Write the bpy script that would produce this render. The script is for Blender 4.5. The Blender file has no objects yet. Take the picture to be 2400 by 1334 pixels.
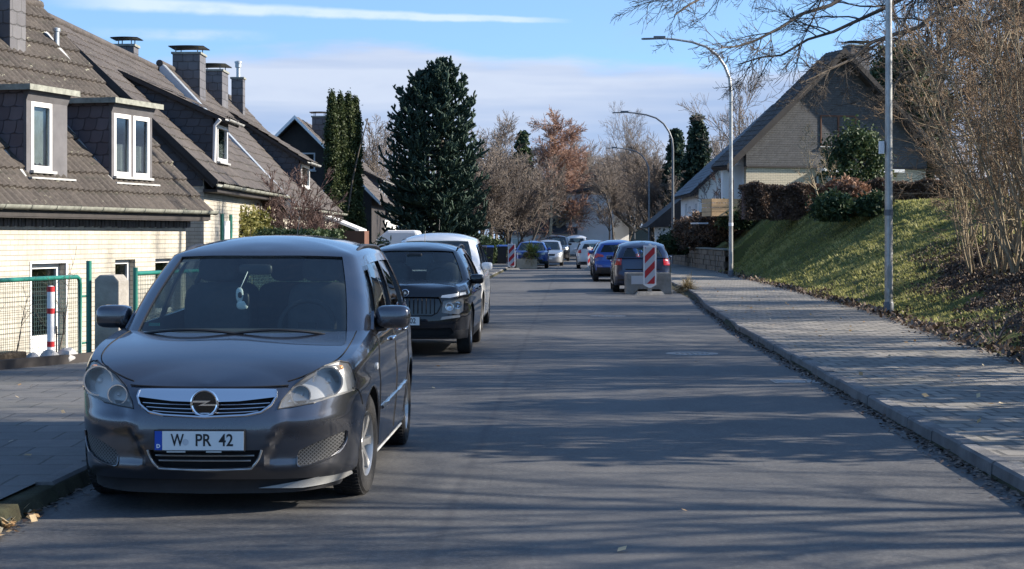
import bpy, bmesh, math, random
import numpy as np
from mathutils import Vector, Matrix
random.seed(7)
RNG = np.random.default_rng(11)
SC = bpy.context.scene
COL = SC.collection
PI = math.pi
RAD = math.radians
F = 4150.0; HOR = 555.0; CH = 1.63          # focal length in photo pixels, horizon row, eye height

# ---------------------------------------------------------------- camera
cd = bpy.data.cameras.new("camera"); cam = bpy.data.objects.new("camera", cd); COL.objects.link(cam)
cd.sensor_width = 36; cd.lens = F/2400*36; cd.shift_y = -(667-HOR)/2400
cd.clip_end = 3000; cd.clip_start = 0.1
cam.location = (0, 0, CH); cam.rotation_euler = (RAD(90), 0, 0)
SC.camera = cam
# ---------------------------------------------------------------- light
SUN_AZ, SUN_EL = RAD(86), RAD(27)            # azimuth clockwise from +Y
sd = bpy.data.lights.new("sun", 'SUN'); sun = bpy.data.objects.new("sun", sd); COL.objects.link(sun)
sd.energy = 5.0; sd.angle = RAD(0.5); sd.color = (1.0, 0.91, 0.78)
sv = Vector((math.sin(SUN_AZ)*math.cos(SUN_EL), math.cos(SUN_AZ)*math.cos(SUN_EL), math.sin(SUN_EL)))
sun.rotation_euler = sv.to_track_quat('Z', 'Y').to_euler()
SC.view_settings.view_transform = 'Standard'; SC.view_settings.look = 'None'
SC.view_settings.exposure = 1.06; SC.view_settings.gamma = 1
SC.cycles.use_denoising = True
SC.cycles.max_bounces = 6; SC.cycles.transparent_max_bounces = 12
SC.cycles.diffuse_bounces = 2; SC.cycles.glossy_bounces = 3; SC.cycles.transmission_bounces = 4
SC.cycles.caustics_reflective = False; SC.cycles.caustics_refractive = False

# ---------------------------------------------------------------- node helper
def schlick(t, ior):
    g = t.n.new('ShaderNodeNewGeometry'); vm = t.n.new('ShaderNodeVectorMath'); vm.operation = 'DOT_PRODUCT'
    t.l.new(g.outputs['Incoming'], vm.inputs[0]); t.l.new(g.outputs['Normal'], vm.inputs[1]); f0 = ((ior-1)/(ior+1))**2
    c = t.math('SUBTRACT', 1.0, t.math('ABSOLUTE', vm.outputs['Value']), clamp=True)
    return t.math('ADD', f0, t.math('MULTIPLY', t.math('POWER', c, 5.0), 1-f0))
class NT:
    def __init__(s, nt): s.nt = nt; s.n = nt.nodes; s.l = nt.links
    def node(s, t, **kw):
        n = s.n.new(t)
        for k, v in kw.items():
            if k == 'inp':
                for kk, vv in v.items():
                    if isinstance(vv, bpy.types.NodeSocket): s.l.new(vv, n.inputs[kk])
                    else: n.inputs[kk].default_value = vv
            else: setattr(n, k, v)
        return n
    def math(s, op, a, b=0.0, c=None, clamp=False):
        n = s.n.new('ShaderNodeMath'); n.operation = op; n.use_clamp = clamp
        for i, v in enumerate((a, b) if c is None else (a, b, c)):
            if isinstance(v, bpy.types.NodeSocket): s.l.new(v, n.inputs[i])
            else: n.inputs[i].default_value = v
        return n.outputs[0]
    def mix(s, f, a, b, blend='MIX'):
        n = s.n.new('ShaderNodeMix'); n.data_type = 'RGBA'; n.blend_type = blend
        for i, v in ((0, f), (6, a), (7, b)):
            if isinstance(v, bpy.types.NodeSocket): s.l.new(v, n.inputs[i])
            else: n.inputs[i].default_value = v if i == 0 else (tuple(v)+(1,))[:4]
        return n.outputs[2]
    def ramp(s, f, stops):
        n = s.n.new('ShaderNodeValToRGB'); s.l.new(f, n.inputs[0]); e = n.color_ramp.elements
        while len(e) < len(stops): e.new(0.5)
        for el, (p, c) in zip(e, stops):
            el.position = p; el.color = (c, c, c, 1) if isinstance(c, (int, float)) else tuple(c)+(1,)
        return n.outputs[0]
    def mapr(s, f, a, b, c=0.0, d=1.0, smooth=False):
        n = s.n.new('ShaderNodeMapRange'); s.l.new(f, n.inputs[0])
        if smooth: n.interpolation_type = 'SMOOTHSTEP'
        for i, v in enumerate((a, b, c, d)): n.inputs[i+1].default_value = v
        return n.outputs[0]
    def noise(s, vec, scale, detail=4, rough=0.55, dist=0.0):
        n = s.n.new('ShaderNodeTexNoise'); n.inputs['Scale'].default_value = scale
        n.inputs['Detail'].default_value = detail; n.inputs['Roughness'].default_value = rough
        n.inputs['Distortion'].default_value = dist
        if vec is not None: s.l.new(vec, n.inputs['Vector'])
        return n.outputs[0]
    def scale(s, vec, sc, loc=(0, 0, 0)):
        n = s.n.new('ShaderNodeMapping'); s.l.new(vec, n.inputs[0]); n.inputs['Scale'].default_value = sc
        n.inputs['Location'].default_value = loc
        return n.outputs[0]
    def bump(s, h, strength=0.3, dist=0.01, nrm=None):
        n = s.n.new('ShaderNodeBump'); n.inputs['Strength'].default_value = strength
        n.inputs['Distance'].default_value = dist; s.l.new(h, n.inputs['Height'])
        if nrm: s.l.new(nrm, n.inputs['Normal'])
        return n.outputs[0]

# ---------------------------------------------------------------- world
w = bpy.data.worlds.new("World"); SC.world = w; w.use_nodes = True
T = NT(w.node_tree); T.n.clear()
tc = T.node('ShaderNodeTexCoord').outputs['Generated']
sky = T.node('ShaderNodeTexSky', sky_type='NISHITA', sun_disc=False, sun_elevation=SUN_EL, sun_rotation=SUN_AZ,
             air_density=1.0, dust_density=0.4, ozone_density=2.0, altitude=100)
sp = T.node('ShaderNodeSeparateXYZ', inp={0: tc}).outputs
hor = T.math('SQRT', T.math('ADD', T.math('MULTIPLY', sp[0], sp[0]), T.math('MULTIPLY', sp[1], sp[1])))
el = T.math('DIVIDE', sp[2], T.math('MAXIMUM', hor, 0.05))
az = T.math('ARCTAN2', sp[0], sp[1])
# clearer, deeper air low down: the sky is sampled somewhat higher than the view direction
zz = T.math('ADD', T.math('MULTIPLY', T.math('MAXIMUM', sp[2], 0.0), 1.35), 0.16)
cv = T.node('ShaderNodeCombineXYZ', inp={0: sp[0], 1: sp[1], 2: zz}).outputs[0]
nv = T.node('ShaderNodeVectorMath', operation='NORMALIZE', inp={0: cv}).outputs[0]
T.l.new(nv, sky.inputs[0])
blue = T.mix(1.0, sky.outputs[0], (1.08, 1.22, 1.30), 'MULTIPLY')
pv = T.node('ShaderNodeCombineXYZ', inp={0: az, 1: el, 2: 0.0}).outputs[0]
n1 = T.noise(T.scale(pv, (5, 22, 1), (3.1, 1.7, 0)), 1.6, 5, 0.55)
n2 = T.noise(T.scale(pv, (2.6, 30, 1), (7.3, 0.2, 0)), 1.2, 4, 0.5)
n3 = T.noise(T.scale(pv, (18, 40, 1)), 2.0, 5, 0.6)
# cloud bank: below about el 0.1
edge = T.math('ADD', el, T.math('MULTIPLY', T.math('SUBTRACT', n1, 0.5), 0.035))
edge = T.math('ADD', edge, T.math('MULTIPLY', T.math('ABSOLUTE', T.math('ADD', az, 0.08)), 0.05))
bank = T.mapr(edge, 0.0985, 0.109, 1.0, 0.0, True)
bank = T.math('MULTIPLY', bank, T.mapr(n2, 0.30, 0.60, 0.80, 0.97))
bank = T.math('MULTIPLY', bank, T.mapr(el, 0.0, 0.03, 0.75, 1.0))
SK = 1/0.108/1.88
lil = tuple(c*SK for c in (0.39, 0.49, 0.71)); whi = tuple(c*SK for c in (0.62, 0.70, 0.86)); low = tuple(c*SK for c in (0.33, 0.43, 0.68))
cc = T.mix(T.mapr(n2, 0.42, 0.62), lil, whi)
cc = T.mix(T.mapr(el, 0.015, 0.055, 0.75, 0.0, True), cc, low)
cc = T.mix(T.math('MULTIPLY', T.mapr(az, 0.03, 0.13, 0.0, 1.0, True), T.mapr(el, 0.03, 0.06, 1.0, 0.0, True)), cc, tuple(c*SK for c in (0.62, 0.68, 0.82)))
col = T.mix(bank, blue, cc)
# thin veils above
veil = T.math('MULTIPLY', T.mapr(n1, 0.5, 0.75, 0, 0.35), T.mapr(n3, 0.4, 0.7, 0.2, 1.0))
col = T.mix(veil, col, lil)
# contrail: a long thin band
ce = T.math('SUBTRACT', el, T.math('ADD', T.math('MULTIPLY', az, -0.028), 0.1228))
ce = T.math('ADD', ce, T.math('MULTIPLY', T.math('SUBTRACT', n3, 0.5), 0.0035))
wd = T.mapr(az, -0.24, 0.03, 0.0052, 0.0016)
band = T.mapr(T.math('DIVIDE', T.math('ABSOLUTE', ce), wd), 0.35, 1.15, 0.85, 0.0, True)
band = T.math('MULTIPLY', band, T.math('MULTIPLY', T.mapr(az, -0.26, -0.21), T.mapr(az, 0.0, 0.035, 1.0, 0.0)))
band = T.math('MULTIPLY', band, T.mapr(n3, 0.25, 0.55, 0.55, 1.0))
col = T.mix(band, col, tuple(c*SK for c in (0.72, 0.85, 0.98)))
# second paler streak lower left
ce2 = T.math('ABSOLUTE', T.math('SUBTRACT', el, 0.112))
b2 = T.math('MULTIPLY', T.mapr(ce2, 0.001, 0.0045, 0.6, 0.0, True), T.math('MULTIPLY', T.mapr(az, -0.24, -0.2), T.mapr(az, -0.17, -0.13, 1, 0)))
col = T.mix(T.math('MULTIPLY', b2, T.mapr(n3, 0.3, 0.6)), col, tuple(c*SK for c in (0.62, 0.76, 0.95)))
bg = T.node('ShaderNodeBackground', inp={'Color': col, 'Strength': 0.108})
T.l.new(bg.outputs[0], T.node('ShaderNodeOutputWorld').inputs[0])

# ---------------------------------------------------------------- materials
MATS = {}
def mat(name, color=(0.5, 0.5, 0.5), rough=0.6, metal=0.0, coat=0.0, var=0.0, vscale=3.0, bump=0.0, bscale=60.0, spec=0.5, emit=None, sheen=0.0, trans=0.0):
    if name in MATS: return MATS[name]
    m = bpy.data.materials.new(name); m.use_nodes = True; t = NT(m.node_tree)
    b = t.n['Principled BSDF']; b.inputs['Base Color'].default_value = (*color, 1)
    b.inputs['Roughness'].default_value = rough; b.inputs['Metallic'].default_value = metal
    b.inputs['Coat Weight'].default_value = coat; b.inputs['Coat Roughness'].default_value = 0.04
    b.inputs['Specular IOR Level'].default_value = spec
    if var or bump:
        oc = t.node('ShaderNodeTexCoord').outputs['Object']
        if var:
            n = t.noise(oc, vscale, 6, 0.6)
            c = t.mix(t.mapr(n, 0.3, 0.7), tuple(x*(1-var) for x in color), tuple(min(1, x*(1+var)) for x in color))
            t.l.new(c, b.inputs['Base Color'])
        if bump:
            t.l.new(t.bump(t.noise(oc, bscale, 5, 0.6), bump, 0.02), b.inputs['Normal'])
    MATS[name] = m; return m

def nodemat(name):
    m = bpy.data.materials.new(name); m.use_nodes = True; t = NT(m.node_tree); MATS[name] = m
    return m, t, t.n['Principled BSDF'], t.node('ShaderNodeTexCoord').outputs

def m_asphalt():
    m, t, b, c = nodemat('asphalt'); o = c['Object']
    big = t.noise(t.scale(o, (1, .35, 1)), 0.9, 6, 0.65)
    mid = t.noise(o, 7, 6, 0.6); fine = t.noise(o, 160, 3, 0.7); sp = t.noise(o, 55, 2, 0.5)
    col = t.mix(t.mapr(big, 0.32, 0.68), (0.034, 0.035, 0.039), (0.078, 0.078, 0.079))
    m2 = t.noise(t.scale(o, (1, .5, 1)), 3.2, 8, 0.72); col = t.mix(t.mapr(m2, 0.45, 0.62, 0, 0.5), col, (0.115, 0.112, 0.108)); col = t.mix(t.mapr(m2, 0.42, 0.30, 0, 0.45), col, (0.028, 0.028, 0.03))  # coarse and fine mottling, partly dappled sunlight painted into the asphalt colour
    g2 = t.noise(o, 30, 4, 0.75); col = t.mix(t.mapr(g2, 0.5, 0.68, 0, 0.55), col, (0.19, 0.185, 0.175)); col = t.mix(t.mapr(g2, 0.46, 0.34, 0, 0.5), col, (0.022, 0.022, 0.024))
    col = t.mix(t.mapr(fine, 0.35, 0.7, 0, 0.5), col, (0.16, 0.155, 0.15))
    col = t.mix(t.mapr(sp, 0.68, 0.74, 0, 0.5), col, (0.26, 0.25, 0.24))
    # wheel-worn lanes and tar seams along the road
    se = t.node('ShaderNodeSeparateXYZ', inp={0: o}).outputs
    lx = t.math('SUBTRACT', se[0], t.math('MULTIPLY', se[1], 0.0337))
    lx = t.math('ADD', lx, t.math('MULTIPLY', t.math('SUBTRACT', big, 0.5), 0.10))
    seam = t.mapr(t.math('ABSOLUTE', t.math('SUBTRACT', lx, -0.72)), 0.01, 0.05, 0.35, 0.0)
    col = t.mix(seam, col, (0.035, 0.035, 0.038))
    lane = t.mapr(t.math('ABSOLUTE', t.math('SUBTRACT', lx, 0.35)), 0.1, 0.75, 0.28, 0.0, True)
    col = t.mix(lane, col, (0.14, 0.135, 0.13))
    vo = t.node('ShaderNodeTexVoronoi', feature='DISTANCE_TO_EDGE', inp={'Vector': t.scale(o, (0.45, 0.16, 1)), 'Scale': 1.0})
    cr = t.math('MULTIPLY', t.mapr(t.math('ADD', vo.outputs['Distance'], t.math('MULTIPLY', mid, 0.02)), 0.008, 0.014, 1.0, 0.0), t.mapr(big, 0.5, 0.6))
    col = t.mix(t.math('MULTIPLY', cr, 0.5), col, (0.03, 0.03, 0.03))
    t.l.new(col, b.inputs['Base Color']); b.inputs['Roughness'].default_value = 0.72
    b.inputs['Specular IOR Level'].default_value = 0.35
    t.l.new(t.bump(t.math('ADD', fine, t.math('MULTIPLY', mid, 1.5)), 0.5, 0.006), b.inputs['Normal'])
    return m

def m_paving(name, w, h, c1, c2, mortar, ang=0.0, bump=0.4, moss=0.25, ms=0.012):
    m, t, b, c = nodemat(name)
    mp = t.n.new('ShaderNodeMapping'); t.l.new(c['Object'], mp.inputs[0]); mp.inputs['Rotation'].default_value = (0, 0, ang)
    o = mp.outputs[0]
    wob = t.noise(o, 1.2, 2)
    ov = t.node('ShaderNodeVectorMath', operation='ADD', inp={0: o}); 
    cmb = t.node('ShaderNodeCombineXYZ', inp={0: t.math('MULTIPLY', wob, 0.05), 1: t.math('MULTIPLY', wob, 0.07), 2: 0.0}).outputs[0]
    t.l.new(cmb, ov.inputs[1])
    br = t.node('ShaderNodeTexBrick', inp={'Vector': ov.outputs[0], 'Color1': (*c1, 1), 'Color2': (*c2, 1), 'Mortar': (*mortar, 1), 'Scale': 1.0,
                'Mortar Size': ms, 'Mortar Smooth': 0.3, 'Brick Width': w, 'Row Height': h, 'Bias': 0.0})
    n = t.noise(o, 5, 6, 0.65); n2 = t.noise(o, 90, 3, 0.7); n3 = t.noise(o, 0.7, 5, 0.6)
    col = t.mix(t.mapr(n, 0.35, 0.7, 0, 0.6), br.outputs[0], tuple(x*0.6 for x in c1), 'MIX')
    col = t.mix(t.mapr(n2, 0.4, 0.75, 0, 0.4), col, tuple(min(1, x*1.6) for x in c2))
    col = t.mix(t.mapr(n3, 0.5, 0.7, 0, moss), col, (0.05, 0.055, 0.03))
    t.l.new(col, b.inputs['Base Color']); b.inputs['Roughness'].default_value = 0.8
    hgt = t.math('ADD', t.math('MULTIPLY', br.outputs['Fac'], -1.0), t.math('MULTIPLY', n2, 0.25))
    t.l.new(t.bump(hgt, bump, 0.012), b.inputs['Normal'])
    return m

def m_brick(name, c1, c2, mortar, w=0.25, h=0.083, ms=0.008, dirt=0.3):
    m, t, b, c = nodemat(name); o = c['UV']
    br = t.node('ShaderNodeTexBrick', inp={'Vector': o, 'Color1': (*c1, 1), 'Color2': (*c2, 1), 'Mortar': (*mortar, 1), 'Scale': 1.0,
                'Mortar Size': ms, 'Mortar Smooth': 0.1, 'Brick Width': w, 'Row Height': h, 'Bias': -0.1})
    n = t.noise(o, 1.3, 6, 0.6); n2 = t.noise(o, 40, 4, 0.6)
    fy = t.math('FRACT', t.math('DIVIDE', t.node('ShaderNodeSeparateXYZ', inp={0: o}).outputs[1], h))
    course_shade = t.mapr(fy, 0.0, 0.20, 1.0, 0.0, True); run = t.noise(t.scale(o, (5, .5, 1)), 1.5, 5, 0.6)  # dark line on every course: shadow of the tilted bricks, painted in
    col = t.mix(t.mapr(n, 0.4, 0.75, 0, dirt), br.outputs[0], tuple(x*0.45 for x in c1))
    col = t.mix(t.mapr(run, 0.5, 0.75, 0, dirt), col, tuple(x*0.5 for x in c2))
    col = t.mix(t.math('MULTIPLY', course_shade, t.mapr(n2, 0.3, 0.6, 0.35, 0.85)), col, tuple(x*0.22 for x in c1))
    col = t.mix(t.mapr(n2, 0.4, 0.8, 0, 0.25), col, tuple(x*0.6 for x in c2))
    t.l.new(col, b.inputs['Base Color']); b.inputs['Roughness'].default_value = 0.85
    t.l.new(t.bump(t.math('ADD', t.math('MULTIPLY', br.outputs['Fac'], -1.0), t.math('MULTIPLY', n2, 0.4)), 0.6, 0.008), b.inputs['Normal'])
    return m

def m_slate(name, c1, c2, line, w=0.3, h=0.18, rough=0.55, fish=True):
    """wall slates: offset rows with rounded lower edges"""
    m, t, b, c = nodemat(name); o = c['UV']
    s = t.node('ShaderNodeSeparateXYZ', inp={0: o}).outputs
    row = t.math('FLOOR', t.math('DIVIDE', s[1], h)); fy = t.math('FRACT', t.math('DIVIDE', s[1], h))
    bowx = t.math('MULTIPLY', t.math('MULTIPLY', t.math('SUBTRACT', 1.0, fy), t.math('SUBTRACT', 1.0, fy)), 0.25 if fish else 0.0)
    ux = t.math('ADD', t.math('ADD', t.math('DIVIDE', s[0], w), t.math('MULTIPLY', t.math('MODULO', row, 2.0), 0.5)), bowx)
    fx = t.math('FRACT', ux); cx = t.math('FLOOR', ux)
    l1 = t.mapr(t.math('MINIMUM', fx, t.math('SUBTRACT', 1.0, fx)), 0.0, 0.06, 1.0, 0.0)
    bow = t.math('MULTIPLY', t.math('MULTIPLY', t.math('SUBTRACT', fx, 0.5), t.math('SUBTRACT', fx, 0.5)), 0.5)
    l2 = t.mapr(t.math('ABSOLUTE', t.math('SUBTRACT', fy, bow)), 0.0, 0.09, 1.0, 0.0)
    ln = t.math('MAXIMUM', l1, l2)
    wn = t.node('ShaderNodeTexWhiteNoise', noise_dimensions='2D', inp={0: t.node('ShaderNodeCombineXYZ', inp={0: cx, 1: row, 2: 0.0}).outputs[0]}).outputs[0]
    n = t.noise(o, 3, 5, 0.6)
    col = t.mix(wn, c1, c2); col = t.mix(t.mapr(n, 0.35, 0.7, 0, 0.4), col, tuple(x*0.6 for x in c1)); col = t.mix(t.math('MULTIPLY', ln, 0.85), col, line)
    t.l.new(col, b.inputs['Base Color']); b.inputs['Roughness'].default_value = rough
    hh = t.math('SUBTRACT', t.math('SUBTRACT', 1.0, fy), t.math('MULTIPLY', ln, 0.8))
    t.l.new(t.bump(hh, 0.7, 0.012), b.inputs['Normal'])
    return m

def m_roof(name, c1, c2, moss=0.4, rough=0.8):
    m, t, b, c = nodemat(name); o = c['UV']; s = t.node('ShaderNodeSeparateXYZ', inp={0: o}).outputs
    cx = t.math('FLOOR', t.math('DIVIDE', s[0], 0.30)); cy = t.math('FLOOR', t.math('DIVIDE', s[1], 0.36))
    wn = t.node('ShaderNodeTexWhiteNoise', noise_dimensions='2D', inp={0: t.node('ShaderNodeCombineXYZ', inp={0: cx, 1: cy, 2: 0.0}).outputs[0]}).outputs[0]
    n = t.noise(t.scale(o, (1, .35, 1)), 3.0, 8, 0.7); n2 = t.noise(o, 14, 6, 0.7); n3 = t.noise(o, 2.2, 4, 0.6)
    col = t.mix(wn, c1, c2); col = t.mix(t.mapr(n, 0.38, 0.68, 0, 0.7), col, tuple(x*0.42 for x in c1))
    col = t.mix(t.mapr(n2, 0.45, 0.7, 0, 0.55), col, tuple(x*1.5 for x in c2))
    lich = t.math('MULTIPLY', t.mapr(t.noise(o, 9, 5, 0.7), 0.60, 0.66), t.mapr(n3, 0.46, 0.58))
    col = t.mix(t.math('MULTIPLY', lich, moss), col, (0.34, 0.33, 0.24))
    fy = t.math('FRACT', t.math('DIVIDE', s[1], 0.36))
    mo = t.math('MULTIPLY', t.mapr(n3, 0.42, 0.6), t.math('MULTIPLY', t.mapr(fy, 0.0, 0.22, 1.0, 0.0), t.mapr(n2, 0.42, 0.5)))
    col = t.mix(t.math('MULTIPLY', mo, min(1, moss*2)), col, (0.022, 0.022, 0.013))
    t.l.new(col, b.inputs['Base Color']); b.inputs['Roughness'].default_value = rough
    t.l.new(t.bump(t.math('ADD', n2, n), 0.5, 0.02), b.inputs['Normal'])
    return m

def m_ground(name, cols, s1=1.0, rough=0.95, bmp=0.6):
    m, t, b, c = nodemat(name); o = c['Object']
    n = t.noise(o, s1, 6, 0.65); n2 = t.noise(o, s1*9, 6, 0.7)
    col = t.mix(t.mapr(n, 0.35, 0.65), cols[0], cols[1]); col = t.mix(t.mapr(n2, 0.4, 0.7), col, cols[2])
    t.l.new(col, b.inputs['Base Color']); b.inputs['Roughness'].default_value = rough; b.inputs['Specular IOR Level'].default_value = 0.15
    t.l.new(t.bump(n2, bmp, 0.05), b.inputs['Normal'])
    return m

def m_leaf(name, c1, c2, c3=None, trans=0.25, rough=0.6):
    """per-leaf colour from a face attribute 'v'"""
    m, t, b, c = nodemat(name)
    a = t.node('ShaderNodeAttribute', attribute_name='v').outputs['Fac']
    col = t.ramp(a, [(0.0, c1), (0.6, c2), (1.0, c3 or c2)])
    t.l.new(col, b.inputs['Base Color']); b.inputs['Roughness'].default_value = rough; b.inputs['Specular IOR Level'].default_value = 0.3
    if trans:
        tr = t.node('ShaderNodeBsdfTranslucent', inp={'Color': col}); mx = t.node('ShaderNodeMixShader', inp={0: trans, 1: b.outputs[0], 2: tr.outputs[0]})
        t.l.new(mx.outputs[0], t.n['Material Output'].inputs[0])
    return m

def m_glass(name, tint, rough=0.0, ior=1.5):
    m = bpy.data.materials.new(name); m.use_nodes = True; t = NT(m.node_tree); t.n.clear(); MATS[name] = m
    tr = t.node('ShaderNodeBsdfTransparent', inp={'Color': (*tint, 1)})
    gl = t.node('ShaderNodeBsdfGlossy', inp={'Color': (1, 1, 1, 1), 'Roughness': rough})
    mx = t.node('ShaderNodeMixShader', inp={0: schlick(t, ior), 1: tr.outputs[0], 2: gl.outputs[0]})
    t.l.new(mx.outputs[0], t.node('ShaderNodeOutputMaterial').inputs[0])
    return m

m_asphalt()
m_paving('slab_paving', 0.50, 0.50, (0.10, 0.10, 0.10), (0.15, 0.145, 0.14), (0.035, 0.034, 0.03), -0.0337, 0.4, 0.3, 0.012)
m_paving('footway_paving', 0.30, 0.30, (0.13, 0.122, 0.112), (0.29, 0.265, 0.23), (0.035, 0.035, 0.03), -0.0337+RAD(0), 0.7, 0.3, 0.022)
m_brick('cream_brick', (0.56, 0.52, 0.44), (0.47, 0.435, 0.365), (0.38, 0.35, 0.29), dirt=0.5)
m_brick('yellow_brick', (0.68, 0.60, 0.45), (0.60, 0.53, 0.40), (0.30, 0.27, 0.21), dirt=0.2)
m_brick('render_house', (0.52, 0.46, 0.36), (0.52, 0.46, 0.36), (0.50, 0.44, 0.35), dirt=0.15)
m_slate('slate_scales', (0.085, 0.074, 0.088), (0.13, 0.115, 0.13), (0.008, 0.007, 0.010), 0.24, 0.22)
m_slate('slate_gable', (0.040, 0.045, 0.058), (0.065, 0.07, 0.085), (0.014, 0.015, 0.02), 0.30, 0.19)
m_slate('slate_grey', (0.052, 0.053, 0.057), (0.082, 0.083, 0.087), (0.055, 0.055, 0.055), 0.17, 0.11, 0.6)
m_slate('slate_chimney', (0.10, 0.095, 0.10), (0.14, 0.135, 0.14), (0.03, 0.03, 0.03), 0.3, 0.25, 0.6, False)
m_roof('old_tiles', (0.046, 0.037, 0.031), (0.080, 0.066, 0.055), 1.0)
m_roof('brown_tiles', (0.056, 0.046, 0.041), (0.088, 0.074, 0.066), 0.4)
m_roof('dark_tiles', (0.045, 0.05, 0.06), (0.08, 0.085, 0.10), 0.05, 0.5)
m_ground('lawn_soil', [(0.14, 0.155, 0.04), (0.085, 0.095, 0.028), (0.08, 0.07, 0.035)], 0.9)
m_ground('garden_soil', [(0.05, 0.055, 0.03), (0.08, 0.07, 0.045), (0.035, 0.03, 0.02)], 0.5)
m_ground('leaf_mould', [(0.075, 0.052, 0.040), (0.045, 0.032, 0.025), (0.12, 0.085, 0.062)], 2.5)
m_ground('earth', [(0.07, 0.055, 0.04), (0.04, 0.032, 0.025), (0.11, 0.09, 0.07)], 2.0)
m_glass('window_glass', (0.62, 0.66, 0.66), 0.02, 1.6)
m_glass('car_glass', (0.66, 0.76, 0.73), 0.0, 1.7)
m_glass('tinted_glass', (0.30, 0.34, 0.33), 0.0, 1.52)
m_glass('lens_glass', (0.93, 0.94, 0.93), 0.0, 1.4)
def _lens():
    m = bpy.data.materials.new('hazy_lens'); m.use_nodes = True; t = NT(m.node_tree); t.n.clear(); MATS['hazy_lens'] = m
    tr = t.node('ShaderNodeBsdfTransparent', inp={'Color': (.95, .95, .94, 1)}); df = t.node('ShaderNodeBsdfDiffuse', inp={'Color': (.50, .50, .49, 1)}); gl = t.node('ShaderNodeBsdfGlossy', inp={'Roughness': .06})
    n = t.noise(t.node('ShaderNodeTexCoord').outputs['Object'], 9, 4); m1 = t.node('ShaderNodeMixShader', inp={0: t.mapr(n, .3, .7, .16, .26), 1: tr.outputs[0], 2: df.outputs[0]}); m2 = t.node('ShaderNodeMixShader', inp={0: schlick(t, 1.45), 1: m1.outputs[0], 2: gl.outputs[0]}); t.l.new(m2.outputs[0], t.node('ShaderNodeOutputMaterial').inputs[0])
_lens()
mat('white_paint', (0.80, 0.79, 0.77), 0.45, var=0.06)
mat('white_render', (0.76, 0.76, 0.75), 0.85, var=0.08, vscale=0.8)
mat('grey_metal', (0.42, 0.45, 0.47), 0.45, metal=0.6, var=0.2, vscale=6)
mat('zinc', (0.50, 0.50, 0.48), 0.5, metal=0.4, var=0.3, vscale=3)
mat('moss_zinc', (0.23, 0.235, 0.20), 0.8, var=0.35, vscale=9)
mat('dark_wood', (0.03, 0.025, 0.024), 0.7, var=0.3)
mat('slate_trim', (0.11, 0.105, 0.11), 0.7, var=0.2, vscale=4)
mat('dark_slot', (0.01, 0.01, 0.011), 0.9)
mat('green_paint', (0.018, 0.17, 0.13), 0.4, var=0.15)
mat('wire', (0.10, 0.16, 0.14), 0.5, metal=0.3)
mat('concrete', (0.30, 0.28, 0.25), 0.9, var=0.3, vscale=4, bump=0.5, bscale=30)
mat('kerb_stone', (0.155, 0.15, 0.148), 0.85, var=0.35, vscale=3, bump=0.5, bscale=45)
mat('steel_pole', (0.40, 0.40, 0.385), 0.42, metal=0.55, var=0.25, vscale=3.5)
mat('grey_pole', (0.13, 0.14, 0.155), 0.45, metal=0.2, var=0.15, vscale=3)
mat('red_paint', (0.50, 0.02, 0.025), 0.45)
mat('sign_white', (0.82, 0.82, 0.82), 0.45)
mat('sign_grey', (0.55, 0.56, 0.58), 0.5)
mat('stone', (0.42, 0.41, 0.40), 0.9, var=0.25, vscale=6, bump=0.7, bscale=12)
mat('sand_stone', (0.22, 0.175, 0.13), 0.9, var=0.4, vscale=3, bump=0.7, bscale=14)
mat('pale_stone', (0.50, 0.42, 0.31), 0.9, var=0.2, vscale=5, bump=0.5, bscale=20)
mat('pale_wood', (0.55, 0.36, 0.19), 0.6, var=0.15)
mat('brown_wood', (0.13, 0.055, 0.03), 0.7, var=0.3)
mat('bark', (0.095, 0.078, 0.062), 0.9, var=0.35, vscale=6)
mat('bark_pale', (0.30, 0.24, 0.155), 0.85, var=0.4, vscale=3)
mat('twig', (0.13, 0.105, 0.08), 0.9, var=0.3, vscale=0.6)
mat('twig_brown', (0.27, 0.185, 0.115), 0.9, var=0.4, vscale=0.8)
mat('twig_far', (0.205, 0.168, 0.14), 0.95, var=0.2, vscale=0.3)
mat('twig_mauve', (0.12, 0.078, 0.07), 0.95, var=0.3, vscale=1.5)
mat('twig_orange', (0.33, 0.20, 0.145), 0.95, var=0.3, vscale=0.5)
mat('bin_plastic', (0.018, 0.019, 0.022), 0.5)
mat('bin_blue', (0.02, 0.06, 0.22), 0.5)
mat('cast_iron', (0.26, 0.25, 0.24), 0.6, metal=0.2, var=0.4, vscale=25, bump=0.8, bscale=40)
mat('curtain', (0.62, 0.62, 0.60), 0.9, var=0.1, vscale=8)
mat('solar', (0.25, 0.30, 0.38), 0.08, metal=0.3, coat=1.0)
m_leaf('thuja', (0.024, 0.038, 0.014), (0.055, 0.078, 0.028), (0.10, 0.12, 0.048))
m_leaf('araucaria', (0.022, 0.042, 0.030), (0.045, 0.078, 0.055), (0.08, 0.12, 0.08), 0.05)
m_leaf('evergreen', (0.018, 0.038, 0.018), (0.045, 0.075, 0.028), (0.09, 0.12, 0.05), 0.15)
m_leaf('spruce', (0.015, 0.033, 0.022), (0.035, 0.06, 0.038), (0.07, 0.10, 0.06), 0.1)
m_leaf('beech_leaf', (0.13, 0.065, 0.038), (0.28, 0.15, 0.09), (0.45, 0.27, 0.17), 0.2)
m_leaf('hedge_dark', (0.07, 0.045, 0.032), (0.15, 0.10, 0.07), (0.25, 0.17, 0.115), 0.15)
m_leaf('litter', (0.05, 0.034, 0.026), (0.12, 0.082, 0.06), (0.26, 0.20, 0.155), 0.1)
m_leaf('grass_blade', (0.11, 0.115, 0.035), (0.28, 0.285, 0.09), (0.50, 0.47, 0.20), 0.4)
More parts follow.
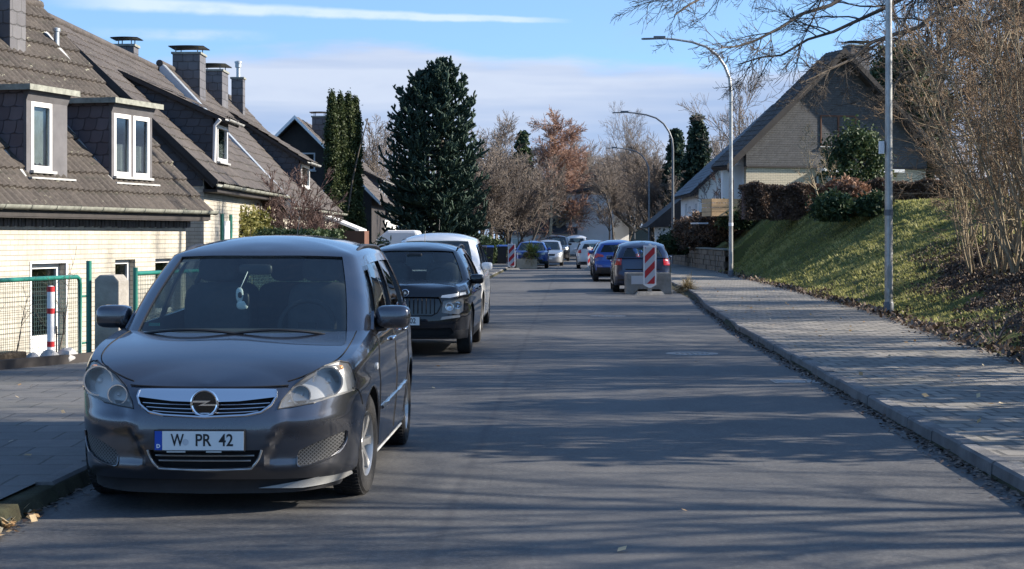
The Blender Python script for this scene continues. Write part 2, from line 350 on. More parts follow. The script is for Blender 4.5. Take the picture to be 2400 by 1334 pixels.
m_leaf('dry_grass', (0.20, 0.15, 0.085), (0.42, 0.34, 0.20), (0.60, 0.50, 0.33), 0.3)
m_leaf('yucca', (0.16, 0.19, 0.05), (0.30, 0.33, 0.10), (0.45, 0.45, 0.18), 0.3)
m_leaf('ivy', (0.07, 0.085, 0.02), (0.20, 0.19, 0.055), (0.34, 0.32, 0.12), 0.3)
m_leaf('fallen_leaf', (0.30, 0.16, 0.07), (0.50, 0.33, 0.16), (0.66, 0.55, 0.36), 0.2)

# ---------------------------------------------------------------- mesh builders
def tag(o, label=None, cat=None, group=None, kind=None):
    if label: o['label'] = label
    if cat: o['category'] = cat
    if group: o['group'] = group
    if kind: o['kind'] = kind
    return o

def empty(name, loc=(0, 0, 0), rz=0.0, label=None, cat=None, group=None):
    o = bpy.data.objects.new(name, None); COL.objects.link(o); o.location = loc; o.rotation_euler = (0, 0, rz)
    o.empty_display_size = 0.2
    return tag(o, label, cat, group)

def autouv(me):
    n = len(me.polygons)
    if not n: return
    uv = me.uv_layers.new(name='UVMap')
    nl = len(me.loops); co = np.empty(len(me.vertices)*3); me.vertices.foreach_get('co', co); co = co.reshape(-1, 3)
    vi = np.empty(nl, dtype=np.int32); me.loops.foreach_get('vertex_index', vi)
    pn = np.empty(n*3); me.polygons.foreach_get('normal', pn); pn = np.abs(pn.reshape(-1, 3))
    lt = np.empty(n, dtype=np.int32); me.polygons.foreach_get('loop_total', lt)
    N = np.repeat(pn, lt, axis=0); P = co[vi]
    ax = np.argmax(N, axis=1)
    out = np.where((ax == 2)[:, None], P[:, [0, 1]], np.where((ax == 0)[:, None], P[:, [1, 2]], P[:, [0, 2]]))
    uv.data.foreach_set('uv', out.astype(np.float32).ravel())

def finish(me, name, m, parent, smooth):
    for x in (m if isinstance(m, (list, tuple)) else [m]):
        me.materials.append(MATS[x] if isinstance(x, str) else x)
    if smooth is not False:
        me.polygons.foreach_set('use_smooth', [True]*len(me.polygons))
        if smooth is not True: me.set_sharp_from_angle(angle=RAD(smooth))
    o = bpy.data.objects.new(name, me); COL.objects.link(o)
    if parent is not None: o.parent = parent
    return o

class MB:
    def __init__(s): s.v = []; s.f = []; s.m = []; s.uv = None; s.mi = 0
    def add(s, vs, fs):
        b = len(s.v); s.v.extend([tuple(p) for p in vs])
        for f in fs: s.f.append(tuple(b+i for i in f)); s.m.append(s.mi)
        return s
    def box(s, x0, x1, y0, y1, z0, z1):
        x0, x1 = sorted((x0, x1)); y0, y1 = sorted((y0, y1)); z0, z1 = sorted((z0, z1))
        return s.add([(x0, y0, z0), (x1, y0, z0), (x1, y1, z0), (x0, y1, z0), (x0, y0, z1), (x1, y0, z1), (x1, y1, z1), (x0, y1, z1)],
                     [(0, 3, 2, 1), (4, 5, 6, 7), (0, 1, 5, 4), (1, 2, 6, 5), (2, 3, 7, 6), (3, 0, 4, 7)])
    def prism(s, pts, ext):
        """closed polygon of 3-D points extruded by vector ext"""
        n = len(pts); e = np.array(ext, float); P = [np.array(p, float) for p in pts]
        nrm = np.zeros(3)
        for i in range(n): nrm += np.cross(P[i]-P[0], P[(i+1) % n]-P[0])
        if np.dot(nrm, e) > 0: P = P[::-1]
        return s.add(P+[p+e for p in P], [tuple(range(n))]+[tuple(range(2*n-1, n-1, -1))]+[(i, n+i, n+(i+1) % n, (i+1) % n) for i in range(n)])
    def grid(s, A, cu=False, cv=False, flip=False):
        A = np.asarray(A, float); n, m = A.shape[:2]; fs = []
        for i in range(n if cu else n-1):
            for j in range(m if cv else m-1):
                a = i*m+j; b = i*m+(j+1) % m; c = ((i+1) % n)*m+(j+1) % m; d = ((i+1) % n)*m+j
                fs.append((a, b, c, d) if not flip else (d, c, b, a))
        return s.add(A.reshape(-1, 3), fs)
    def tube(s, pts, r, n=8, cap=True):
        pts = [np.array(p, float) for p in pts]; k = len(pts); rs = r if isinstance(r, (list, tuple)) else [r]*k
        rings = []; up = None
        for i in range(k):
            d = pts[min(i+1, k-1)]-pts[max(i-1, 0)]; d /= (np.linalg.norm(d)+1e-12)
            if up is None: up = np.array((0, 0, 1.)) if abs(d[2]) < .9 else np.array((1., 0, 0))
            a = np.cross(d, up); a /= np.linalg.norm(a)+1e-12; up = np.cross(a, d)
            rings.append([pts[i]+rs[i]*(math.cos(2*PI*q/n)*a+math.sin(2*PI*q/n)*up) for q in range(n)])
        s.grid(rings, cv=True, flip=True)
        if cap:
            b = len(s.v)-k*n
            s.f.append(tuple(b+q for q in range(n-1, -1, -1))[::-1]); s.m.append(s.mi)
            s.f.append(tuple(b+(k-1)*n+q for q in range(n))[::-1]); s.m.append(s.mi)
        return s
    def lathe(s, prof, n=32, axis='x', c=(0, 0, 0)):
        R = []
        for (a, r) in prof:
            row = []
            for q in range(n):
                t = 2*PI*q/n
                p = (a, r*math.cos(t), r*math.sin(t)) if axis == 'x' else ((r*math.cos(t), r*math.sin(t), a) if axis == 'z' else (r*math.cos(t), a, r*math.sin(t)))
                row.append(tuple(c[i]+p[i] for i in range(3)))
            R.append(row)
        return s.grid(R, cv=True)
    def build(s, name, m='white_paint', parent=None, smooth=False, loc=None, rot=None, recalc=False):
        me = bpy.data.meshes.new(name); me.from_pydata(s.v, [], s.f)
        if any(s.m): me.polygons.foreach_set('material_index', s.m)
        if recalc:
            bm = bmesh.new(); bm.from_mesh(me); bmesh.ops.recalc_face_normals(bm, faces=bm.faces); bm.to_mesh(me); bm.free()
        me.update(); autouv(me)
        o = finish(me, name, m, parent, smooth)
        if loc is not None: o.location = loc
        if rot is not None: o.rotation_euler = rot
        return o

def npmesh(name, V, Fc, m, parent=None, val=None, smooth=False):
    V = np.asarray(V, np.float32); Fc = np.asarray(Fc, np.int32); n, k = Fc.shape
    me = bpy.data.meshes.new(name); me.vertices.add(len(V)); me.vertices.foreach_set('co', V.ravel())
    me.loops.add(n*k); me.loops.foreach_set('vertex_index', Fc.ravel()); me.polygons.add(n)
    me.polygons.foreach_set('loop_start', np.arange(0, n*k, k, dtype=np.int32)); me.polygons.foreach_set('loop_total', np.full(n, k, np.int32))
    me.update(calc_edges=True)
    if val is not None:
        at = me.attributes.new('v', 'FLOAT', 'FACE'); at.data.foreach_set('value', np.asarray(val, np.float32))
    return finish(me, name, m, parent, True if smooth else False)

def bevel(o, w=0.01, seg=2, ang=40):
    bm = bmesh.new(); bm.from_mesh(o.data)
    es = [e for e in bm.edges if len(e.link_faces) == 2 and e.calc_face_angle(0) > RAD(ang)]
    bmesh.ops.bevel(bm, geom=es, offset=w, segments=seg, profile=0.6, affect='EDGES', clamp_overlap=True)
    bm.to_mesh(o.data); bm.free(); return o

def P(px, py, d): return np.array(((px-1200)/F*d, d, CH-(py-HOR)/F*d))
def rd(l, t): return (l+0.0337*t, t)
def apply_mods(o):
    dg = bpy.context.evaluated_depsgraph_get(); me = bpy.data.meshes.new_from_object(o.evaluated_get(dg), depsgraph=dg)
    o.modifiers.clear(); old = o.data; o.data = me; return o
def copy_tree(o, parent=None):
    c = o.copy(); COL.objects.link(c); c.parent = parent
    if parent is not None: c.matrix_parent_inverse = o.matrix_parent_inverse
    for ch in list(o.children): copy_tree(ch, c)
    return c
_fontcache = {}
def text_mesh(name, s, size, m, parent, loc, rot, depth=0.002, xs=1.0, ax='CENTER'):
    cu = bpy.data.curves.new(name, 'FONT'); cu.body = s; cu.size = size; cu.extrude = depth; cu.align_x = ax; cu.align_y = 'CENTER'; cu.offset = 0.0015
    t = bpy.data.objects.new(name, cu); COL.objects.link(t)
    dg = bpy.context.evaluated_depsgraph_get(); me = bpy.data.meshes.new_from_object(t.evaluated_get(dg), depsgraph=dg)
    bpy.data.objects.remove(t); o = finish(me, name, m, parent, False)
    o.location = loc; o.rotation_euler = rot; o.scale = (xs, 1, 1); return o
# ================================================================ cars
def pchip(xs, ys):
    xs = np.array(xs, float); ys = np.array(ys, float); h = np.diff(xs); d = np.diff(ys)/h; m = np.zeros_like(ys)
    for i in range(1, len(xs)-1):
        m[i] = 0 if d[i-1]*d[i] <= 0 else 2*d[i-1]*d[i]/(d[i-1]+d[i])
    m[0] = d[0]; m[-1] = d[-1]
    def f(x):
        x = np.clip(np.asarray(x, float), xs[0], xs[-1]); i = np.clip(np.searchsorted(xs, x)-1, 0, len(xs)-2)
        t = (x-xs[i])/h[i]; a = 2*t**3-3*t**2+1; b = t**3-2*t**2+t; c = -2*t**3+3*t**2; e = t**3-t**2
        return a*ys[i]+b*h[i]*m[i]+c*ys[i+1]+e*h[i]*m[i+1]
    return f
def catmull(Pc, ts):
    Pc = np.asarray(Pc, float); n = len(Pc); ts = np.asarray(ts, float); i = np.clip(np.floor(ts).astype(int), 0, n-2); t = (ts-i)[:, None]
    g = lambda k: np.where((k < 0)[:, None], 2*Pc[0]-Pc[1], np.where((k >= n)[:, None], 2*Pc[-1]-Pc[-2], Pc[np.clip(k, 0, n-1)]))
    a, b, c, d = g(i-1), g(i), g(i+1), g(i+2)
    return 0.5*((2*b)+(-a+c)*t+(2*a-5*b+4*c-d)*t*t+(-a+3*b-3*c+d)*t**3)

def superell(m, c, r, e=0.45, n=16, k=10):
    A = []
    sp = lambda v, p: math.copysign(abs(v)**p, v)
    for i in range(k+1):
        ph = -PI/2+PI*i/k; row = []
        for j in range(n):
            th = 2*PI*j/n
            row.append((c[0]+r[0]*sp(math.cos(ph), e)*sp(math.cos(th), e), c[1]+r[1]*sp(math.cos(ph), e)*sp(math.sin(th), e), c[2]+r[2]*sp(math.sin(ph), e)))
        A.append(row)
    return m.grid(A, cv=True, flip=False)

def carpaint(name, col, metal=0.6, rough=0.34, dm=0.5):
    if name in MATS: return MATS[name]
    m, t, b, c = nodemat(name); o = c['Object']
    b.inputs['Base Color'].default_value = (*col, 1); b.inputs['Metallic'].default_value = metal
    b.inputs['Coat Weight'].default_value = 1.0; b.inputs['Coat Roughness'].default_value = 0.03
    b.inputs['Specular IOR Level'].default_value = 0.2 if col[0] < 0.01 else 0.5
    n = t.noise(o, 900, 2, 0.5); d = t.noise(o, 3, 5, 0.6)
    # thin road dirt, thicker low down
    z = t.node('ShaderNodeSeparateXYZ', inp={0: o}).outputs[2]
    dirt = t.math('MULTIPLY', t.mapr(z, 0.2, 0.70, dm, 0.0), t.mapr(d, 0.3, 0.7, 0.3, 1.0))
    t.l.new(t.mix(dirt, col, (0.10, 0.095, 0.09)), b.inputs['Base Color'])
    t.l.new(t.mapr(dirt, 0, 0.6, rough, 0.6), b.inputs['Roughness'])
    t.l.new(t.mapr(dirt, 0, 0.6, 1.0, 0.35), b.inputs['Coat Weight'])
    t.l.new(t.bump(n, 0.03, 0.001), b.inputs['Normal'])
    return m
carpaint('paint_grey', (0.098, 0.102, 0.120), 0.85, 0.24, 0.28)
carpaint('paint_black', (0.006, 0.007, 0.011), 0.1, 0.22, 0.12)
carpaint('paint_white', (0.74, 0.74, 0.73), 0.0, 0.4, 0.3)
carpaint('paint_navy', (0.028, 0.042, 0.085), 0.5, 0.3, 0.25)
carpaint('paint_blue', (0.015, 0.065, 0.30), 0.5, 0.3, 0.2)
carpaint('paint_silver', (0.42, 0.44, 0.47), 0.7, 0.35)
carpaint('paint_darkred', (0.10, 0.015, 0.02), 0.4, 0.3)
mat('chrome', (0.80, 0.80, 0.82), 0.12, metal=1.0)
mat('black_plastic', (0.018, 0.018, 0.02), 0.5, var=0.3, vscale=8)
mat('gloss_black', (0.008, 0.008, 0.009), 0.15, coat=0.5)
mat('rubber', (0.022, 0.021, 0.021), 0.85, var=0.35, vscale=12, bump=0.4, bscale=40)
mat('alloy', (0.50, 0.49, 0.47), 0.35, metal=0.7, var=0.15, vscale=9)
mat('lamp_inner', (0.30, 0.30, 0.31), 0.4, metal=0.35, var=0.2, vscale=20)
mat('lamp_frost', (0.62, 0.63, 0.63), 0.35, metal=0.2)
mat('cabin', (0.03, 0.03, 0.033), 0.8)
mat('seat_fabric', (0.09, 0.09, 0.10), 0.95, var=0.2, vscale=10)
mat('plate_white', (0.78, 0.78, 0.76), 0.4)
mat('plate_blue', (0.01, 0.07, 0.42), 0.4)
mat('ink', (0.012, 0.012, 0.014), 0.5)
mat('tail_red', (0.50, 0.015, 0.02), 0.15, coat=1.0)
mat('tail_clear', (0.65, 0.42, 0.40), 0.15, coat=1.0)
mat('amber', (0.75, 0.30, 0.08), 0.2, coat=1.0)
mat('grey_flap', (0.33, 0.33, 0.32), 0.6)
m_mesh = None
def _meshmat():
    m, t, b, c = nodemat('intake_mesh'); o = t.scale(c['Object'], (1, 0.0, 1))
    s = t.node('ShaderNodeSeparateXYZ', inp={0: c['Object']}).outputs
    a = t.math('FRACT', t.math('MULTIPLY', t.math('ADD', s[0], s[2]), 46)); b2 = t.math('FRACT', t.math('MULTIPLY', t.math('SUBTRACT', s[0], s[2]), 46))
    f = t.math('MULTIPLY', t.mapr(a, 0.25, 0.4), t.mapr(b2, 0.25, 0.4))
    t.l.new(t.mix(f, (0.11, 0.11, 0.11), (0.010, 0.010, 0.010)), b.inputs['Base Color']); b.inputs['Roughness'].default_value = 0.6
_meshmat()

class Car:
    def __init__(s, name, spec, paint, label, cat, group=None, q=1.0):
        s.sp = spec; s.paint = paint; s.q = q
        s.root = empty(name, label=label, cat=cat, group=group)
        pl = np.array(spec['plan'], float); ncp = len(pl)
        ts = np.linspace(0, ncp-1, 1400); D = catmull(pl, ts); D[:, 0] = np.maximum(D[:, 0], 0)
        seg = np.linalg.norm(np.diff(D[:, :2], axis=0), axis=1); S = np.concatenate([[0], np.cumsum(seg)]); s.Lh = S[-1]
        # dense table for inversion
        s.sd = np.linspace(0, s.Lh, 420); s.Cd = np.stack([np.interp(s.sd, S, D[:, k]) for k in range(4)], 1)
        s.tbl = (S, D)
        s.oF = pchip(*zip(*spec['oF'])); s.oS = pchip(*zip(*spec['oS'])); s.oR = pchip(*zip(*spec['oR']))
        s.fd = spec.get('fd')
        iw = np.argmax(s.Cd[:, 0]); s.iw = iw
        s.iA = np.argmin(np.abs(s.Cd[:, 1]-spec['cowl_y_side'])+10*(s.Cd[:, 0] < 0.5))
    def C(s, ss):
        S, D = s.tbl; return np.stack([np.interp(ss, S, D[:, k]) for k in range(4)], 1)
    def nrm(s, ss):
        e = 0.01; a = s.C(np.clip(ss-e, 0, s.Lh)); b = s.C(np.clip(ss+e, 0, s.Lh)); t = b[:, :2]-a[:, :2]
        t /= np.linalg.norm(t, axis=1)[:, None]+1e-9; n = np.stack([t[:, 1], -t[:, 0]], 1)
        n[ss < 1e-6] = (0, -1); n[ss > s.Lh-1e-6] = (0, 1); return n
    def surf(s, ss, z):
        """x, y of the body side at arc length ss and height z"""
        c = s.C(ss); n = s.nrm(ss); z = np.broadcast_to(z, ss.shape)
        wF = np.where(n[:, 1] < 0, n[:, 1]**2, 0); wS = n[:, 0]**2; wR = np.where(n[:, 1] > 0, n[:, 1]**2, 0)
        off = wF*s.oF(z)+wS*s.oS(z)+wR*s.oR(z)
        tr = s.sp.get('tr', 0.035); h = 0.09
        off = off+tr*np.clip((z-(c[:, 2]-h))/h, 0, 1)**2.2
        if s.fd is not None:
            off = off-wF*np.array([s.fd(a, b) for a, b in zip(c[:, 0], z)])
        x = c[:, 0]-n[:, 0]*off; y = c[:, 1]-n[:, 1]*off
        x = np.where(ss < 1e-6, 0, np.where(ss > s.Lh-1e-6, 0, np.maximum(x, 0)))
        return x, y
    def fy(s, x, z, rear=False):
        ss = s.sd[s.iw:][::-1] if rear else s.sd[:s.iw+1]; X, Y = s.surf(ss, z); X = np.maximum.accumulate(X)
        return float(np.interp(abs(x), X, Y))
    def sx(s, y, z):
        ss = s.sd; X, Y = s.surf(ss, z); k = (X > 0.5*X.max()); 
        return float(np.interp(y, Y[k], X[k]))
    def patch(s, poly, off, side='front', res=0.035):
        """polygon in (x,z) [front/rear] or (y,z) [side] laid on the body; returns verts, faces"""
        bm = bmesh.new(); vs = [bm.verts.new((p[0], 0, p[1])) for p in poly]; bm.faces.new(vs)
        xs = [p[0] for p in poly]; zs = [p[1] for p in poly]
        for k in np.arange(math.floor(min(xs)/res)*res+res, max(xs), res):
            bmesh.ops.bisect_plane(bm, geom=bm.verts[:]+bm.edges[:]+bm.faces[:], plane_co=(k, 0, 0), plane_no=(1, 0, 0))
        for k in np.arange(math.floor(min(zs)/res)*res+res, max(zs), res):
            bmesh.ops.bisect_plane(bm, geom=bm.verts[:]+bm.edges[:]+bm.faces[:], plane_co=(0, 0, k), plane_no=(0, 0, 1))
        bm.verts.ensure_lookup_table(); V = []
        for v in bm.verts:
            x, z = v.co.x, v.co.z
            if side == 'front': V.append((x, s.fy(x, z)-off, z))
            elif side == 'rear': V.append((x, s.fy(x, z, True)+off, z))
            elif side == 'right': V.append((s.sx(x, z)+off, x, z))
            else: V.append((-s.sx(x, z)-off, x, z))
        Fs = [tuple(v.index for v in f.verts) for f in bm.faces]; bd = [(e.verts[0].index, e.verts[1].index) for e in bm.edges if len(e.link_faces) == 1]
        bm.free(); return V, Fs, bd
    def solid(s, poly, out, inn, side='front', res=0.035):
        """closed lump between two offsets of the body surface"""
        V, Fs, bd = s.patch(poly, out, side, res); n = len(V); k = {'front': (0, 1, 0), 'rear': (0, -1, 0), 'right': (-1, 0, 0), 'left': (1, 0, 0)}[side]
        V2 = [tuple(v[i]+k[i]*(out-inn) for i in range(3)) for v in V]
        m = MB(); m.v = V+V2; m.f = list(Fs)+[tuple(n+i for i in reversed(f)) for f in Fs]
        m.f += [(a, b, n+b, n+a) for a, b in bd]; m.m = [0]*len(m.f); return m
    def build_body(s, cutters):
        q = s.q; sp = s.sp
        fr = np.linspace(0, 1, int(34*q)+2); ss = np.unique(np.concatenate([fr*1.1, np.linspace(1.1, s.Lh-1.0, int(44*q)+2), s.Lh-1.0+fr*1.0]))
        sA = s.sd[s.iA]; ss = ss[np.abs(ss-sA) > 0.012]; ss = np.sort(np.append(ss, sA)); N = len(ss); iA = int(np.argmin(np.abs(ss-sA)))
        c = s.C(ss); M = int(26*q)+3; vv = np.linspace(0, 1, M)
        rings = []
        for v in vv:
            z = c[:, 3]+(c[:, 2]-c[:, 3])*v; x, y = s.surf(ss, z); rings.append(np.stack([x, y, z], 1))
        R = np.array(rings); full = np.concatenate([R, (R*[-1, 1, 1])[:, N-2:0:-1]], 1); L = 2*N-2
        m = MB(); m.grid(full, cv=True, flip=False)
        top = (M-1)*L
        yf, yr = R[-1, 0, 1], R[-1, -1, 1]; E = R[-1]; hc = pchip(*zip(*sp['hood_c']))
        K = 8; rows = []
        fl = sp['floor_z']
        iR = N-1
        if 'deck_y' in sp: iR = int(np.argmin(np.abs(E[:, 1]-sp['deck_y_side'])+10*(E[:, 0] < 0.5)))
        for i in range(1, N-1):
            xe, ye, ze = E[i]
            u = (ss[i]/ss[iA])
            if i <= iA: yc = yf+(sp['cowl_y']-yf)*u; zc = float(hc(yc)); fr_ = [1-k/K for k in range(1, K)]
            elif i < iR: yc = sp['cowl_y']+0.03+(yr-0.03-sp['cowl_y'])*((ss[i]-ss[iA])/(s.Lh-ss[iA])); zc = None
            else: yc = sp['deck_y']+(yr-sp['deck_y'])*((ss[i]-ss[iR])/(s.Lh-ss[iR])); zc = float(hc(yc))
            row = []
            for k in range(1, 2*K):
                f = (K-k)/K; x = xe*(f if abs(f) < .99 else f); y = ye+(yc-ye)*(1-f*f)
                if zc is None:
                    f2 = f; 
                    if k in (1, 2*K-1): x = math.copysign(max(xe-0.06, xe*0.5), f); 
                    z = fl
                else: z = ze+(zc-ze)*(1-abs(f)**2.6)
                row.append((x, y, z))
            rows.append(row)
        b = len(m.v); m.v += [p for r in rows for p in r]; W = 2*K-1
        def rv(i, k):      # vertex of row i (1..N-2), k 0..2K
            if k == 0: return top+i
            if k == 2*K: return top+(L-i)
            return b+(i-1)*W+(k-1)
        for i in range(1, N-2):
            for k in range(2*K): m.f.append((rv(i, k), rv(i+1, k), rv(i+1, k+1), rv(i, k+1))); m.m.append(1 if (i >= iA and i < iR) else 0)
        for k in range(2*K):
            m.f.append((top, rv(1, k), rv(1, k+1))); m.m.append(0); m.f.append((rv(N-2, k+1), rv(N-2, k), top+N-1)); m.m.append(1)
        for i in range(0, N-1):   # underside
            a, b_ = i, i+1; c_, d_ = (L-b_) % L, (L-a) % L
            fs = [a, d_, c_, b_]; fs = [v for j, v in enumerate(fs) if v not in fs[:j]]
            if len(fs) > 2: m.f.append(tuple(fs)); m.m.append(2)
        s.E = E; s.hc = hc
        o = m.build('body', [s.paint, 'cabin', 'black_plastic', 'dark_slot', 'lamp_inner', 'gloss_black', 'intake_mesh'], s.root, smooth=True, recalc=True)
        tmp = []
        for cm, mi in cutters:
            cm.m = [mi]*len(cm.f)
            co = cm.build('cut', [s.paint, 'cabin', 'black_plastic', 'dark_slot', 'lamp_inner', 'gloss_black', 'intake_mesh'], None, recalc=True); tmp.append(co)
            md = o.modifiers.new('b', 'BOOLEAN'); md.operation = 'DIFFERENCE'; md.object = co; md.solver = 'EXACT'
        if tmp: apply_mods(o)
        for t in tmp: bpy.data.objects.remove(t)
        # black lower edge
        zb = sp.get('skirt', 0.0)
        if zb:
            me = o.data
            for p in me.polygons:
                if p.material_index == 0 and p.center.z < zb: p.material_index = 2
        o.data.set_sharp_from_angle(angle=RAD(38)); return o
    def green(s):
        sp = s.sp; G = np.array(sp['green'], float); nc = len(G)
        br = sorted(set([0, nc-1]+[a for w_ in sp['windows'] for a in w_[1:3]]))
        us = np.unique(np.round(np.concatenate([np.linspace(0, nc-1, int((nc-1)*5*s.q)+1)]+[br]), 4))
        keep = [us[0]]
        for u in us[1:]:
            if u-keep[-1] < 0.05 and u not in br: continue
            if u in br and u-keep[-1] < 0.05 and keep[-1] not in br: keep.pop()
            keep.append(u)
        us = np.array(keep); Gi = catmull(G, us); Gi[:, 0] = np.maximum(Gi[:, 0], 0); Gi[:, 3] = np.maximum(Gi[:, 3], 0)
        vb = sorted(set([w_[3] for w_ in sp['windows']]+[w_[4] for w_ in sp['windows']]+[0, 1]+list(np.linspace(0, 1, 7)))); vk = [0.0]
        wv = set([w_[3] for w_ in sp['windows']]+[w_[4] for w_ in sp['windows']])
        for v in vb[1:]:
            if v-vk[-1] < 0.04 and v not in wv and v != 1: continue
            vk.append(v)
        vs = np.array(vk); A = []
        B, Tt = Gi[:, :3], Gi[:, 3:]
        tan = np.gradient(B[:, :2], axis=0); tan /= np.linalg.norm(tan, axis=1)[:, None]+1e-9; n2 = np.stack([tan[:, 1], -tan[:, 0], 0*tan[:, 0]], 1); n2[0] = (0, -1, 0); n2[-1] = (0, 1, 0)
        bulge = sp.get('bulge', 0.028)
        for v in vs: A.append(B*(1-v)+Tt*v+n2*(bulge*math.sin(PI*v)))
        A = np.array(A)         # (nv, nu, 3)
        A[:, 0, 0] = 0; A[:, -1, 0] = 0
        nu = len(us); nv = len(vs); Lw = 2*nu-2
        fullA = np.concatenate([A, (A*[-1, 1, 1])[:, nu-2:0:-1]], 1)
        m = MB(); m.v = [tuple(p) for p in fullA.reshape(-1, 3)]
        def cell(j, i):   # window id of cell
            u = (us[i]+us[i+1])/2; v = (vs[j]+vs[j+1])/2
            for k, w_ in enumerate(sp['windows']):
                if w_[1] < u < w_[2] and w_[3] < v < w_[4]: return k
            return -1
        for j in range(nv-1):
            for ii in range(Lw):
                i = ii if ii < nu-1 else Lw-1-ii
                if cell(j, i) < 0:
                    u = (us[i]+us[i+1])/2; v = (vs[j]+vs[j+1])/2
                    blk = any(a < u < b for a, b in sp.get('black_u', [])) and v < sp.get('black_v', 0.85)
                    a = j*Lw+ii; b = j*Lw+(ii+1) % Lw
                    m.f.append((a, b, b+Lw, a+Lw)); m.m.append(1 if blk else 0)
        # roof
        rc = pchip(*zip(*sp['roof_c'])); Tp = A[-1]; K = 7; yf, yr = Tp[0, 1], Tp[-1, 1]; top = (nv-1)*Lw
        arc = np.concatenate([[0], np.cumsum(np.linalg.norm(np.diff(Tp, axis=0), axis=1))]); b0 = len(m.v)
        for i in range(1, nu-1):
            xe, ye, ze = Tp[i]; yc = yf+(yr-yf)*arc[i]/arc[-1]
            if sp.get('roof_sq'): yc = yf+(yr-yf)*(0.5*arc[i]/arc[-1]+0.5*(ye-yf)/(yr-yf))
            zc = float(rc(yc))
            for k in range(1, 2*K):
                f = (K-k)/K; f = math.copysign(abs(f)**0.85, f)
                m.v.append((xe*f, ye+(yc-ye)*(1-f*f), ze+(zc-ze)*(1-abs(f)**2.4)))
        W = 2*K-1
        def rv(i, k): return top+i if k == 0 else (top+(Lw-i) if k == 2*K else b0+(i-1)*W+(k-1))
        for i in range(1, nu-2):
            for k in range(2*K): m.f.append((rv(i, k), rv(i+1, k), rv(i+1, k+1), rv(i, k+1))); m.m.append(0)
        for k in range(2*K):
            m.f.append((top, rv(1, k), rv(1, k+1))); m.m.append(0); m.f.append((rv(nu-2, k+1), rv(nu-2, k), top+nu-1)); m.m.append(0)
        rf = m.build('roof', [s.paint, 'gloss_black'], s.root, smooth=50, recalc=False); s.roof = rf
        md = rf.modifiers.new('s', 'SOLIDIFY'); md.thickness = 0.02; md.offset = 0; apply_mods(rf); rf.data.set_sharp_from_angle(angle=RAD(50))
        for k, w_ in enumerate(sp['windows']):
            I = [i for i in range(nu) if w_[1]-1e-4 <= us[i] <= w_[2]+1e-4]; J = [j for j in range(nv) if w_[3]-1e-4 <= vs[j] <= w_[4]+1e-4]
            g = A[np.ix_(J, I)]-n2[I][None]*0.006
            gm = w_[5]
            if w_[0] in ('windscreen', 'rear_window'):
                idx = list(range(len(I))); g2 = g*[-1, 1, 1]
                fullg = np.concatenate([g2[:, ::-1][:, :-1], g], 1) if w_[0] == 'windscreen' else np.concatenate([g, g2[:, ::-1][:, 1:]], 1)
                MB().grid(fullg).build(w_[0], gm, s.root, smooth=True)
            else:
                MB().grid(g).build('side_window', gm, s.root, smooth=True)
                MB().grid(g*[-1, 1, 1], flip=True).build('side_window', gm, s.root, smooth=True)
        s.A = A; s.us = us; s.vs = vs
    def ribbon(s, pts, w=0.005, off=0.0015, side='right'):
        """dark shut line on the body through (y,z) points (side) or (x,z) (front/rear)"""
        P3 = []
        for (a, z) in pts:
            if side == 'right': P3.append((s.sx(a, z)+off, a, z))
            elif side == 'left': P3.append((-s.sx(a, z)-off, a, z))
            elif side == 'front': P3.append((a, s.fy(a, z)-off, z))
            else: P3.append((a, s.fy(a, z, True)+off, z))
        return P3
    def wheel(s, x, y, r, wdt=0.2, steer=0.0, spokes=7, side=1, hubcap=False):
        cx = x
        m = MB(); h = wdt/2; ri = r*0.66
        prof = [(-h*0.86, ri-0.004), (-h*0.98, ri+0.02), (-h, r*0.84), (-h*0.94, r*0.94), (-h*0.78, r*0.985), (-h*0.3, r), (h*0.3, r), (h*0.78, r*0.985), (h*0.94, r*0.94), (h, r*0.84), (h*0.98, ri+0.02), (h*0.86, ri-0.004), (h*0.6, ri-0.006), (-h*0.6, ri-0.006), (-h*0.86, ri-0.004)]
        nn = int(44*max(0.5, s.q)); m.lathe(prof, nn)
        if s.q >= 0.9:   # tread blocks
            for k in range(64):
                a = 2*PI*k/64
                for x0, x1, sk in ((-h*0.82, -h*0.38, 0), (-h*0.3, h*0.3, .5), (h*0.38, h*0.82, 0)):
                    a1 = a+sk*2*PI/64; da = 2*PI/64*0.62
                    pp = [(x0, (r-0.006)*math.cos(a1), (r-0.006)*math.sin(a1)), (x1, (r-0.006)*math.cos(a1+.02), (r-0.006)*math.sin(a1+.02)), (x1, (r-0.006)*math.cos(a1+da+.02), (r-0.006)*math.sin(a1+da+.02)), (x0, (r-0.006)*math.cos(a1+da), (r-0.006)*math.sin(a1+da))]
                    e = (0, 0.011*math.cos(a1+da/2), 0.011*math.sin(a1+da/2)); m.prism(pp, e)
        w_ = m.build('wheel', 'rubber', s.root, smooth=35, loc=(cx, y, r), rot=(0, 0, steer))
        d = side; m = MB()
        m.lathe([(d*(h*0.80), ri), (d*h*0.86, ri*0.97), (d*h*0.6, ri*0.90), (d*(-h*0.5), ri*0.88), (d*(-h*0.6), ri*0.9)], nn)
        m.lathe([(d*(h*0.62), 0.001), (d*h*0.62, ri*0.17), (d*h*0.5, ri*0.24), (d*h*0.1, ri*0.25)], 20)
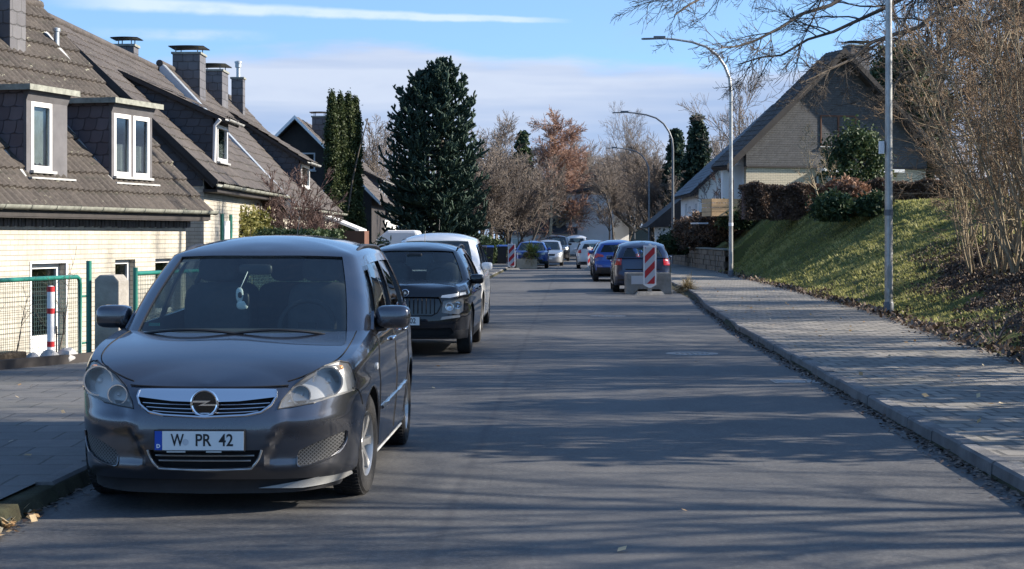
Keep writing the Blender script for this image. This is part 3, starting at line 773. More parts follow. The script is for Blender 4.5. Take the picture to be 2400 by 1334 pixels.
        for k in range(spokes):
            a = 2*PI*k/spokes; rr = [ri*0.16, ri*0.5, ri*0.93]; ww = [0.11, 0.085, 0.13]; xx = [h*0.56, h*0.68, h*0.74]
            for j in range(2):
                t0, t1 = rr[j], rr[j+1]; w0, w1 = ww[j]*ri, ww[j+1]*ri
                def pt(t, w0_, x_): 
                    return (d*x_, t*math.cos(a)-w0_*math.sin(a), t*math.sin(a)+w0_*math.cos(a))
                m.prism([pt(t0, -w0, xx[j]), pt(t0, w0, xx[j]), pt(t1, w1, xx[j+1]), pt(t1, -w1, xx[j+1])], (-d*0.03, 0, 0))
        m.build('rim', 'alloy', w_, smooth=35, recalc=True)
        MB().lathe([(d*-h*0.2, 0.0), (d*-h*0.2, ri*0.88), (d*-h*0.5, ri*0.89)], 24).build('brake_disc', 'dark_slot', w_)
        return w_

def wheel_cut(y, r, z, x0=0.56, x1=1.2, n=36):
    ms = []
    for sg in (1, -1):
        m = MB(); pr = [(x0*sg, 0.0), (x0*sg, r), (x1*sg, r), (x1*sg, 0.0)]
        R = [[(a, y, z)]*n if rr == 0 else [(a, y+rr*math.sin(2*PI*q/n), z+rr*math.cos(2*PI*q/n)) for q in range(n)] for a, rr in pr]
        m.v = [p for row in R[1:3] for p in row]; m.f = [(i, (i+1) % n, n+(i+1) % n, n+i) for i in range(n)]+[tuple(range(n)), tuple(range(2*n-1, n-1, -1))]; m.m = [0]*len(m.f)
        ms.append(m)
    return ms

def arch_lip(car, y, r, z, side, w=0.012, mt=None):
    """rolled edge round a wheel opening"""
    pts = []
    for k in range(25):
        a = -0.45*PI+0.9*PI*k/24+0.0; a = RAD(-100)+RAD(200)*k/24
        yy = y+r*math.sin(a); zz = z+r*math.cos(a)
        if zz < 0.2: continue
        pts.append((side*(car.sx(yy, zz)-0.004), yy, zz))
    return pts

def seats(car, y, zs, xs=(-0.37, 0.37), h=0.5):
    for x in xs:
        m = MB(); superell(m, (x, y, zs), (0.24, 0.08, h/2), 0.5); superell(m, (x, y+0.02, zs+h/2+0.09), (0.14, 0.06, 0.09), 0.6)
        m.build('seat', 'seat_fabric', car.root, smooth=True)

def plate(car, x, y, z, txt, blue=True, rear=False, w=0.52, tilt=0.0, seal=True):
    m = MB(); d = 1 if rear else -1
    m.box(x-w/2-0.007, x+w/2+0.007, y, y-d*0.012, z-0.064, z+0.064)
    p = bevel(m.build('number_plate', 'black_plastic', car.root), 0.004)
    yy = y+d*0.0015
    MB().box(x-w/2+(0 if not blue else 0.044), x+w/2, y, yy, z-0.055, z+0.055).build('plate_face', 'plate_white', p)
    if blue: MB().box(x-w/2, x-w/2+0.042, y, yy+d*0.0005, z-0.055, z+0.055).build('country_band', 'plate_blue', p)
    return p, yy

# ---- people carrier (nearest)
def fd_mpv(x, z):
    # V-shaped centre section running down from the bonnet to the lower intake
    hw = np.interp(z, [0.2, 0.28, 0.40, 0.55, 0.66, 0.78], [0.33, 0.335, 0.375, 0.445, 0.47, 0.49])
    a = 1/(1+math.exp((x-hw)/0.009)); lo = np.interp(z, [0.22, 0.3, 0.5, 0.72, 0.8], [0, 1, 1, 0.7, 0.0])
    side = np.interp(z, [0.22, 0.27, 0.33, 0.46, 0.52, 0.56, 0.60], [0, 0.018, -0.004, -0.004, 0.016, 0.02, 0.006])*(1-a)
    lip = 0.020*math.exp(-((x-hw)/0.012)**2)*lo*(1 if z < .45 else max(0, 1-(z-.45)/.25))
    return 0.036*a*lo+side+lip
MPV = dict(
  plan=[(0, 0, .745, .205), (.28, .012, .747, .205), (.48, .045, .755, .205), (.64, .115, .79, .205), (.755, .235, .835, .205), (.83, .42, .885, .205), (.872, .70, .945, .19), (.888, 1.0, .985, .175),
        (.893, 1.35, 1.02, .17), (.893, 2.0, 1.035, .17), (.893, 2.8, 1.06, .17), (.888, 3.5, 1.09, .18), (.865, 4.0, 1.11, .20), (.80, 4.27, 1.115, .22), (.62, 4.40, 1.12, .22), (.3, 4.45, 1.12, .22), (0, 4.462, 1.12, .22)],
  oF=[(.17, .07), (.24, .03), (.30, .012), (.5, 0.0), (.58, .008), (.68, .045), (.78, .10), (1.0, .16)],
  oS=[(.17, .075), (.24, .03), (.33, .022), (.5, 0.006), (.68, 0.0), (.78, .010), (.88, .012), (.98, .03), (1.12, .06)],
  oR=[(.2, .10), (.3, .03), (.55, 0), (.8, .035), (1.12, .06)],
  cowl_y_side=1.30, cowl_y=.97, floor_z=.93, tr=.03,
  hood_c=[(.10, .755), (.2, .80), (.4, .875), (.65, .945), (.97, 1.012)],
  green=[(0, .975, .985, 0, 1.90, 1.515), (.40, 1.01, .985, .31, 1.925, 1.515), (.70, 1.17, .985, .56, 1.995, 1.505), (.805, 1.36, .98, .645, 2.10, 1.49), (.838, 2.0, 1.0, .668, 2.5, 1.515),
         (.842, 2.9, 1.03, .670, 3.1, 1.52), (.83, 3.7, 1.07, .65, 3.7, 1.50), (.77, 4.2, 1.09, .59, 4.02, 1.45), (.62, 4.35, 1.10, .45, 4.10, 1.455), (0, 4.42, 1.10, 0, 4.16, 1.47)],
  windows=[('windscreen', 0, 1.93, .02, .955, 'car_glass'), ('side', 3.06, 3.38, .06, .80, 'tinted_glass'), ('side', 3.48, 4.55, .06, .86, 'tinted_glass'), ('side', 4.66, 5.6, .06, .86, 'tinted_glass'), ('side', 5.75, 6.75, .10, .84, 'tinted_glass'),
           ('rear_window', 8.05, 9, .08, .86, 'car_glass')],
  black_u=[(3.02, 6.9)], black_v=.87, roof_c=[(1.9, 1.52), (2.15, 1.585), (2.6, 1.63), (3.2, 1.635), (3.8, 1.585), (4.16, 1.485)], skirt=0.0, fd=fd_mpv)

def build_mpv():
    c = Car('parked_people_carrier', MPV, 'paint_grey', 'dark grey people carrier parked nearest the camera, its plate and chrome grille facing us', 'car', 'parked cars')
    rw = 0.318; fyl, ryl = 0.93, 3.633
    head = [(.425, .622), (.44, .665), (.50, .745), (.575, .81), (.665, .858), (.745, .882), (.79, .868), (.815, .82), (.828, .755), (.825, .70), (.62, .648)]
    grille = [(-.405, .722), (-.41, .69), (-.385, .645), (-.33, .605), (-.24, .588), (0, .577), (.24, .588), (.33, .605), (.385, .645), (.41, .69), (.405, .722)]
    low = [(-.325, .385), (-.31, .34), (-.275, .292), (-.24, .282), (0, .276), (.24, .282), (.275, .292), (.31, .34), (.325, .385)]
    fog = [(.535, .285), (.53, .34), (.545, .375), (.63, .415), (.73, .452), (.79, .468), (.785, .41), (.755, .355), (.70, .32), (.60, .288)]
    mir = lambda p: [(-a, b) for a, b in reversed(p)]
    cuts = [(m, 3) for y in (fyl, ryl) for m in wheel_cut(y, 0.362, 0.325)]
    cuts += [(c.solid(head, .06, -.075), 4), (c.solid(mir(head), .06, -.075), 4), (c.solid(grille, .06, -.05), 3), (c.solid(low, .06, -.05), 3), (c.solid(fog, .06, -.02), 6), (c.solid(mir(fog), .06, -.02), 6)]
    body = c.build_body(cuts); c.green()
    # headlamps: clear lens over two reflector bowls
    for sg in (1, -1):
        pl = head if sg > 0 else mir(head)
        V, Fs, bd = c.patch(pl, -.001); m = MB(); m.add(V, Fs); lens = m.build('headlight', 'hazy_lens', c.root, smooth=True)
        m = MB()
        ring = [c_ for c_ in pl]; pts = [(x, c.fy(x, z)-.002, z) for x, z in ring]; m.tube(pts+[pts[0]], .0045, 5, cap=False); m.build('lamp_seal', 'black_plastic', lens)
        for (bx, bz, br) in ((.69, .768, .082), (.545, .695, .054)):
            by = c.fy(bx, bz); m = MB()
            m.lathe([(by+.012, br), (by+.03, br*.93), (by+.065, br*.62), (by+.078, br*.2), (by+.08, 0)], 28, 'y', (sg*bx, 0, bz))
            m.lathe([(by+.008, br*1.12), (by+.008, br*1.0), (by+.014, br*.98)], 28, 'y', (sg*bx, 0, bz)); m.build('reflector', 'chrome', lens, smooth=60)
            m = MB(); superell(m, (sg*bx, by+.05, bz), (br*.25, .03, br*.25), 1.0); m.build('bulb', 'lamp_frost', lens, smooth=True)
        m = MB(); superell(m, (sg*.745, c.fy(.745, .84)+.03, .842), (.022, .02, .016), .9); m.build('indicator', 'amber', lens, smooth=True)
        V, Fs, bd = c.patch([(sg*a, b) for a, b in [(.47, .655), (.53, .74), (.64, .82), (.76, .852), (.79, .70), (.62, .665)]], -.05)
        m = MB(); m.add(V, Fs); m.build('lamp_housing', 'lamp_frost', lens, smooth=True)
    # upper grille: chrome frame, bar, slats, emblem
    m = MB(); n = len(grille)
    pts = [(x, c.fy(x, z)-.003, z) for x, z in grille]; m.tube(pts, .0085, 6)
    gr = m.build('grille', 'chrome', c.root, smooth=50)
    V, Fs, bd = c.patch([(-.405, .735), (.405, .735), (.403, .690), (.2, .668), (0, .662), (-.2, .668), (-.403, .690)], .006, res=.03); m = MB(); m.add(V, Fs)
    V2 = [(a, b+.03, z) for a, b, z in V]; m.f += [(a, b, len(V)+b, len(V)+a) for a, b in bd]; m.m += [0]*len(bd); m.v += V2
    m.build('grille_bar', 'chrome', gr, smooth=40, recalc=True)
    m = MB()
    for zz, xh in ((.655, .375), (.632, .35), (.61, .31)):
        xs = np.linspace(-xh, xh, 15); m.tube([(x, c.fy(x, zz)+.014, zz-.012*(1-(x/xh)**2)) for x in xs], .0035, 5)
    m.build('slats', 'chrome', gr, smooth=60)
    em = MB(); ye = c.fy(0, .66)-.016; ez = .658
    R = [[(0+(.076+.010*math.cos(a))*math.cos(t), ye+.012*math.sin(a), ez+(.076+.010*math.cos(a))*math.sin(t)) for a in np.linspace(0, 2*PI, 9)[:-1]] for t in np.linspace(0, 2*PI, 41)[:-1]]
    em.grid(R, cu=True, cv=True)
    bolt = [(-.078, .006), (-.006, .012), (-.028, .030), (.004, .030), (.052, .008), (.022, .006), (.092, -.006), (.092, -.016), (.006, -.014), (.034, -.030), (.000, -.030), (-.04, -.012), (-.010, -.008), (-.078, -.004)]
    bolt = [(-.078, .004), (-.078, .014), (.040, .014), (-.004, -.006), (.092, -.006), (.092, -.015), (-.040, -.015), (.006, .004)]
    em.prism([(a*.92, ye-.006, ez+b) for a, b in bolt], (0, .012, 0)); emb = em.build('emblem', 'chrome', gr, smooth=40, recalc=True)
    MB().lathe([(ye+.006, 0), (ye+.006, .073), (ye+.02, .073)], 30, 'y', (0, 0, ez)).build('emblem_back', 'gloss_black', emb)
    # lower grille slats and bright lower lip
    m = MB()
    for zz, xh in ((.352, .29), (.322, .27)):
        xs = np.linspace(-xh, xh, 11); m.tube([(x, c.fy(x, zz)+.012, zz) for x in xs], .0045, 5)
    m.build('lower_slats', 'alloy', c.root, smooth=60)
    m = MB(); lo2 = [(-.335, .385), (-.318, .335), (-.28, .284), (-.24, .272), (0, .266), (.24, .272), (.28, .284), (.318, .335), (.335, .385)]; m.tube([(x, c.fy(x, z)-.002, z) for x, z in catmull(np.array(lo2), np.linspace(0, 8, 33))], .007, 6); m.build('lower_lip', 'alloy', c.root, smooth=60)
    for sg in (1, -1):
        m = MB(); fl_ = [(.53, .34), (.535, .285), (.60, .284), (.70, .315), (.76, .352), (.79, .41), (.795, .465)]; m.tube([(sg*x, c.fy(x, z)-.003, z) for x, z in catmull(np.array(fl_), np.linspace(0, 6, 25))], .006, 6); m.build('intake_rim', c.paint, c.root, smooth=60)
        m = MB(); m.tube([((sg)*(c.sx(y, z)), y, z) for y, z in ((.40, .715), (.47, .70), (.53, .665), (.585, .60))], .0045, 4); m.build('bumper_seam', 'dark_slot', body)
    # chin and corner flap
    m = c.solid([(-.74, .135), (-.74, .215), (-.5, .235), (0, .232), (.5, .235), (.74, .215), (.74, .135), (.5, .12), (0, .115), (-.5, .12)], -.02, -.16, res=.06); m.build('chin', 'black_plastic', c.root, smooth=40, recalc=True)
    m = c.solid([(.30, .150), (.40, .165), (.58, .195), (.76, .232), (.80, .235), (.79, .165), (.55, .145)], .0, -.02, res=.04); m.build('air_flap', 'grey_flap', c.root, smooth=40, recalc=True)
    # shut lines
    m = MB(); K = 0.865; S = np.linspace(0.52, s_iA(c)-.02, 26); E = c.E
    for sg in (1, -1):
        pts = []
        for s_ in S:
            xe, ye_, ze = topedge(c, s_); yf = topedge(c, 0)[1]; yc = yf+(c.sp['cowl_y']-yf)*(s_/s_iA(c)); zc = float(c.hc(yc)); f = np.interp(s_, [.52, .8, 1.9], [.955, .94, .90])
            pts.append((sg*xe*f, ye_+(yc-ye_)*(1-f*f), ze+(zc-ze)*(1-f**2.6)+.001))
        m.tube(pts, .0042, 4)
    xs = np.linspace(-.47, .47, 25); m.tube([(x, c.fy(x, .742)+.001, .742+.010*abs(x/.47)**3) for x in xs], .0045, 4)
    m.build('bonnet_seam', 'dark_slot', body)
    for side, sg in (('right', 1), ('left', -1)):
        m = MB()
        for line in ([(1.36, 1.00), (1.34, .9), (1.30, .7), (1.31, .45), (1.36, .26)], [(2.42, 1.02), (2.42, .8), (2.42, .5), (2.40, .27)], [(3.42, 1.06), (3.46, .95), (3.44, .8), (3.30, .62), (3.2, .5), (3.14, .3)]):
            yy = np.interp(np.linspace(0, len(line)-1, 18), range(len(line)), [p[0] for p in line]); z_ = np.interp(np.linspace(0, len(line)-1, 18), range(len(line)), [p[1] for p in line])
            m = MB(); m.tube(c.ribbon(list(zip(yy, z_)), side=side, off=0.0), .0048, 4); m.build('door_seam', 'dark_slot', body)
        yy = np.linspace(1.42, 3.15, 20); m = MB(); m.tube(c.ribbon([(y, .50+.02*(y-1.4)) for y in yy], side=side, off=.004), .013, 6); m.build('side_moulding', c.paint, body, smooth=60)
        m = MB(); m.tube(c.ribbon([(y, .205) for y in np.linspace(1.35, 3.2, 16)], side=side, off=.004), .008, 6); m.build('sill_strip', 'zinc', body, smooth=60)
        for hy in (2.22, 3.16):
            m = MB(); xx = c.sx(hy, .915); superell(m, (sg*(xx+.014), hy, .915+.02*(hy-2.2)), (.016, .10, .017), .6); m.build('door_handle', 'chrome', c.root, smooth=True)
        m = MB(); xx = c.sx(1.18, .79); superell(m, (sg*(xx+.002), 1.17, .79), (.010, .045, .024), .7); m.build('side_repeater', 'lamp_frost', c.root, smooth=True)
        # mirror
        m = MB(); superell(m, (sg*.945, 1.60, 1.092), (.118, .085, .078), .55, 20, 12); mr = m.build('door_mirror', c.paint, c.root, smooth=True)
        m = MB(); m.prism([(sg*.79, 1.52, 1.00), (sg*.90, 1.55, 1.02), (sg*.90, 1.60, 1.055), (sg*.79, 1.62, 1.06)], (0, .05, -.02)); m.build('mirror_arm', 'black_plastic', mr, recalc=True)
        m = MB(); m.prism([(sg*.815, 1.40, 1.00), (sg*.825, 1.60, 1.01), (sg*.795, 1.62, 1.13)], (sg*.02, 0, 0)); m.build('mirror_base', c.paint, mr, recalc=True)
        m = MB(); m.box(sg*.845, sg*1.045, 1.655, 1.69, 1.03, 1.155); bevel(m.build('mirror_glass', 'chrome', mr), .01)
        # roof rail
        m = MB(); ry = np.linspace(2.25, 3.95, 14); rt = pchip([2.25, 2.35, 2.8, 3.4, 3.9, 3.95], [1.50, 1.535, 1.565, 1.56, 1.515, 1.48]); m.tube([(sg*.615, y, float(rt(y))) for y in ry], .013, 6); m.build('roof_rail', 'black_plastic', c.roof, smooth=60)
    for y in (fyl, ryl):
        for sg in (1, -1): c.wheel(sg*.758, y, rw, .205, RAD(-5) if y < 2 else 0, 7, sg)
    # windscreen surround, cabin
    m = MB(); superell(m, (0, 1.32, .965), (.72, .30, .055), .5); m.build('dashboard', 'cabin', c.root, smooth=True)
    m = MB(); t = np.linspace(0, 2*PI, 25); m.tube([(.36+.185*math.cos(a), 1.62+.07*math.sin(a), 1.02+.175*math.sin(a)) for a in t], .017, 8); m.box(.30, .42, 1.62, 1.66, .96, 1.05); m.build('steering_wheel', 'cabin', c.root, smooth=60)
    seats(c, 2.25, 1.06); seats(c, 3.1, 1.08, (-.45, 0, .45), .42)
    m = MB(); superell(m, (-.02, 1.80, 1.405), (.115, .02, .036), .4); m.build('rear_view_mirror', 'black_plastic', c.root, smooth=True)
    o = MB(); superell(o, (-.105, 1.66, 1.235), (.026, .013, .050), .8); superell(o, (-.085, 1.652, 1.165), (.040, .014, .030), .8); o.tube([(-.07, 1.77, 1.39), (-.105, 1.665, 1.27)], .003, 5)
    hang = o.build('hanging_ornament', 'sign_white', None, smooth=True); s_orn.append(hang)
    o = MB(); superell(o, (-.055, 1.655, 1.20), (.018, .016, .048), .8); superell(o, (-.10, 1.646, 1.235), (.014, .006, .020), .8); pt = o.build('dark_patch', 'ink', hang, smooth=True)
    m = MB()
    for (x0, x1, dy) in ((-.62, .05, .0), (-.05, .56, .012)):
        xs = np.linspace(x0, x1, 12); m.tube([(x, wsy(c, x)-.02+dy*0, 1.005+.028*math.sin(PI*(x-x0)/(x1-x0))) for x in xs], [.006]+[.009]*10+[.005], 5)
    m.build('wiper', 'black_plastic', c.root, smooth=60)
    m = MB(); m.grid([[(sg_x, wsy(c, sg_x)-.035, .998), (sg_x, wsy(c, sg_x)+.03, 1.0)] for sg_x in np.linspace(-.70, .70, 25)]); m.build('cowl', 'black_plastic', c.root)
    m = MB(); m.box(-.625, -.555, 1.24, 1.245, 1.045, 1.065); m.build('windscreen_sticker', 'green_paint', c.root)
    m = MB(); m.tube([(-.08, 3.95, 1.54), (-.08, 4.2, 1.80)], .003, 4); m.build('antenna', 'black_plastic', c.roof)
    # tail
    for sg in (1, -1):
        V, Fs, bd = c.patch([(sg*.62, .80), (sg*.62, 1.05), (sg*.80, 1.08), (sg*.84, .78)], .006, 'rear'); m = MB(); m.add(V, Fs); m.build('tail_light', 'tail_red', c.root, smooth=True)
    # plate
    p, yy = plate(c, -.02, c.fy(0, .44)-.030, .445, '')
    for ch, x, sz, xs_ in (('W', -.150, .088, .72), ('PR', .0, .088, .86), ('42', .135, .088, .86)):
        text_mesh('lettering', ch, sz*1.12, 'ink', p, (-.02+x+.022, yy-.0012, .445), (RAD(90), 0, 0), .0006, xs_)
    text_mesh('country_letter', 'D', .030, 'sign_white', p, (-.02-.239, yy-.002, .412), (RAD(90), 0, 0), .0004)
    MB().lathe([(yy-.0015, 0), (yy-.0015, .019)], 20, 'y', (-.02-.080, 0, .437)).build('seal', 'sign_grey', p)
    m = MB(); m.box(-.21, -.10, yy-.002, yy, .376, .386); m.box(.02, .11, yy-.002, yy, .376, .386); m.build('dealer_strip', 'zinc', p)
    # arch lips
    for y in (fyl, ryl):
        for sg in (1, -1):
            m = MB(); m.tube(arch_lip(c, y, .362, .325, sg), .007, 5); m.build('arch_lip', c.paint, body, smooth=60)
    return c
s_orn = []
def s_iA(c): return c.sd[c.iA]
def topedge(c, s_):
    ss = np.array([s_]); C4 = c.C(ss); x, y = c.surf(ss, C4[:, 2]); return float(x[0]), float(y[0]), float(C4[0, 2])
def wsy(c, x):
    G = np.array(c.sp['green'], float); D = catmull(G, np.linspace(0, 2.2, 40)); return float(np.interp(abs(x), D[:, 0], D[:, 1]))

# ---- other cars: one frame of parts, several shapes
def scaled(base, L, W, Hh, **kw):
    """stretch a shape to another length, width and height"""
    s = dict(base); ly = L/4.462; lx = W/.893; lz = Hh/1.635
    s['plan'] = [(a*lx, b*ly, c*lz, d) for a, b, c, d in base['plan']]
    s['green'] = [(a*lx, b*ly, c*lz, d*lx, e*ly, f*lz) for a, b, c, d, e, f in base['green']]
    for k in ('oF', 'oS', 'oR'): s[k] = [(z*lz, o) for z, o in base[k]]
    for k in ('hood_c', 'roof_c'): s[k] = [(y*ly, z*lz) for y, z in base[k]]
    s['cowl_y_side'] = base['cowl_y_side']*ly; s['cowl_y'] = base['cowl_y']*ly; s['floor_z'] = base['floor_z']*lz; s['fd'] = None
    s.update(kw); return s

SUV = dict(
  plan=[(0, 0, .915, .24), (.32, .01, .92, .24), (.56, .045, .93, .24), (.71, .12, .945, .24), (.785, .27, .95, .24), (.85, .46, .97, .24), (.875, .75, .995, .23), (.885, 1.1, 1.01, .22),
        (.887, 1.5, 1.02, .21), (.887, 2.2, 1.03, .21), (.887, 3.0, 1.05, .21), (.88, 3.5, 1.07, .22), (.85, 3.85, 1.08, .26), (.78, 4.08, 1.08, .28), (.6, 4.19, 1.08, .28), (.3, 4.235, 1.08, .28), (0, 4.24, 1.08, .28)],
  oF=[(.22, .09), (.32, .02), (.5, 0.0), (.62, .01), (.80, .03), (.90, .06), (1.1, .1)],
  oS=[(.2, .06), (.28, .02), (.45, .012), (.62, 0.0), (.75, .012), (.86, .0), (.98, .03), (1.1, .06)],
  oR=[(.25, .10), (.35, .01), (.55, 0), (.68, .01), (.75, .06), (1.08, .09)],
  cowl_y_side=1.22, cowl_y=.98, floor_z=.93, tr=.03, fd=None,
  hood_c=[(.03, .93), (.15, .975), (.5, 1.005), (.98, 1.03)],
  green=[(0, 1.0, 1.0, 0, 1.66, 1.44), (.42, 1.04, 1.0, .32, 1.69, 1.44), (.73, 1.2, .99, .54, 1.78, 1.425), (.80, 1.32, .985, .60, 1.88, 1.41), (.835, 1.9, 1.0, .62, 2.2, 1.44),
         (.84, 2.7, 1.02, .62, 2.75, 1.445), (.825, 3.4, 1.04, .61, 3.3, 1.425), (.76, 3.9, 1.05, .56, 3.66, 1.40), (.62, 4.05, 1.06, .44, 3.74, 1.405), (0, 4.13, 1.06, 0, 3.80, 1.42)],
  windows=[('windscreen', 0, 1.93, .02, .955, 'car_glass'), ('side', 3.1, 4.35, .06, .84, 'tinted_glass'), ('side', 4.5, 5.5, .06, .84, 'tinted_glass'), ('side', 5.6, 6.4, .10, .80, 'tinted_glass'), ('rear_window', 8.0, 9, .06, .84, 'tinted_glass')],
  black_u=[(3.02, 6.6)], black_v=.86, roof_c=[(1.66, 1.455), (1.9, 1.50), (2.4, 1.545), (3.0, 1.54), (3.5, 1.49), (3.8, 1.435)], skirt=.40)

def generic(name, spec, paint, label, cat, group, wheels, rw=.33, q=.6, cuts=(), detail=True, spokes=5):
    c = Car(name, spec, paint, label, cat, group, q)
    wx = max(p[0] for p in spec['plan'])-.125
    cc = [(m, 3) for y in wheels for m in wheel_cut(y, rw+.045, rw+.01, n=28)]+[(c.solid(pl, .06, -dp, sd, .05), mi) for pl, dp, sd, mi in cuts]
    c.build_body(cc); c.green()
    for y in wheels:
        for sg in (1, -1): c.wheel(sg*wx, y, rw, .2, 0, spokes, sg)
    fz = spec['floor_z']; my = spec['cowl_y_side']+.22; mx = max(p[0] for p in spec['plan'])
    for sg in (1, -1):
        m = MB(); superell(m, (sg*(mx+.02), my, fz+.14), (.10, .07, .07), .55, 14, 8); m.box(sg*(mx-.06), sg*(mx+.02), my-.02, my+.03, fz+.08, fz+.12); m.build('door_mirror', paint, c.root, smooth=50)
    L = max(p[1] for p in spec['plan'])
    seats(c, L*.48, fz+.12); 
    if q > .5: seats(c, L*.68, fz+.12, (-.38, .38), .4)
    m = MB(); superell(m, (0, spec['cowl_y']+.32, fz+.03), (.68, .26, .05), .5); m.build('dashboard', 'cabin', c.root, smooth=True)
    return c
def front_fit(c, head, grille, low, pz, mat_g='gloss_black', bars=0):
    for sg in (1, -1):
        pl = [(sg*a, b) for a, b in head]; V, Fs, bd = c.patch(pl, .004, res=.06); m = MB(); m.add(V, Fs); ln = m.build('headlight', 'lamp_frost', c.root, smooth=True, recalc=True)
        V, Fs, bd = c.patch(pl, .009, res=.06); m = MB(); m.add(V, Fs); m.build('lamp_lens', 'lens_glass', ln, smooth=True)
    if grille:
        g = c.solid(grille, .006, -.02, res=.07).build('grille', mat_g, c.root, smooth=40, recalc=True)
    if low: c.solid(low, .006, -.02, res=.07).build('lower_intake', 'black_plastic', c.root, smooth=40, recalc=True)
    if pz: plate(c, 0, c.fy(0, pz)-.03, pz, '')
def rear_fit(c, tail, pz=.85, bz=(.30, .52), clear=None, strip='black_plastic', zt=None):
    L = c.fy(0, .6, True)
    for sg in (1, -1):
        pl = [(sg*a, b) for a, b in tail]; mm = c.solid(pl, .014, -.01, 'rear', .05); tl = mm.build('tail_light', 'tail_red', c.root, smooth=40, recalc=True)
        if clear: c.solid([(sg*a, b) for a, b in clear], .017, .012, 'rear', .05).build('reverse_lamp', 'tail_clear', tl, recalc=True)
    W = max(p[0] for p in c.sp['plan'])
    if bz: c.solid([(-W+.09, bz[0]), (-W+.07, bz[1]), (W-.07, bz[1]), (W-.09, bz[0])], .010, -.02, 'rear', .12).build('rear_bumper', strip, c.root, smooth=40, recalc=True)
    if pz: plate(c, 0, c.fy(0, pz, True)+.02, pz, '', rear=True)
    m = MB(); z = c.sp['floor_z']; G = c.sp['green']; b, t = G[-1][:3], G[-1][3:]
    m.tube([(0, b[1]+.03, b[2]+.02), (-.2, (b[1]*.85+t[1]*.15)+.04, b[2]*.85+t[2]*.15), (-.36, (b[1]*.75+t[1]*.25)+.035, b[2]*.75+t[2]*.25)], .009, 5); m.build('rear_wiper', 'black_plastic', c.root)
def place(c, x, y, rz): c.root.location = (x, y, 0); c.root.rotation_euler = (0, 0, rz)

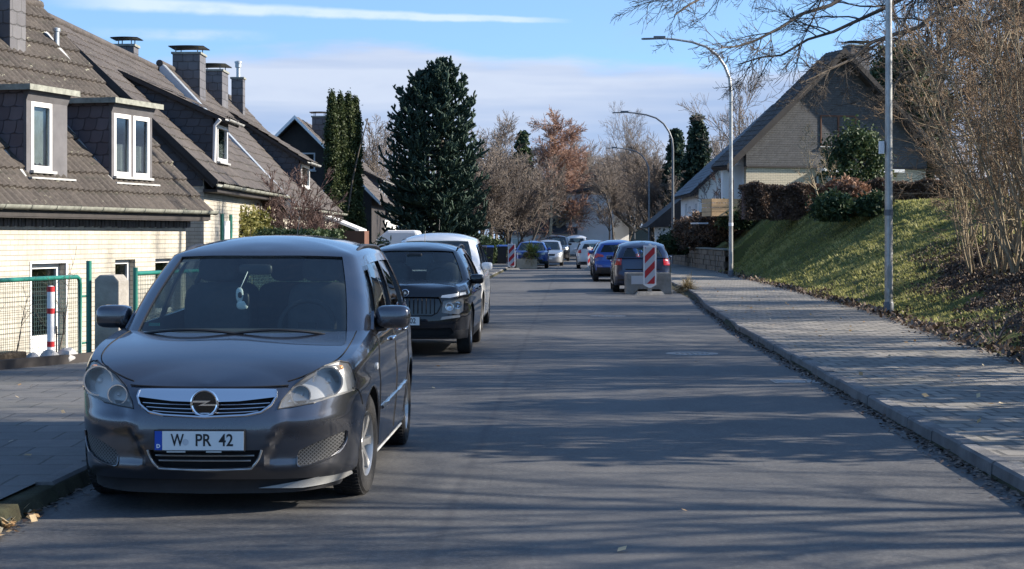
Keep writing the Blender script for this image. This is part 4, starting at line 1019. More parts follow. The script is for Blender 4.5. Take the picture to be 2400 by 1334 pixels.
def all_cars():
    # 1 nearest
    c = build_mpv(); hd = -math.atan(0.0313); place(c, -1.795, 10.35, hd); c.root.scale = (1, 1, 1)
    o = s_orn[0]; tag(o, 'white hanging ornament dangling from the interior mirror of the nearest car', 'ornament'); o.name = 'hanging_ornament'
    o.location = (-1.795, 10.35, 0); o.rotation_euler = (0, 0, hd)
    # 2 black crossover
    cs = [([(-.46, .815), (-.50, .72), (-.44, .60), (-.36, .56), (.36, .56), (.44, .60), (.50, .72), (.46, .815)], .05, 'front', 5),
          ([(.50, .60), (.52, .765), (.60, .775), (.795, .80), (.80, .74), (.79, .62), (.72, .575)], .05, 'front', 4), ([(-.72, .575), (-.79, .62), (-.80, .74), (-.795, .80), (-.60, .775), (-.52, .765), (-.50, .60)], .05, 'front', 4),
          ([(-.62, .39), (-.66, .33), (-.58, .275), (.58, .275), (.66, .33), (.62, .39)], .04, 'front', 3)]
    k = generic('parked_crossover', scaled(SUV, 4.24, .893, 1.56, skirt=.36) | dict(plan=SUV['plan'], green=SUV['green'], roof_c=SUV['roof_c'], hood_c=SUV['hood_c']), 'paint_black', 'glossy black crossover parked behind the grey people carrier, round badge on its bonnet', 'car', 'parked cars', (.86, 3.51), .335, .85, cs)
    for sg in (1, -1):
        V, Fs, bd = k.patch([(sg*a, b) for a, b in [(.50, .60), (.52, .765), (.60, .775), (.795, .80), (.80, .74), (.79, .62), (.72, .575)]], -.001, res=.05); m = MB(); m.add(V, Fs); ln = m.build('headlight', 'lens_glass', k.root, smooth=True)
        for bx, bz, br in ((.60, .685, .06), (.71, .70, .055)):
            by = k.fy(bx, bz); m = MB(); m.lathe([(by+.01, br), (by+.03, br*.8), (by+.045, 0)], 18, 'y', (sg*bx, 0, bz)); m.build('reflector', 'chrome', ln, smooth=60)
        V, Fs, bd = k.patch([(sg*a, b) for a, b in [(.48, .805), (.50, .835), (.80, .875), (.815, .845), (.60, .80)]], .008, res=.05); m = MB(); m.add(V, Fs); m.build('running_light', 'lamp_frost', k.root, smooth=True, recalc=True)
        V, Fs, bd = k.patch([(sg*a, b) for a, b in [(.48, .505), (.50, .545), (.74, .57), (.74, .535)]], .006, res=.05); m = MB(); m.add(V, Fs); m.build('bumper_trim', 'grey_flap', k.root, smooth=True, recalc=True)
        m = MB(); m.tube([(sg*.60, y, 1.46+.05*math.sin(PI*(y-1.9)/1.7)) for y in np.linspace(1.9, 3.6, 10)], .014, 6); m.build('roof_rail', 'black_plastic', k.roof, smooth=60)
        for hy in (2.1, 2.95):
            m = MB(); superell(m, (sg*(k.sx(hy, .88)+.012), hy, .88), (.014, .09, .015), .6); m.build('door_handle', 'paint_black', k.root, smooth=True)
    m = MB()
    for x in np.linspace(-.40, .40, 15): m.tube([(x, k.fy(x, .78)+.012, .79), (x, k.fy(x, .6)+.012, .59)], .007, 4)
    gr = m.build('grille', 'ink', k.root)
    m = MB(); ol = [(-.46, .815), (-.50, .72), (-.44, .60), (-.36, .56), (.36, .56), (.44, .60), (.50, .72), (.46, .815)]; m.tube([(x, k.fy(x, z)-.002, z) for x, z in ol+[ol[0]]], .009, 6); m.build('grille_frame', 'gloss_black', gr, smooth=60)
    m = MB(); by = k.fy(0, .86)-.012; m.lathe([(by, .052), (by-.008, .047), (by, .040)], 24, 'y', (0, 0, .868)); m.prism([(-.02, by-.004, .85), (.02, by-.004, .85), (.012, by-.004, .885), (-.012, by-.004, .885)], (0, .004, 0)); m.build('emblem', 'chrome', k.root, smooth=60, recalc=True)
    p, yy = plate(k, -.06, k.fy(0, .49)-.03, .49, ''); text_mesh('lettering', '1202', .098, 'ink', p, (.07, yy-.0012, .49), (RAD(90), 0, 0), .0006, .84)
    m = MB(); superell(m, (0, 1.55, 1.36), (.11, .02, .035), .4); m.build('rear_view_mirror', 'black_plastic', k.root, smooth=True)
    m = MB(); t = np.linspace(0, 2*PI, 17); m.tube([(.36+.18*math.cos(a), 1.55+.07*math.sin(a), 1.02+.17*math.sin(a)) for a in t], .016, 6); m.build('steering_wheel', 'cabin', k.root)
    m = MB(); m.tube([(.0, 3.4, 1.50), (.0, 3.5, 1.72)], .004, 4); m.build('antenna', 'black_plastic', k.roof)
    place(k, -1.45, 23.95, -math.atan(.030))
    # 3 white van-like car
    v = generic('parked_minivan', scaled(MPV, 4.4, .89, 1.70, skirt=.22), 'paint_white', 'white high-roofed minivan parked behind the black crossover', 'car', 'parked cars', (.9, 3.55), .325, .6, spokes=5)
    front_fit(v, [(.50, .74), (.56, .86), (.78, .95), (.81, .80), (.62, .70)], [(-.45, .78), (-.40, .66), (.40, .66), (.45, .78)], [(-.5, .42), (-.45, .28), (.45, .28), (.5, .42)], .5)
    m = MB(); m.tube([(.0, 2.4, 1.75), (.0, 2.5, 1.95)], .004, 4); m.build('antenna', 'black_plastic', v.roof)
    place(v, -1.40, 29.9, -math.atan(.030))
    # 4 dark blue hatchback, rear towards us
    g = generic('parked_hatchback', scaled(MPV, 4.2, .88, 1.50, skirt=.0, oR=[(.2, .09), (.3, .01), (.5, 0), (.62, .03), (.8, .05), (1.02, .08)]), 'paint_navy', 'dark blue hatchback seen from behind, parked beyond the concrete planter', 'car', 'parked cars', (.86, 3.44), .315, .75)
    rear_fit(g, [(.62, .80), (.60, .99), (.70, 1.02), (.835, 1.03), (.855, .86), (.84, .79)], .0, (.24, .40), [(.66, .92), (.66, .98), (.72, .98), (.72, .92)])
    MB().add(*(lambda r: (r[0], r[1]))(g.patch([(-.5, .66), (-.5, .69), (.5, .69), (.5, .66)], .006, 'rear', .1))).build('tailgate_seam', 'dark_slot', g.root)
    m = MB(); m.box(-.08, .08, 3.93, 3.99, 1.445, 1.46); m.tube([(0, 3.7, 1.45), (0, 3.95, 1.62)], .004, 4); m.build('antenna', 'black_plastic', g.roof)
    gx = (1511-1200)/F*51.6; place(g, gx+.08, 51.6+4.2, PI-math.atan(.033))
    # 5 mid blue crossover behind it
    b = generic('parked_crossover', scaled(SUV, 4.45, .90, 1.60, skirt=.42) | {}, 'paint_blue', 'bright blue crossover seen from behind, left of and beyond the dark blue hatchback', 'car', 'parked cars', (.88, 3.66), .335, .6)
    sc_fix(b)
    rear_fit(b, [(.50, .90), (.50, .97), (.66, 1.01), (.82, 1.03), (.85, .93), (.83, .84), (.68, .90)], .80, (.30, .52))
    place(b, (1455-1200)/F*64.0+.02, 64.0+4.3, PI-math.atan(.033))
    # 6 white car just ahead of the blue crossover
    w1 = generic('parked_estate_car', scaled(SUV, 4.5, .89, 1.55, skirt=.3), 'paint_white', 'white car mostly hidden in front of the bright blue crossover', 'car', 'parked cars', (.9, 3.6), .32, .4)
    rear_fit(w1, [(.62, .84), (.62, 1.0), (.82, 1.02), (.84, .84)], .7, (.26, .4)); place(w1, (1444-1200)/F*72.0, 72.0+4.4, PI-math.atan(.033))
    # 7 white hatchback with dark glass, far right side
    w2 = generic('parked_hatchback', scaled(MPV, 4.0, .86, 1.46), 'paint_white', 'white hatchback with dark rear glass, parked behind the small far striped panel', 'car', 'parked cars', (.84, 3.3), .31, .4)
    rear_fit(w2, [(.60, .80), (.60, .98), (.82, 1.0), (.84, .80)], .7, (.24, .36)); place(w2, (1396-1200)/F*90, 94, PI-math.atan(.033))
    w3 = generic('parked_van', scaled(MPV, 4.4, .9, 1.75), 'paint_white', 'small white van, last in the row on the right side of the street', 'van', 'parked cars', (.9, 3.5), .32, .4)
    rear_fit(w3, [(.72, .80), (.72, 1.1), (.84, 1.1), (.85, .80)], .6, (.24, .36)); place(w3, (1356-1200)/F*128, 132, PI-math.atan(.033))
    # 8.. left row far
    f1 = generic('parked_crossover', scaled(SUV, 4.3, .90, 1.50, skirt=.36), 'paint_blue', 'blue crossover facing us behind the far stone planter on the left', 'car', 'parked cars', (.86, 3.5), .33, .5)
    front_fit(f1, [(.48, .72), (.52, .80), (.80, .86), (.82, .76), (.62, .70)], [(-.42, .80), (-.40, .60), (.40, .60), (.42, .80)], [(-.6, .45), (-.55, .3), (.55, .3), (.6, .45)], .5)
    place(f1, (1245-1200)/F*91, 91, -math.atan(.033))
    f2 = generic('parked_saloon', scaled(MPV, 4.5, .88, 1.46), 'paint_silver', 'silver car facing us directly behind the far blue crossover', 'car', 'parked cars', (.86, 3.5), .31, .4)
    front_fit(f2, [(.50, .62), (.55, .72), (.80, .76), (.81, .64)], [(-.42, .68), (-.38, .56), (.38, .56), (.42, .68)], None, .42); place(f2, (1284-1200)/F*98.5, 98.5, -math.atan(.033))
    f3 = generic('parked_van', scaled(MPV, 4.6, .93, 1.75), 'paint_black', 'dark van facing us, last in the row on the left side of the street', 'van', 'parked cars', (.9, 3.6), .33, .4)
    front_fit(f3, [(.52, .75), (.55, .9), (.80, .95), (.82, .78)], [(-.45, .8), (-.4, .62), (.4, .62), (.45, .8)], None, .48); place(f3, (1303-1200)/F*118, 118, -math.atan(.033))
def sc_fix(c): pass
# ================================================================ ground, road, pavements
def smooth(x): x = np.clip(x, 0, 1); return x*x*(3-2*x)
def ease(x, e=0.22):
    """0..1 ramp, straight in the middle, rounded at both ends"""
    x = np.clip(x, 0, 1); k = 1/(1-e)
    return np.where(x < e, k*x*x/(2*e), np.where(x > 1-e, 1-k*(1-x)**2/(2*e), k*(x-e/2)))
kerbR = lambda t: np.interp(t, [0, 30, 40, 47, 52, 300], [2.83, 2.84, 3.02, 3.3, 3.36, 3.36])
kerbL = lambda t: np.interp(t, [0, 300], [-3.2, -3.2])
outR = lambda t: np.interp(t, [0, 20, 28, 35, 52, 75, 300], [5.45, 5.5, 5.8, 6.2, 6.45, 6.5, 6.5])
outL = lambda t: np.interp(t, [0, 19, 21, 23, 40, 300], [-6.75, -6.72, -6.6, -6.1, -5.4, -5.2])
bw = lambda t: np.interp(t, [0, 45, 60, 75, 300], [8.8, 8.6, 6.4, 3.0, 2.6])
def vnoise(x, y, s, seed=0):
    r = np.random.default_rng(seed); G = r.random((64, 64)); x = np.asarray(x)*s; y = np.asarray(y)*s
    i = np.floor(x).astype(int); j = np.floor(y).astype(int); u = x-i; v = y-j; u = u*u*(3-2*u); v = v*v*(3-2*v)
    g = lambda a, b: G[a % 64, b % 64]
    return (g(i, j)*(1-u)+g(i+1, j)*u)*(1-v)+(g(i, j+1)*(1-u)+g(i+1, j+1)*u)*v
def hgt(l, t):
    l = np.asarray(l, float); t = np.asarray(t, float)
    lo = outR(t); f = (l-lo)/bw(t)
    hR = 2.75*ease(f, .12)+np.clip(l-lo-bw(t), 0, 8)*0.04
    wall = (t > 76) & (t < 101) & (l > lo+.28)
    hR = np.where(wall, np.maximum(hR, 1.0+1.6*ease((l-lo-.28)/2.4)), hR)
    lump = (vnoise(l, t, 2.2, 1)-.5)*.10+(vnoise(l, t, 5.5, 2)-.5)*.07+(vnoise(l, t, .6, 3)-.5)*.14
    hR = hR+lump*smooth((l-lo)/.6)*(l < lo+14)
    ol = outL(t); hL = -0.75*smooth((ol-l-.35)/1.2)*smooth((t-12)/3)*smooth((42-t)/4)
    hL = hL+(vnoise(l, t, 1.5, 4)-.5)*.08*smooth((ol-l)/.4)
    mid = np.where((l > kerbL(t)-.0) & (l < kerbR(t)+.0), -0.06, 0.085)
    far = np.where(t > 115, -0.004*(t-115), 0)*(np.abs(l) < 12)
    return np.where(l > lo, .085+hR, np.where(l < ol, .085+hL, mid))
def road_drop(t): return np.where(np.asarray(t) > 1e9, 0, 0.0)

def build_ground():
    ls = np.unique(np.round(np.concatenate([np.linspace(-500, -60, 8), np.linspace(-60, -12, 17), np.linspace(-12, -3.3, 40), [-3.2, -3.15, 2.78, 2.9], np.linspace(3.4, 5.3, 5), np.linspace(5.4, 15, 76), np.linspace(16, 60, 20), np.linspace(80, 500, 8)]), 3))
    ts = np.unique(np.round(np.concatenate([[-120, -60, -30, -10], np.linspace(0, 16, 12), np.linspace(16.3, 78, 280), np.linspace(79, 130, 52), np.linspace(140, 300, 17), np.linspace(350, 1500, 10)]), 3))
    L, Tm = np.meshgrid(ls, ts, indexing='ij'); Z = hgt(L, Tm); X = L+0.0337*Tm
    n, m = L.shape; V = np.stack([X, Tm, Z], -1).reshape(-1, 3)
    idx = np.arange(n*m).reshape(n, m); Fq = np.stack([idx[:-1, :-1], idx[1:, :-1], idx[1:, 1:], idx[:-1, 1:]], -1).reshape(-1, 4)
    o = npmesh('ground', V, Fq, ['garden_soil', 'lawn_soil', 'leaf_mould'], smooth=True)
    cl = (L[:-1, :-1]+L[1:, 1:])/2; ct = (Tm[:-1, :-1]+Tm[1:, 1:])/2
    mi = ((cl > outR(ct)) & (cl < 30) & (ct < 120)).astype(np.int32); mi = np.where((mi == 1) & (litter_mask(cl, ct) > .5), 2, mi).astype(np.int32).ravel(); o.data.polygons.foreach_set('material_index', mi); tag(o, kind='structure')
def strip(name, la, lb, z, m, t0=-8, t1=150, n=160, curve=0.0):
    ts = np.linspace(t0, t1, n); V = []
    K = 7
    for t in ts:
        a, b = float(la(t)), float(lb(t))
        for k in range(K):
            f = k/(K-1); V.append((a+(b-a)*f+.0337*t, t, z+curve*4*f*(1-f)))
    V = np.array(V); idx = np.arange(n*K).reshape(n, K); Fq = np.stack([idx[:-1, :-1], idx[:-1, 1:], idx[1:, 1:], idx[1:, :-1]], -1).reshape(-1, 4)
    return tag(npmesh(name, V, Fq, m, smooth=True), kind='structure')
def kerbs():
    for side, lk, gap in (('left', kerbL, None), ('right', kerbR, None)):
        m = MB(); t = 4.0; sg = -1 if side == 'left' else 1
        while t < 150:
            L = 1.0; a, b = t+.006, t+L-.006; l0, l1 = float(lk(a)), float(lk(b)); dz = random.uniform(-.006, .006); dx = random.uniform(-.008, .008)
            top = .112+dz; w = .13
            if side == 'left' and t < 10.2: top = .075
            pts0 = [(l0+dx, -.05), (l0+dx+sg*.012, top-.018), (l0+dx+sg*.03, top), (l0+dx+sg*w, top), (l0+dx+sg*w, -.05)]
            pts1 = [(l1+dx, -.05), (l1+dx+sg*.012, top-.018), (l1+dx+sg*.03, top), (l1+dx+sg*w, top), (l1+dx+sg*w, -.05)]
            V = [(x+.0337*a, a, z) for x, z in pts0]+[(x+.0337*b, b, z) for x, z in pts1]
            m.add(V, [(0, 1, 6, 5), (1, 2, 7, 6), (2, 3, 8, 7), (3, 4, 9, 8), (0, 4, 3, 2, 1), (5, 6, 7, 8, 9)]); t += L
        tag(m.build('kerb', 'kerb_stone', None, recalc=True), kind='structure')

def build_setting():
    build_ground()
    strip('road', lambda t: kerbL(t)-.02, lambda t: kerbR(t)+.02, 0.0, 'asphalt', curve=.0)
    strip('pavement', lambda t: kerbR(t)+.125, outR, .102, 'footway_paving')
    strip('pavement', lambda t: outL(t), lambda t: kerbL(t)-.125, .102, 'slab_paving')
    kerbs()
    # gutter dirt along the kerbs: dark leaf mould
    n = 9000; t = RNG.uniform(9, 60, n); l = np.where(RNG.random(n) < .75, kerbR(t)-np.abs(RNG.normal(0, .07, n))-.01, kerbL(t)+np.abs(RNG.normal(0, .06, n))+.01)
    flat_leaves('leaf_litter', l, t, np.full(n, .004), .022, 'litter', 'dirt and leaf crumbs in the gutters')
    n = 6500; t = RNG.uniform(14, 75, n); l = outR(t)+RNG.normal(-.02, .16, n)
    flat_leaves('leaf_litter', l, t, np.maximum(hgt(l, t), .106)+.012, .042, 'litter', 'brown leaves along the grass edge', tilt=.5)
    n = 420; t = 8+52*RNG.random(n)**1.3; l = RNG.uniform(-3.1, 2.8, n); l = np.where(RNG.random(n) < .5, kerbL(t)-RNG.uniform(0.15, 3, n), l); l = np.where(RNG.random(n) < .35, kerbR(t)+RNG.uniform(.15, 2.4, n), l)
    z = np.where((l > kerbL(t)) & (l < kerbR(t)), .006, .118)
    k = RNG.random(n) < np.where(z < .1, .16, 1.0); flat_leaves('leaf_litter', l[k], t[k], z[k], .032, 'fallen_leaf', 'scattered dry leaves', tilt=.35)
    n = 60; t = RNG.normal(9.9, .30, n); l = kerbL(t)+np.abs(RNG.normal(0, .09, n)); flat_leaves('leaf_litter', l, t, np.full(n, .01), .035, 'fallen_leaf', 'leaves against the near kerb', tilt=.4)
    # iron covers
    for (px, py, r, lab) in ((1622, 829, .34, 'round iron manhole cover in the road, nearer of the two'), (1425, 741, .34, 'round iron manhole cover in the road, farther of the two')):
        d = 6764/(py-555); x = (px-1200)/F*d
        m = MB(); m.lathe([(.004, 0), (.004, .27), (.0015, .275), (.0015, .285), (.005, .29), (.005, .36), (.001, .365)], 36, 'z')
        for a in range(-3, 4):
            for b in range(-3, 4):
                if a*a+b*b < 11: m.box(a*.07-.02, a*.07+.02, b*.07-.02, b*.07+.02, .003, .008)
        o = m.build('manhole_cover', 'cast_iron', None, loc=(x, d, 0)); tag(o, lab, 'manhole cover', 'iron covers in the road')
    m = MB(); m.box(-.25, .25, -.25, .25, .001, .006)
    m.box(-.21, .21, -.21, .21, .002, .009); o = m.build('gully_grate', 'cast_iron', None, loc=(2.50+.0337*20, 19.9, 0)); tag(o, 'square iron drain cover beside the right kerb', 'drain cover')
def flat_leaves(name, l, t, z, size, m, lab, tilt=.25):
    n = len(l); C = np.stack([l+.0337*t, t, z], 1); a = RNG.uniform(0, 2*PI, n); s = size*RNG.uniform(.5, 1.3, n)
    u = np.stack([np.cos(a), np.sin(a), RNG.normal(0, tilt, n)], 1)*s[:, None]; v = np.stack([-np.sin(a), np.cos(a), RNG.normal(0, tilt, n)], 1)*(s*.6)[:, None]
    lift = np.abs(u[:, 2])+np.abs(v[:, 2]); C[:, 2] += lift
    V = np.stack([C-u, C-v, C+u, C+v], 1).reshape(-1, 3); Fq = np.arange(4*n).reshape(n, 4)
    return tag(npmesh(name, V, Fq, m, val=RNG.random(n)), kind='stuff')

# ================================================================ houses
def tiles(name, e0, e1, r1, r0, m, parent, tw=.30, th=.36, amp=.028, step=.022, uoff=0.0):
    """pantiled slope: e0->e1 along the eave, r0, r1 along the ridge (3-D points, local)"""
    e0, e1, r0, r1 = [np.array(p, float) for p in (e0, e1, r0, r1)]
    U = max(np.linalg.norm(e1-e0), np.linalg.norm(r1-r0)); Vl = np.linalg.norm(r0-e0); nu = max(2, int(U/tw)*4+1); nr = max(1, int(round(Vl/th)))
    N = np.cross(e1-e0, r0-e0); N /= np.linalg.norm(N); N = N if N[2] > 0 else -N
    V = []; UV = []; us = np.linspace(0, 1, nu)
    rows = []
    for k in range(nr):
        rows += [(k/nr, step), ((k+1)/nr-.0005, 0.0)]
    for vf, h in rows:
        a = e0+(r0-e0)*vf; b = e1+(r1-e1)*vf
        wav = amp*(np.abs(np.sin(PI*(us*U+uoff)/tw))**1.5)
        jit = 0.010*np.sin(us*37+vf*91)+.012*(vnoise(us*U/tw+.5, np.full(nu, vf*Vl/th), 1.0, 12)-.5)
        Pp = a[None]+(b-a)[None]*us[:, None]+N[None]*(wav+h+jit)[:, None]
        V.append(Pp); UV.append(np.stack([us*U+uoff, np.full(nu, vf*Vl)], 1))
    V = np.array(V); n = len(rows); idx = np.arange(n*nu).reshape(n, nu)
    Fq = np.stack([idx[:-1, :-1], idx[:-1, 1:], idx[1:, 1:], idx[1:, :-1]], -1).reshape(-1, 4)
    if np.dot(np.cross(e1-e0, r0-e0), N) < 0: Fq = Fq[:, ::-1]
    o = npmesh(name, V.reshape(-1, 3), Fq, m, parent, smooth=True)
    uv = o.data.uv_layers.new(name='UVMap'); uvv = np.array(UV).reshape(-1, 2)[Fq.ravel()]; uv.data.foreach_set('uv', uvv.astype(np.float32).ravel())
    o.data.set_sharp_from_angle(angle=RAD(50))
    return o
def slab(name, pts, th, m, parent, z=-.012):
    P4 = [np.array(p, float) for p in pts]; N = np.cross(P4[1]-P4[0], P4[3]-P4[0]); N /= np.linalg.norm(N); N = N if N[2] > 0 else -N
    return MB().prism([p+N*z for p in P4], -N*th).build(name, m, parent, recalc=True)
def window(parent, o, u, w, h, n, name='window', panes=1, curtain=True, frame='white_paint', fw=.06, dep=.06, sill=True, lab=None):
    """window with its lower-left corner at o; u = unit vector along, n = outward normal (unit), z up"""
    o, u, n = [np.array(a, float) for a in (o, u, n)]; k = np.array((0, 0, 1.))
    def bar(m, a0, a1, z0, z1, d0, d1):
        m.prism([o+u*a0+k*z0+n*d0, o+u*a1+k*z0+n*d0, o+u*a1+k*z1+n*d0, o+u*a0+k*z1+n*d0], n*(d1-d0))
    m = MB(); bar(m, 0, fw, 0, h, -.03, dep*.5); bar(m, w-fw, w, 0, h, -.03, dep*.5); bar(m, fw, w-fw, 0, fw, -.03, dep*.5); bar(m, fw, w-fw, h-fw, h, -.03, dep*.5)
    for q in range(1, panes): c = w*q/panes; bar(m, c-.045, c+.045, fw, h-fw, -.03, dep*.5)
    iw = (w-2*fw)/1
    wo = m.build(name, frame, parent, recalc=True)
    m = MB(); bar(m, fw, w-fw, fw, h-fw, -.012, -.006); m.build('pane', 'window_glass', wo, recalc=True)
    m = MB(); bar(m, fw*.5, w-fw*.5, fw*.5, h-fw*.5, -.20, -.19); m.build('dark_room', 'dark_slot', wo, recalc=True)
    if curtain:
        m = MB(); nn = 24; ct = h*.52; A = [[o+u*(fw+(w-2*fw)*i/nn)+k*z_+n*(-.09+.02*math.sin(i*1.9)) for i in range(nn+1)] for z_ in (fw, ct)]; m.grid(A); m.build('curtain', 'curtain', wo)
    if sill: m = MB(); bar(m, -.05, w+.05, -.05, -.005, -.02, .10); m.build('sill', 'zinc', wo, recalc=True)
    return wo
def wallbox(name, x0, x1, y0, y1, z0, z1, m, parent, holes=(), face='x1'):
    """thin wall slab; holes (a0,a1,z0,z1) in a wall facing +x (a = y)"""
    mm = MB()
    if not holes: mm.box(x0, x1, y0, y1, z0, z1)
    else:
        ys = sorted(set([y0, y1]+[h for q in holes for h in q[:2]])); zs = sorted(set([z0, z1]+[h for q in holes for h in q[2:]]))
        for i in range(len(ys)-1):
            for j in range(len(zs)-1):
                cy, cz = (ys[i]+ys[i+1])/2, (zs[j]+zs[j+1])/2
                if any(q[0] < cy < q[1] and q[2] < cz < q[3] for q in holes): continue
                mm.box(x0, x1, ys[i], ys[i+1], zs[j], zs[j+1])
    o = mm.build(name, m, parent)
    if holes:
        bm = bmesh.new(); bm.from_mesh(o.data); bmesh.ops.remove_doubles(bm, verts=bm.verts, dist=1e-5)
        dup = [f for f in bm.faces if all(len(e.link_faces) > 2 for e in f.edges)]
        cen = {}
        for f in bm.faces: cen.setdefault(tuple(np.round(f.calc_center_median(), 4)), []).append(f)
        bmesh.ops.delete(bm, geom=[f for v in cen.values() if len(v) > 1 for f in v], context='FACES_ONLY'); bm.to_mesh(o.data); bm.free()
    return o
def gutter(parent, a, b, m='zinc', r=.065, down=None):
    a, b = np.array(a, float), np.array(b, float); d = (b-a)/np.linalg.norm(b-a); s = np.cross(d, (0, 0, 1.)); g = MB()
    A = []
    for p in (a, b): A.append([p+s*r*math.cos(t)+np.array((0, 0, 1.))*r*math.sin(t) for t in np.linspace(PI, 2*PI, 9)]+[p+s*(r-.008)*math.cos(t)+np.array((0, 0, 1.))*(r-.008)*math.sin(t) for t in np.linspace(2*PI, PI, 9)])
    g.grid(A, cv=True)
    L = np.linalg.norm(b-a); k = max(2, int(L/.75))
    for i in range(k+1):
        p = a+(b-a)*i/k; g.tube([p+s*(r+.006)*math.cos(t)+np.array((0, 0, 1.))*(r+.006)*math.sin(t) for t in np.linspace(PI, 2*PI, 7)], .006, 4)
    return g.build('gutter', m, parent, smooth=40, recalc=True)
def chimney(parent, x0, x1, y0, y1, z0, z1, m='slate_chimney', cap=True, flue=False):
    c = MB().box(x0, x1, y0, y1, z0, z1-.06).build('chimney', m, parent)
    MB().box(x0-.04, x1+.04, y0-.04, y1+.04, z1-.06, z1).build('chimney_crown', 'moss_zinc', c)
    m2 = MB(); m2.box(x0-.03, x1+.03, y0-.03, y1+.03, z0-.02, z0+.0); 
    if cap:
        m3 = MB()
        for x in (x0+.08, x1-.08):
            for y in (y0+.08, y1-.08): m3.box(x-.012, x+.012, y-.012, y+.012, z1, z1+.17)
        A = [[(x0-.12+(x1-x0+.24)*i/6, y, z1+.15+.015*math.sin(PI*i/6)) for i in range(7)] for y in (y0-.1, y1+.1)]; B = [[(p[0], p[1], p[2]+.02) for p in r] for r in A]
        m3.grid(A); m3.grid(B, flip=True); m3.build('chimney_cap', 'grey_pole', c)
    if flue: MB().lathe([(z1, .0), (z1, .07), (z1+.35, .07), (z1+.35, .11), (z1+.5, .11), (z1+.5, .13), (z1+.56, .13), (z1+.6, .0)], 14, 'z', ((x0+x1)/2, (y0+y1)/2, 0)).build('flue', 'grey_metal', c, smooth=40)
    return c

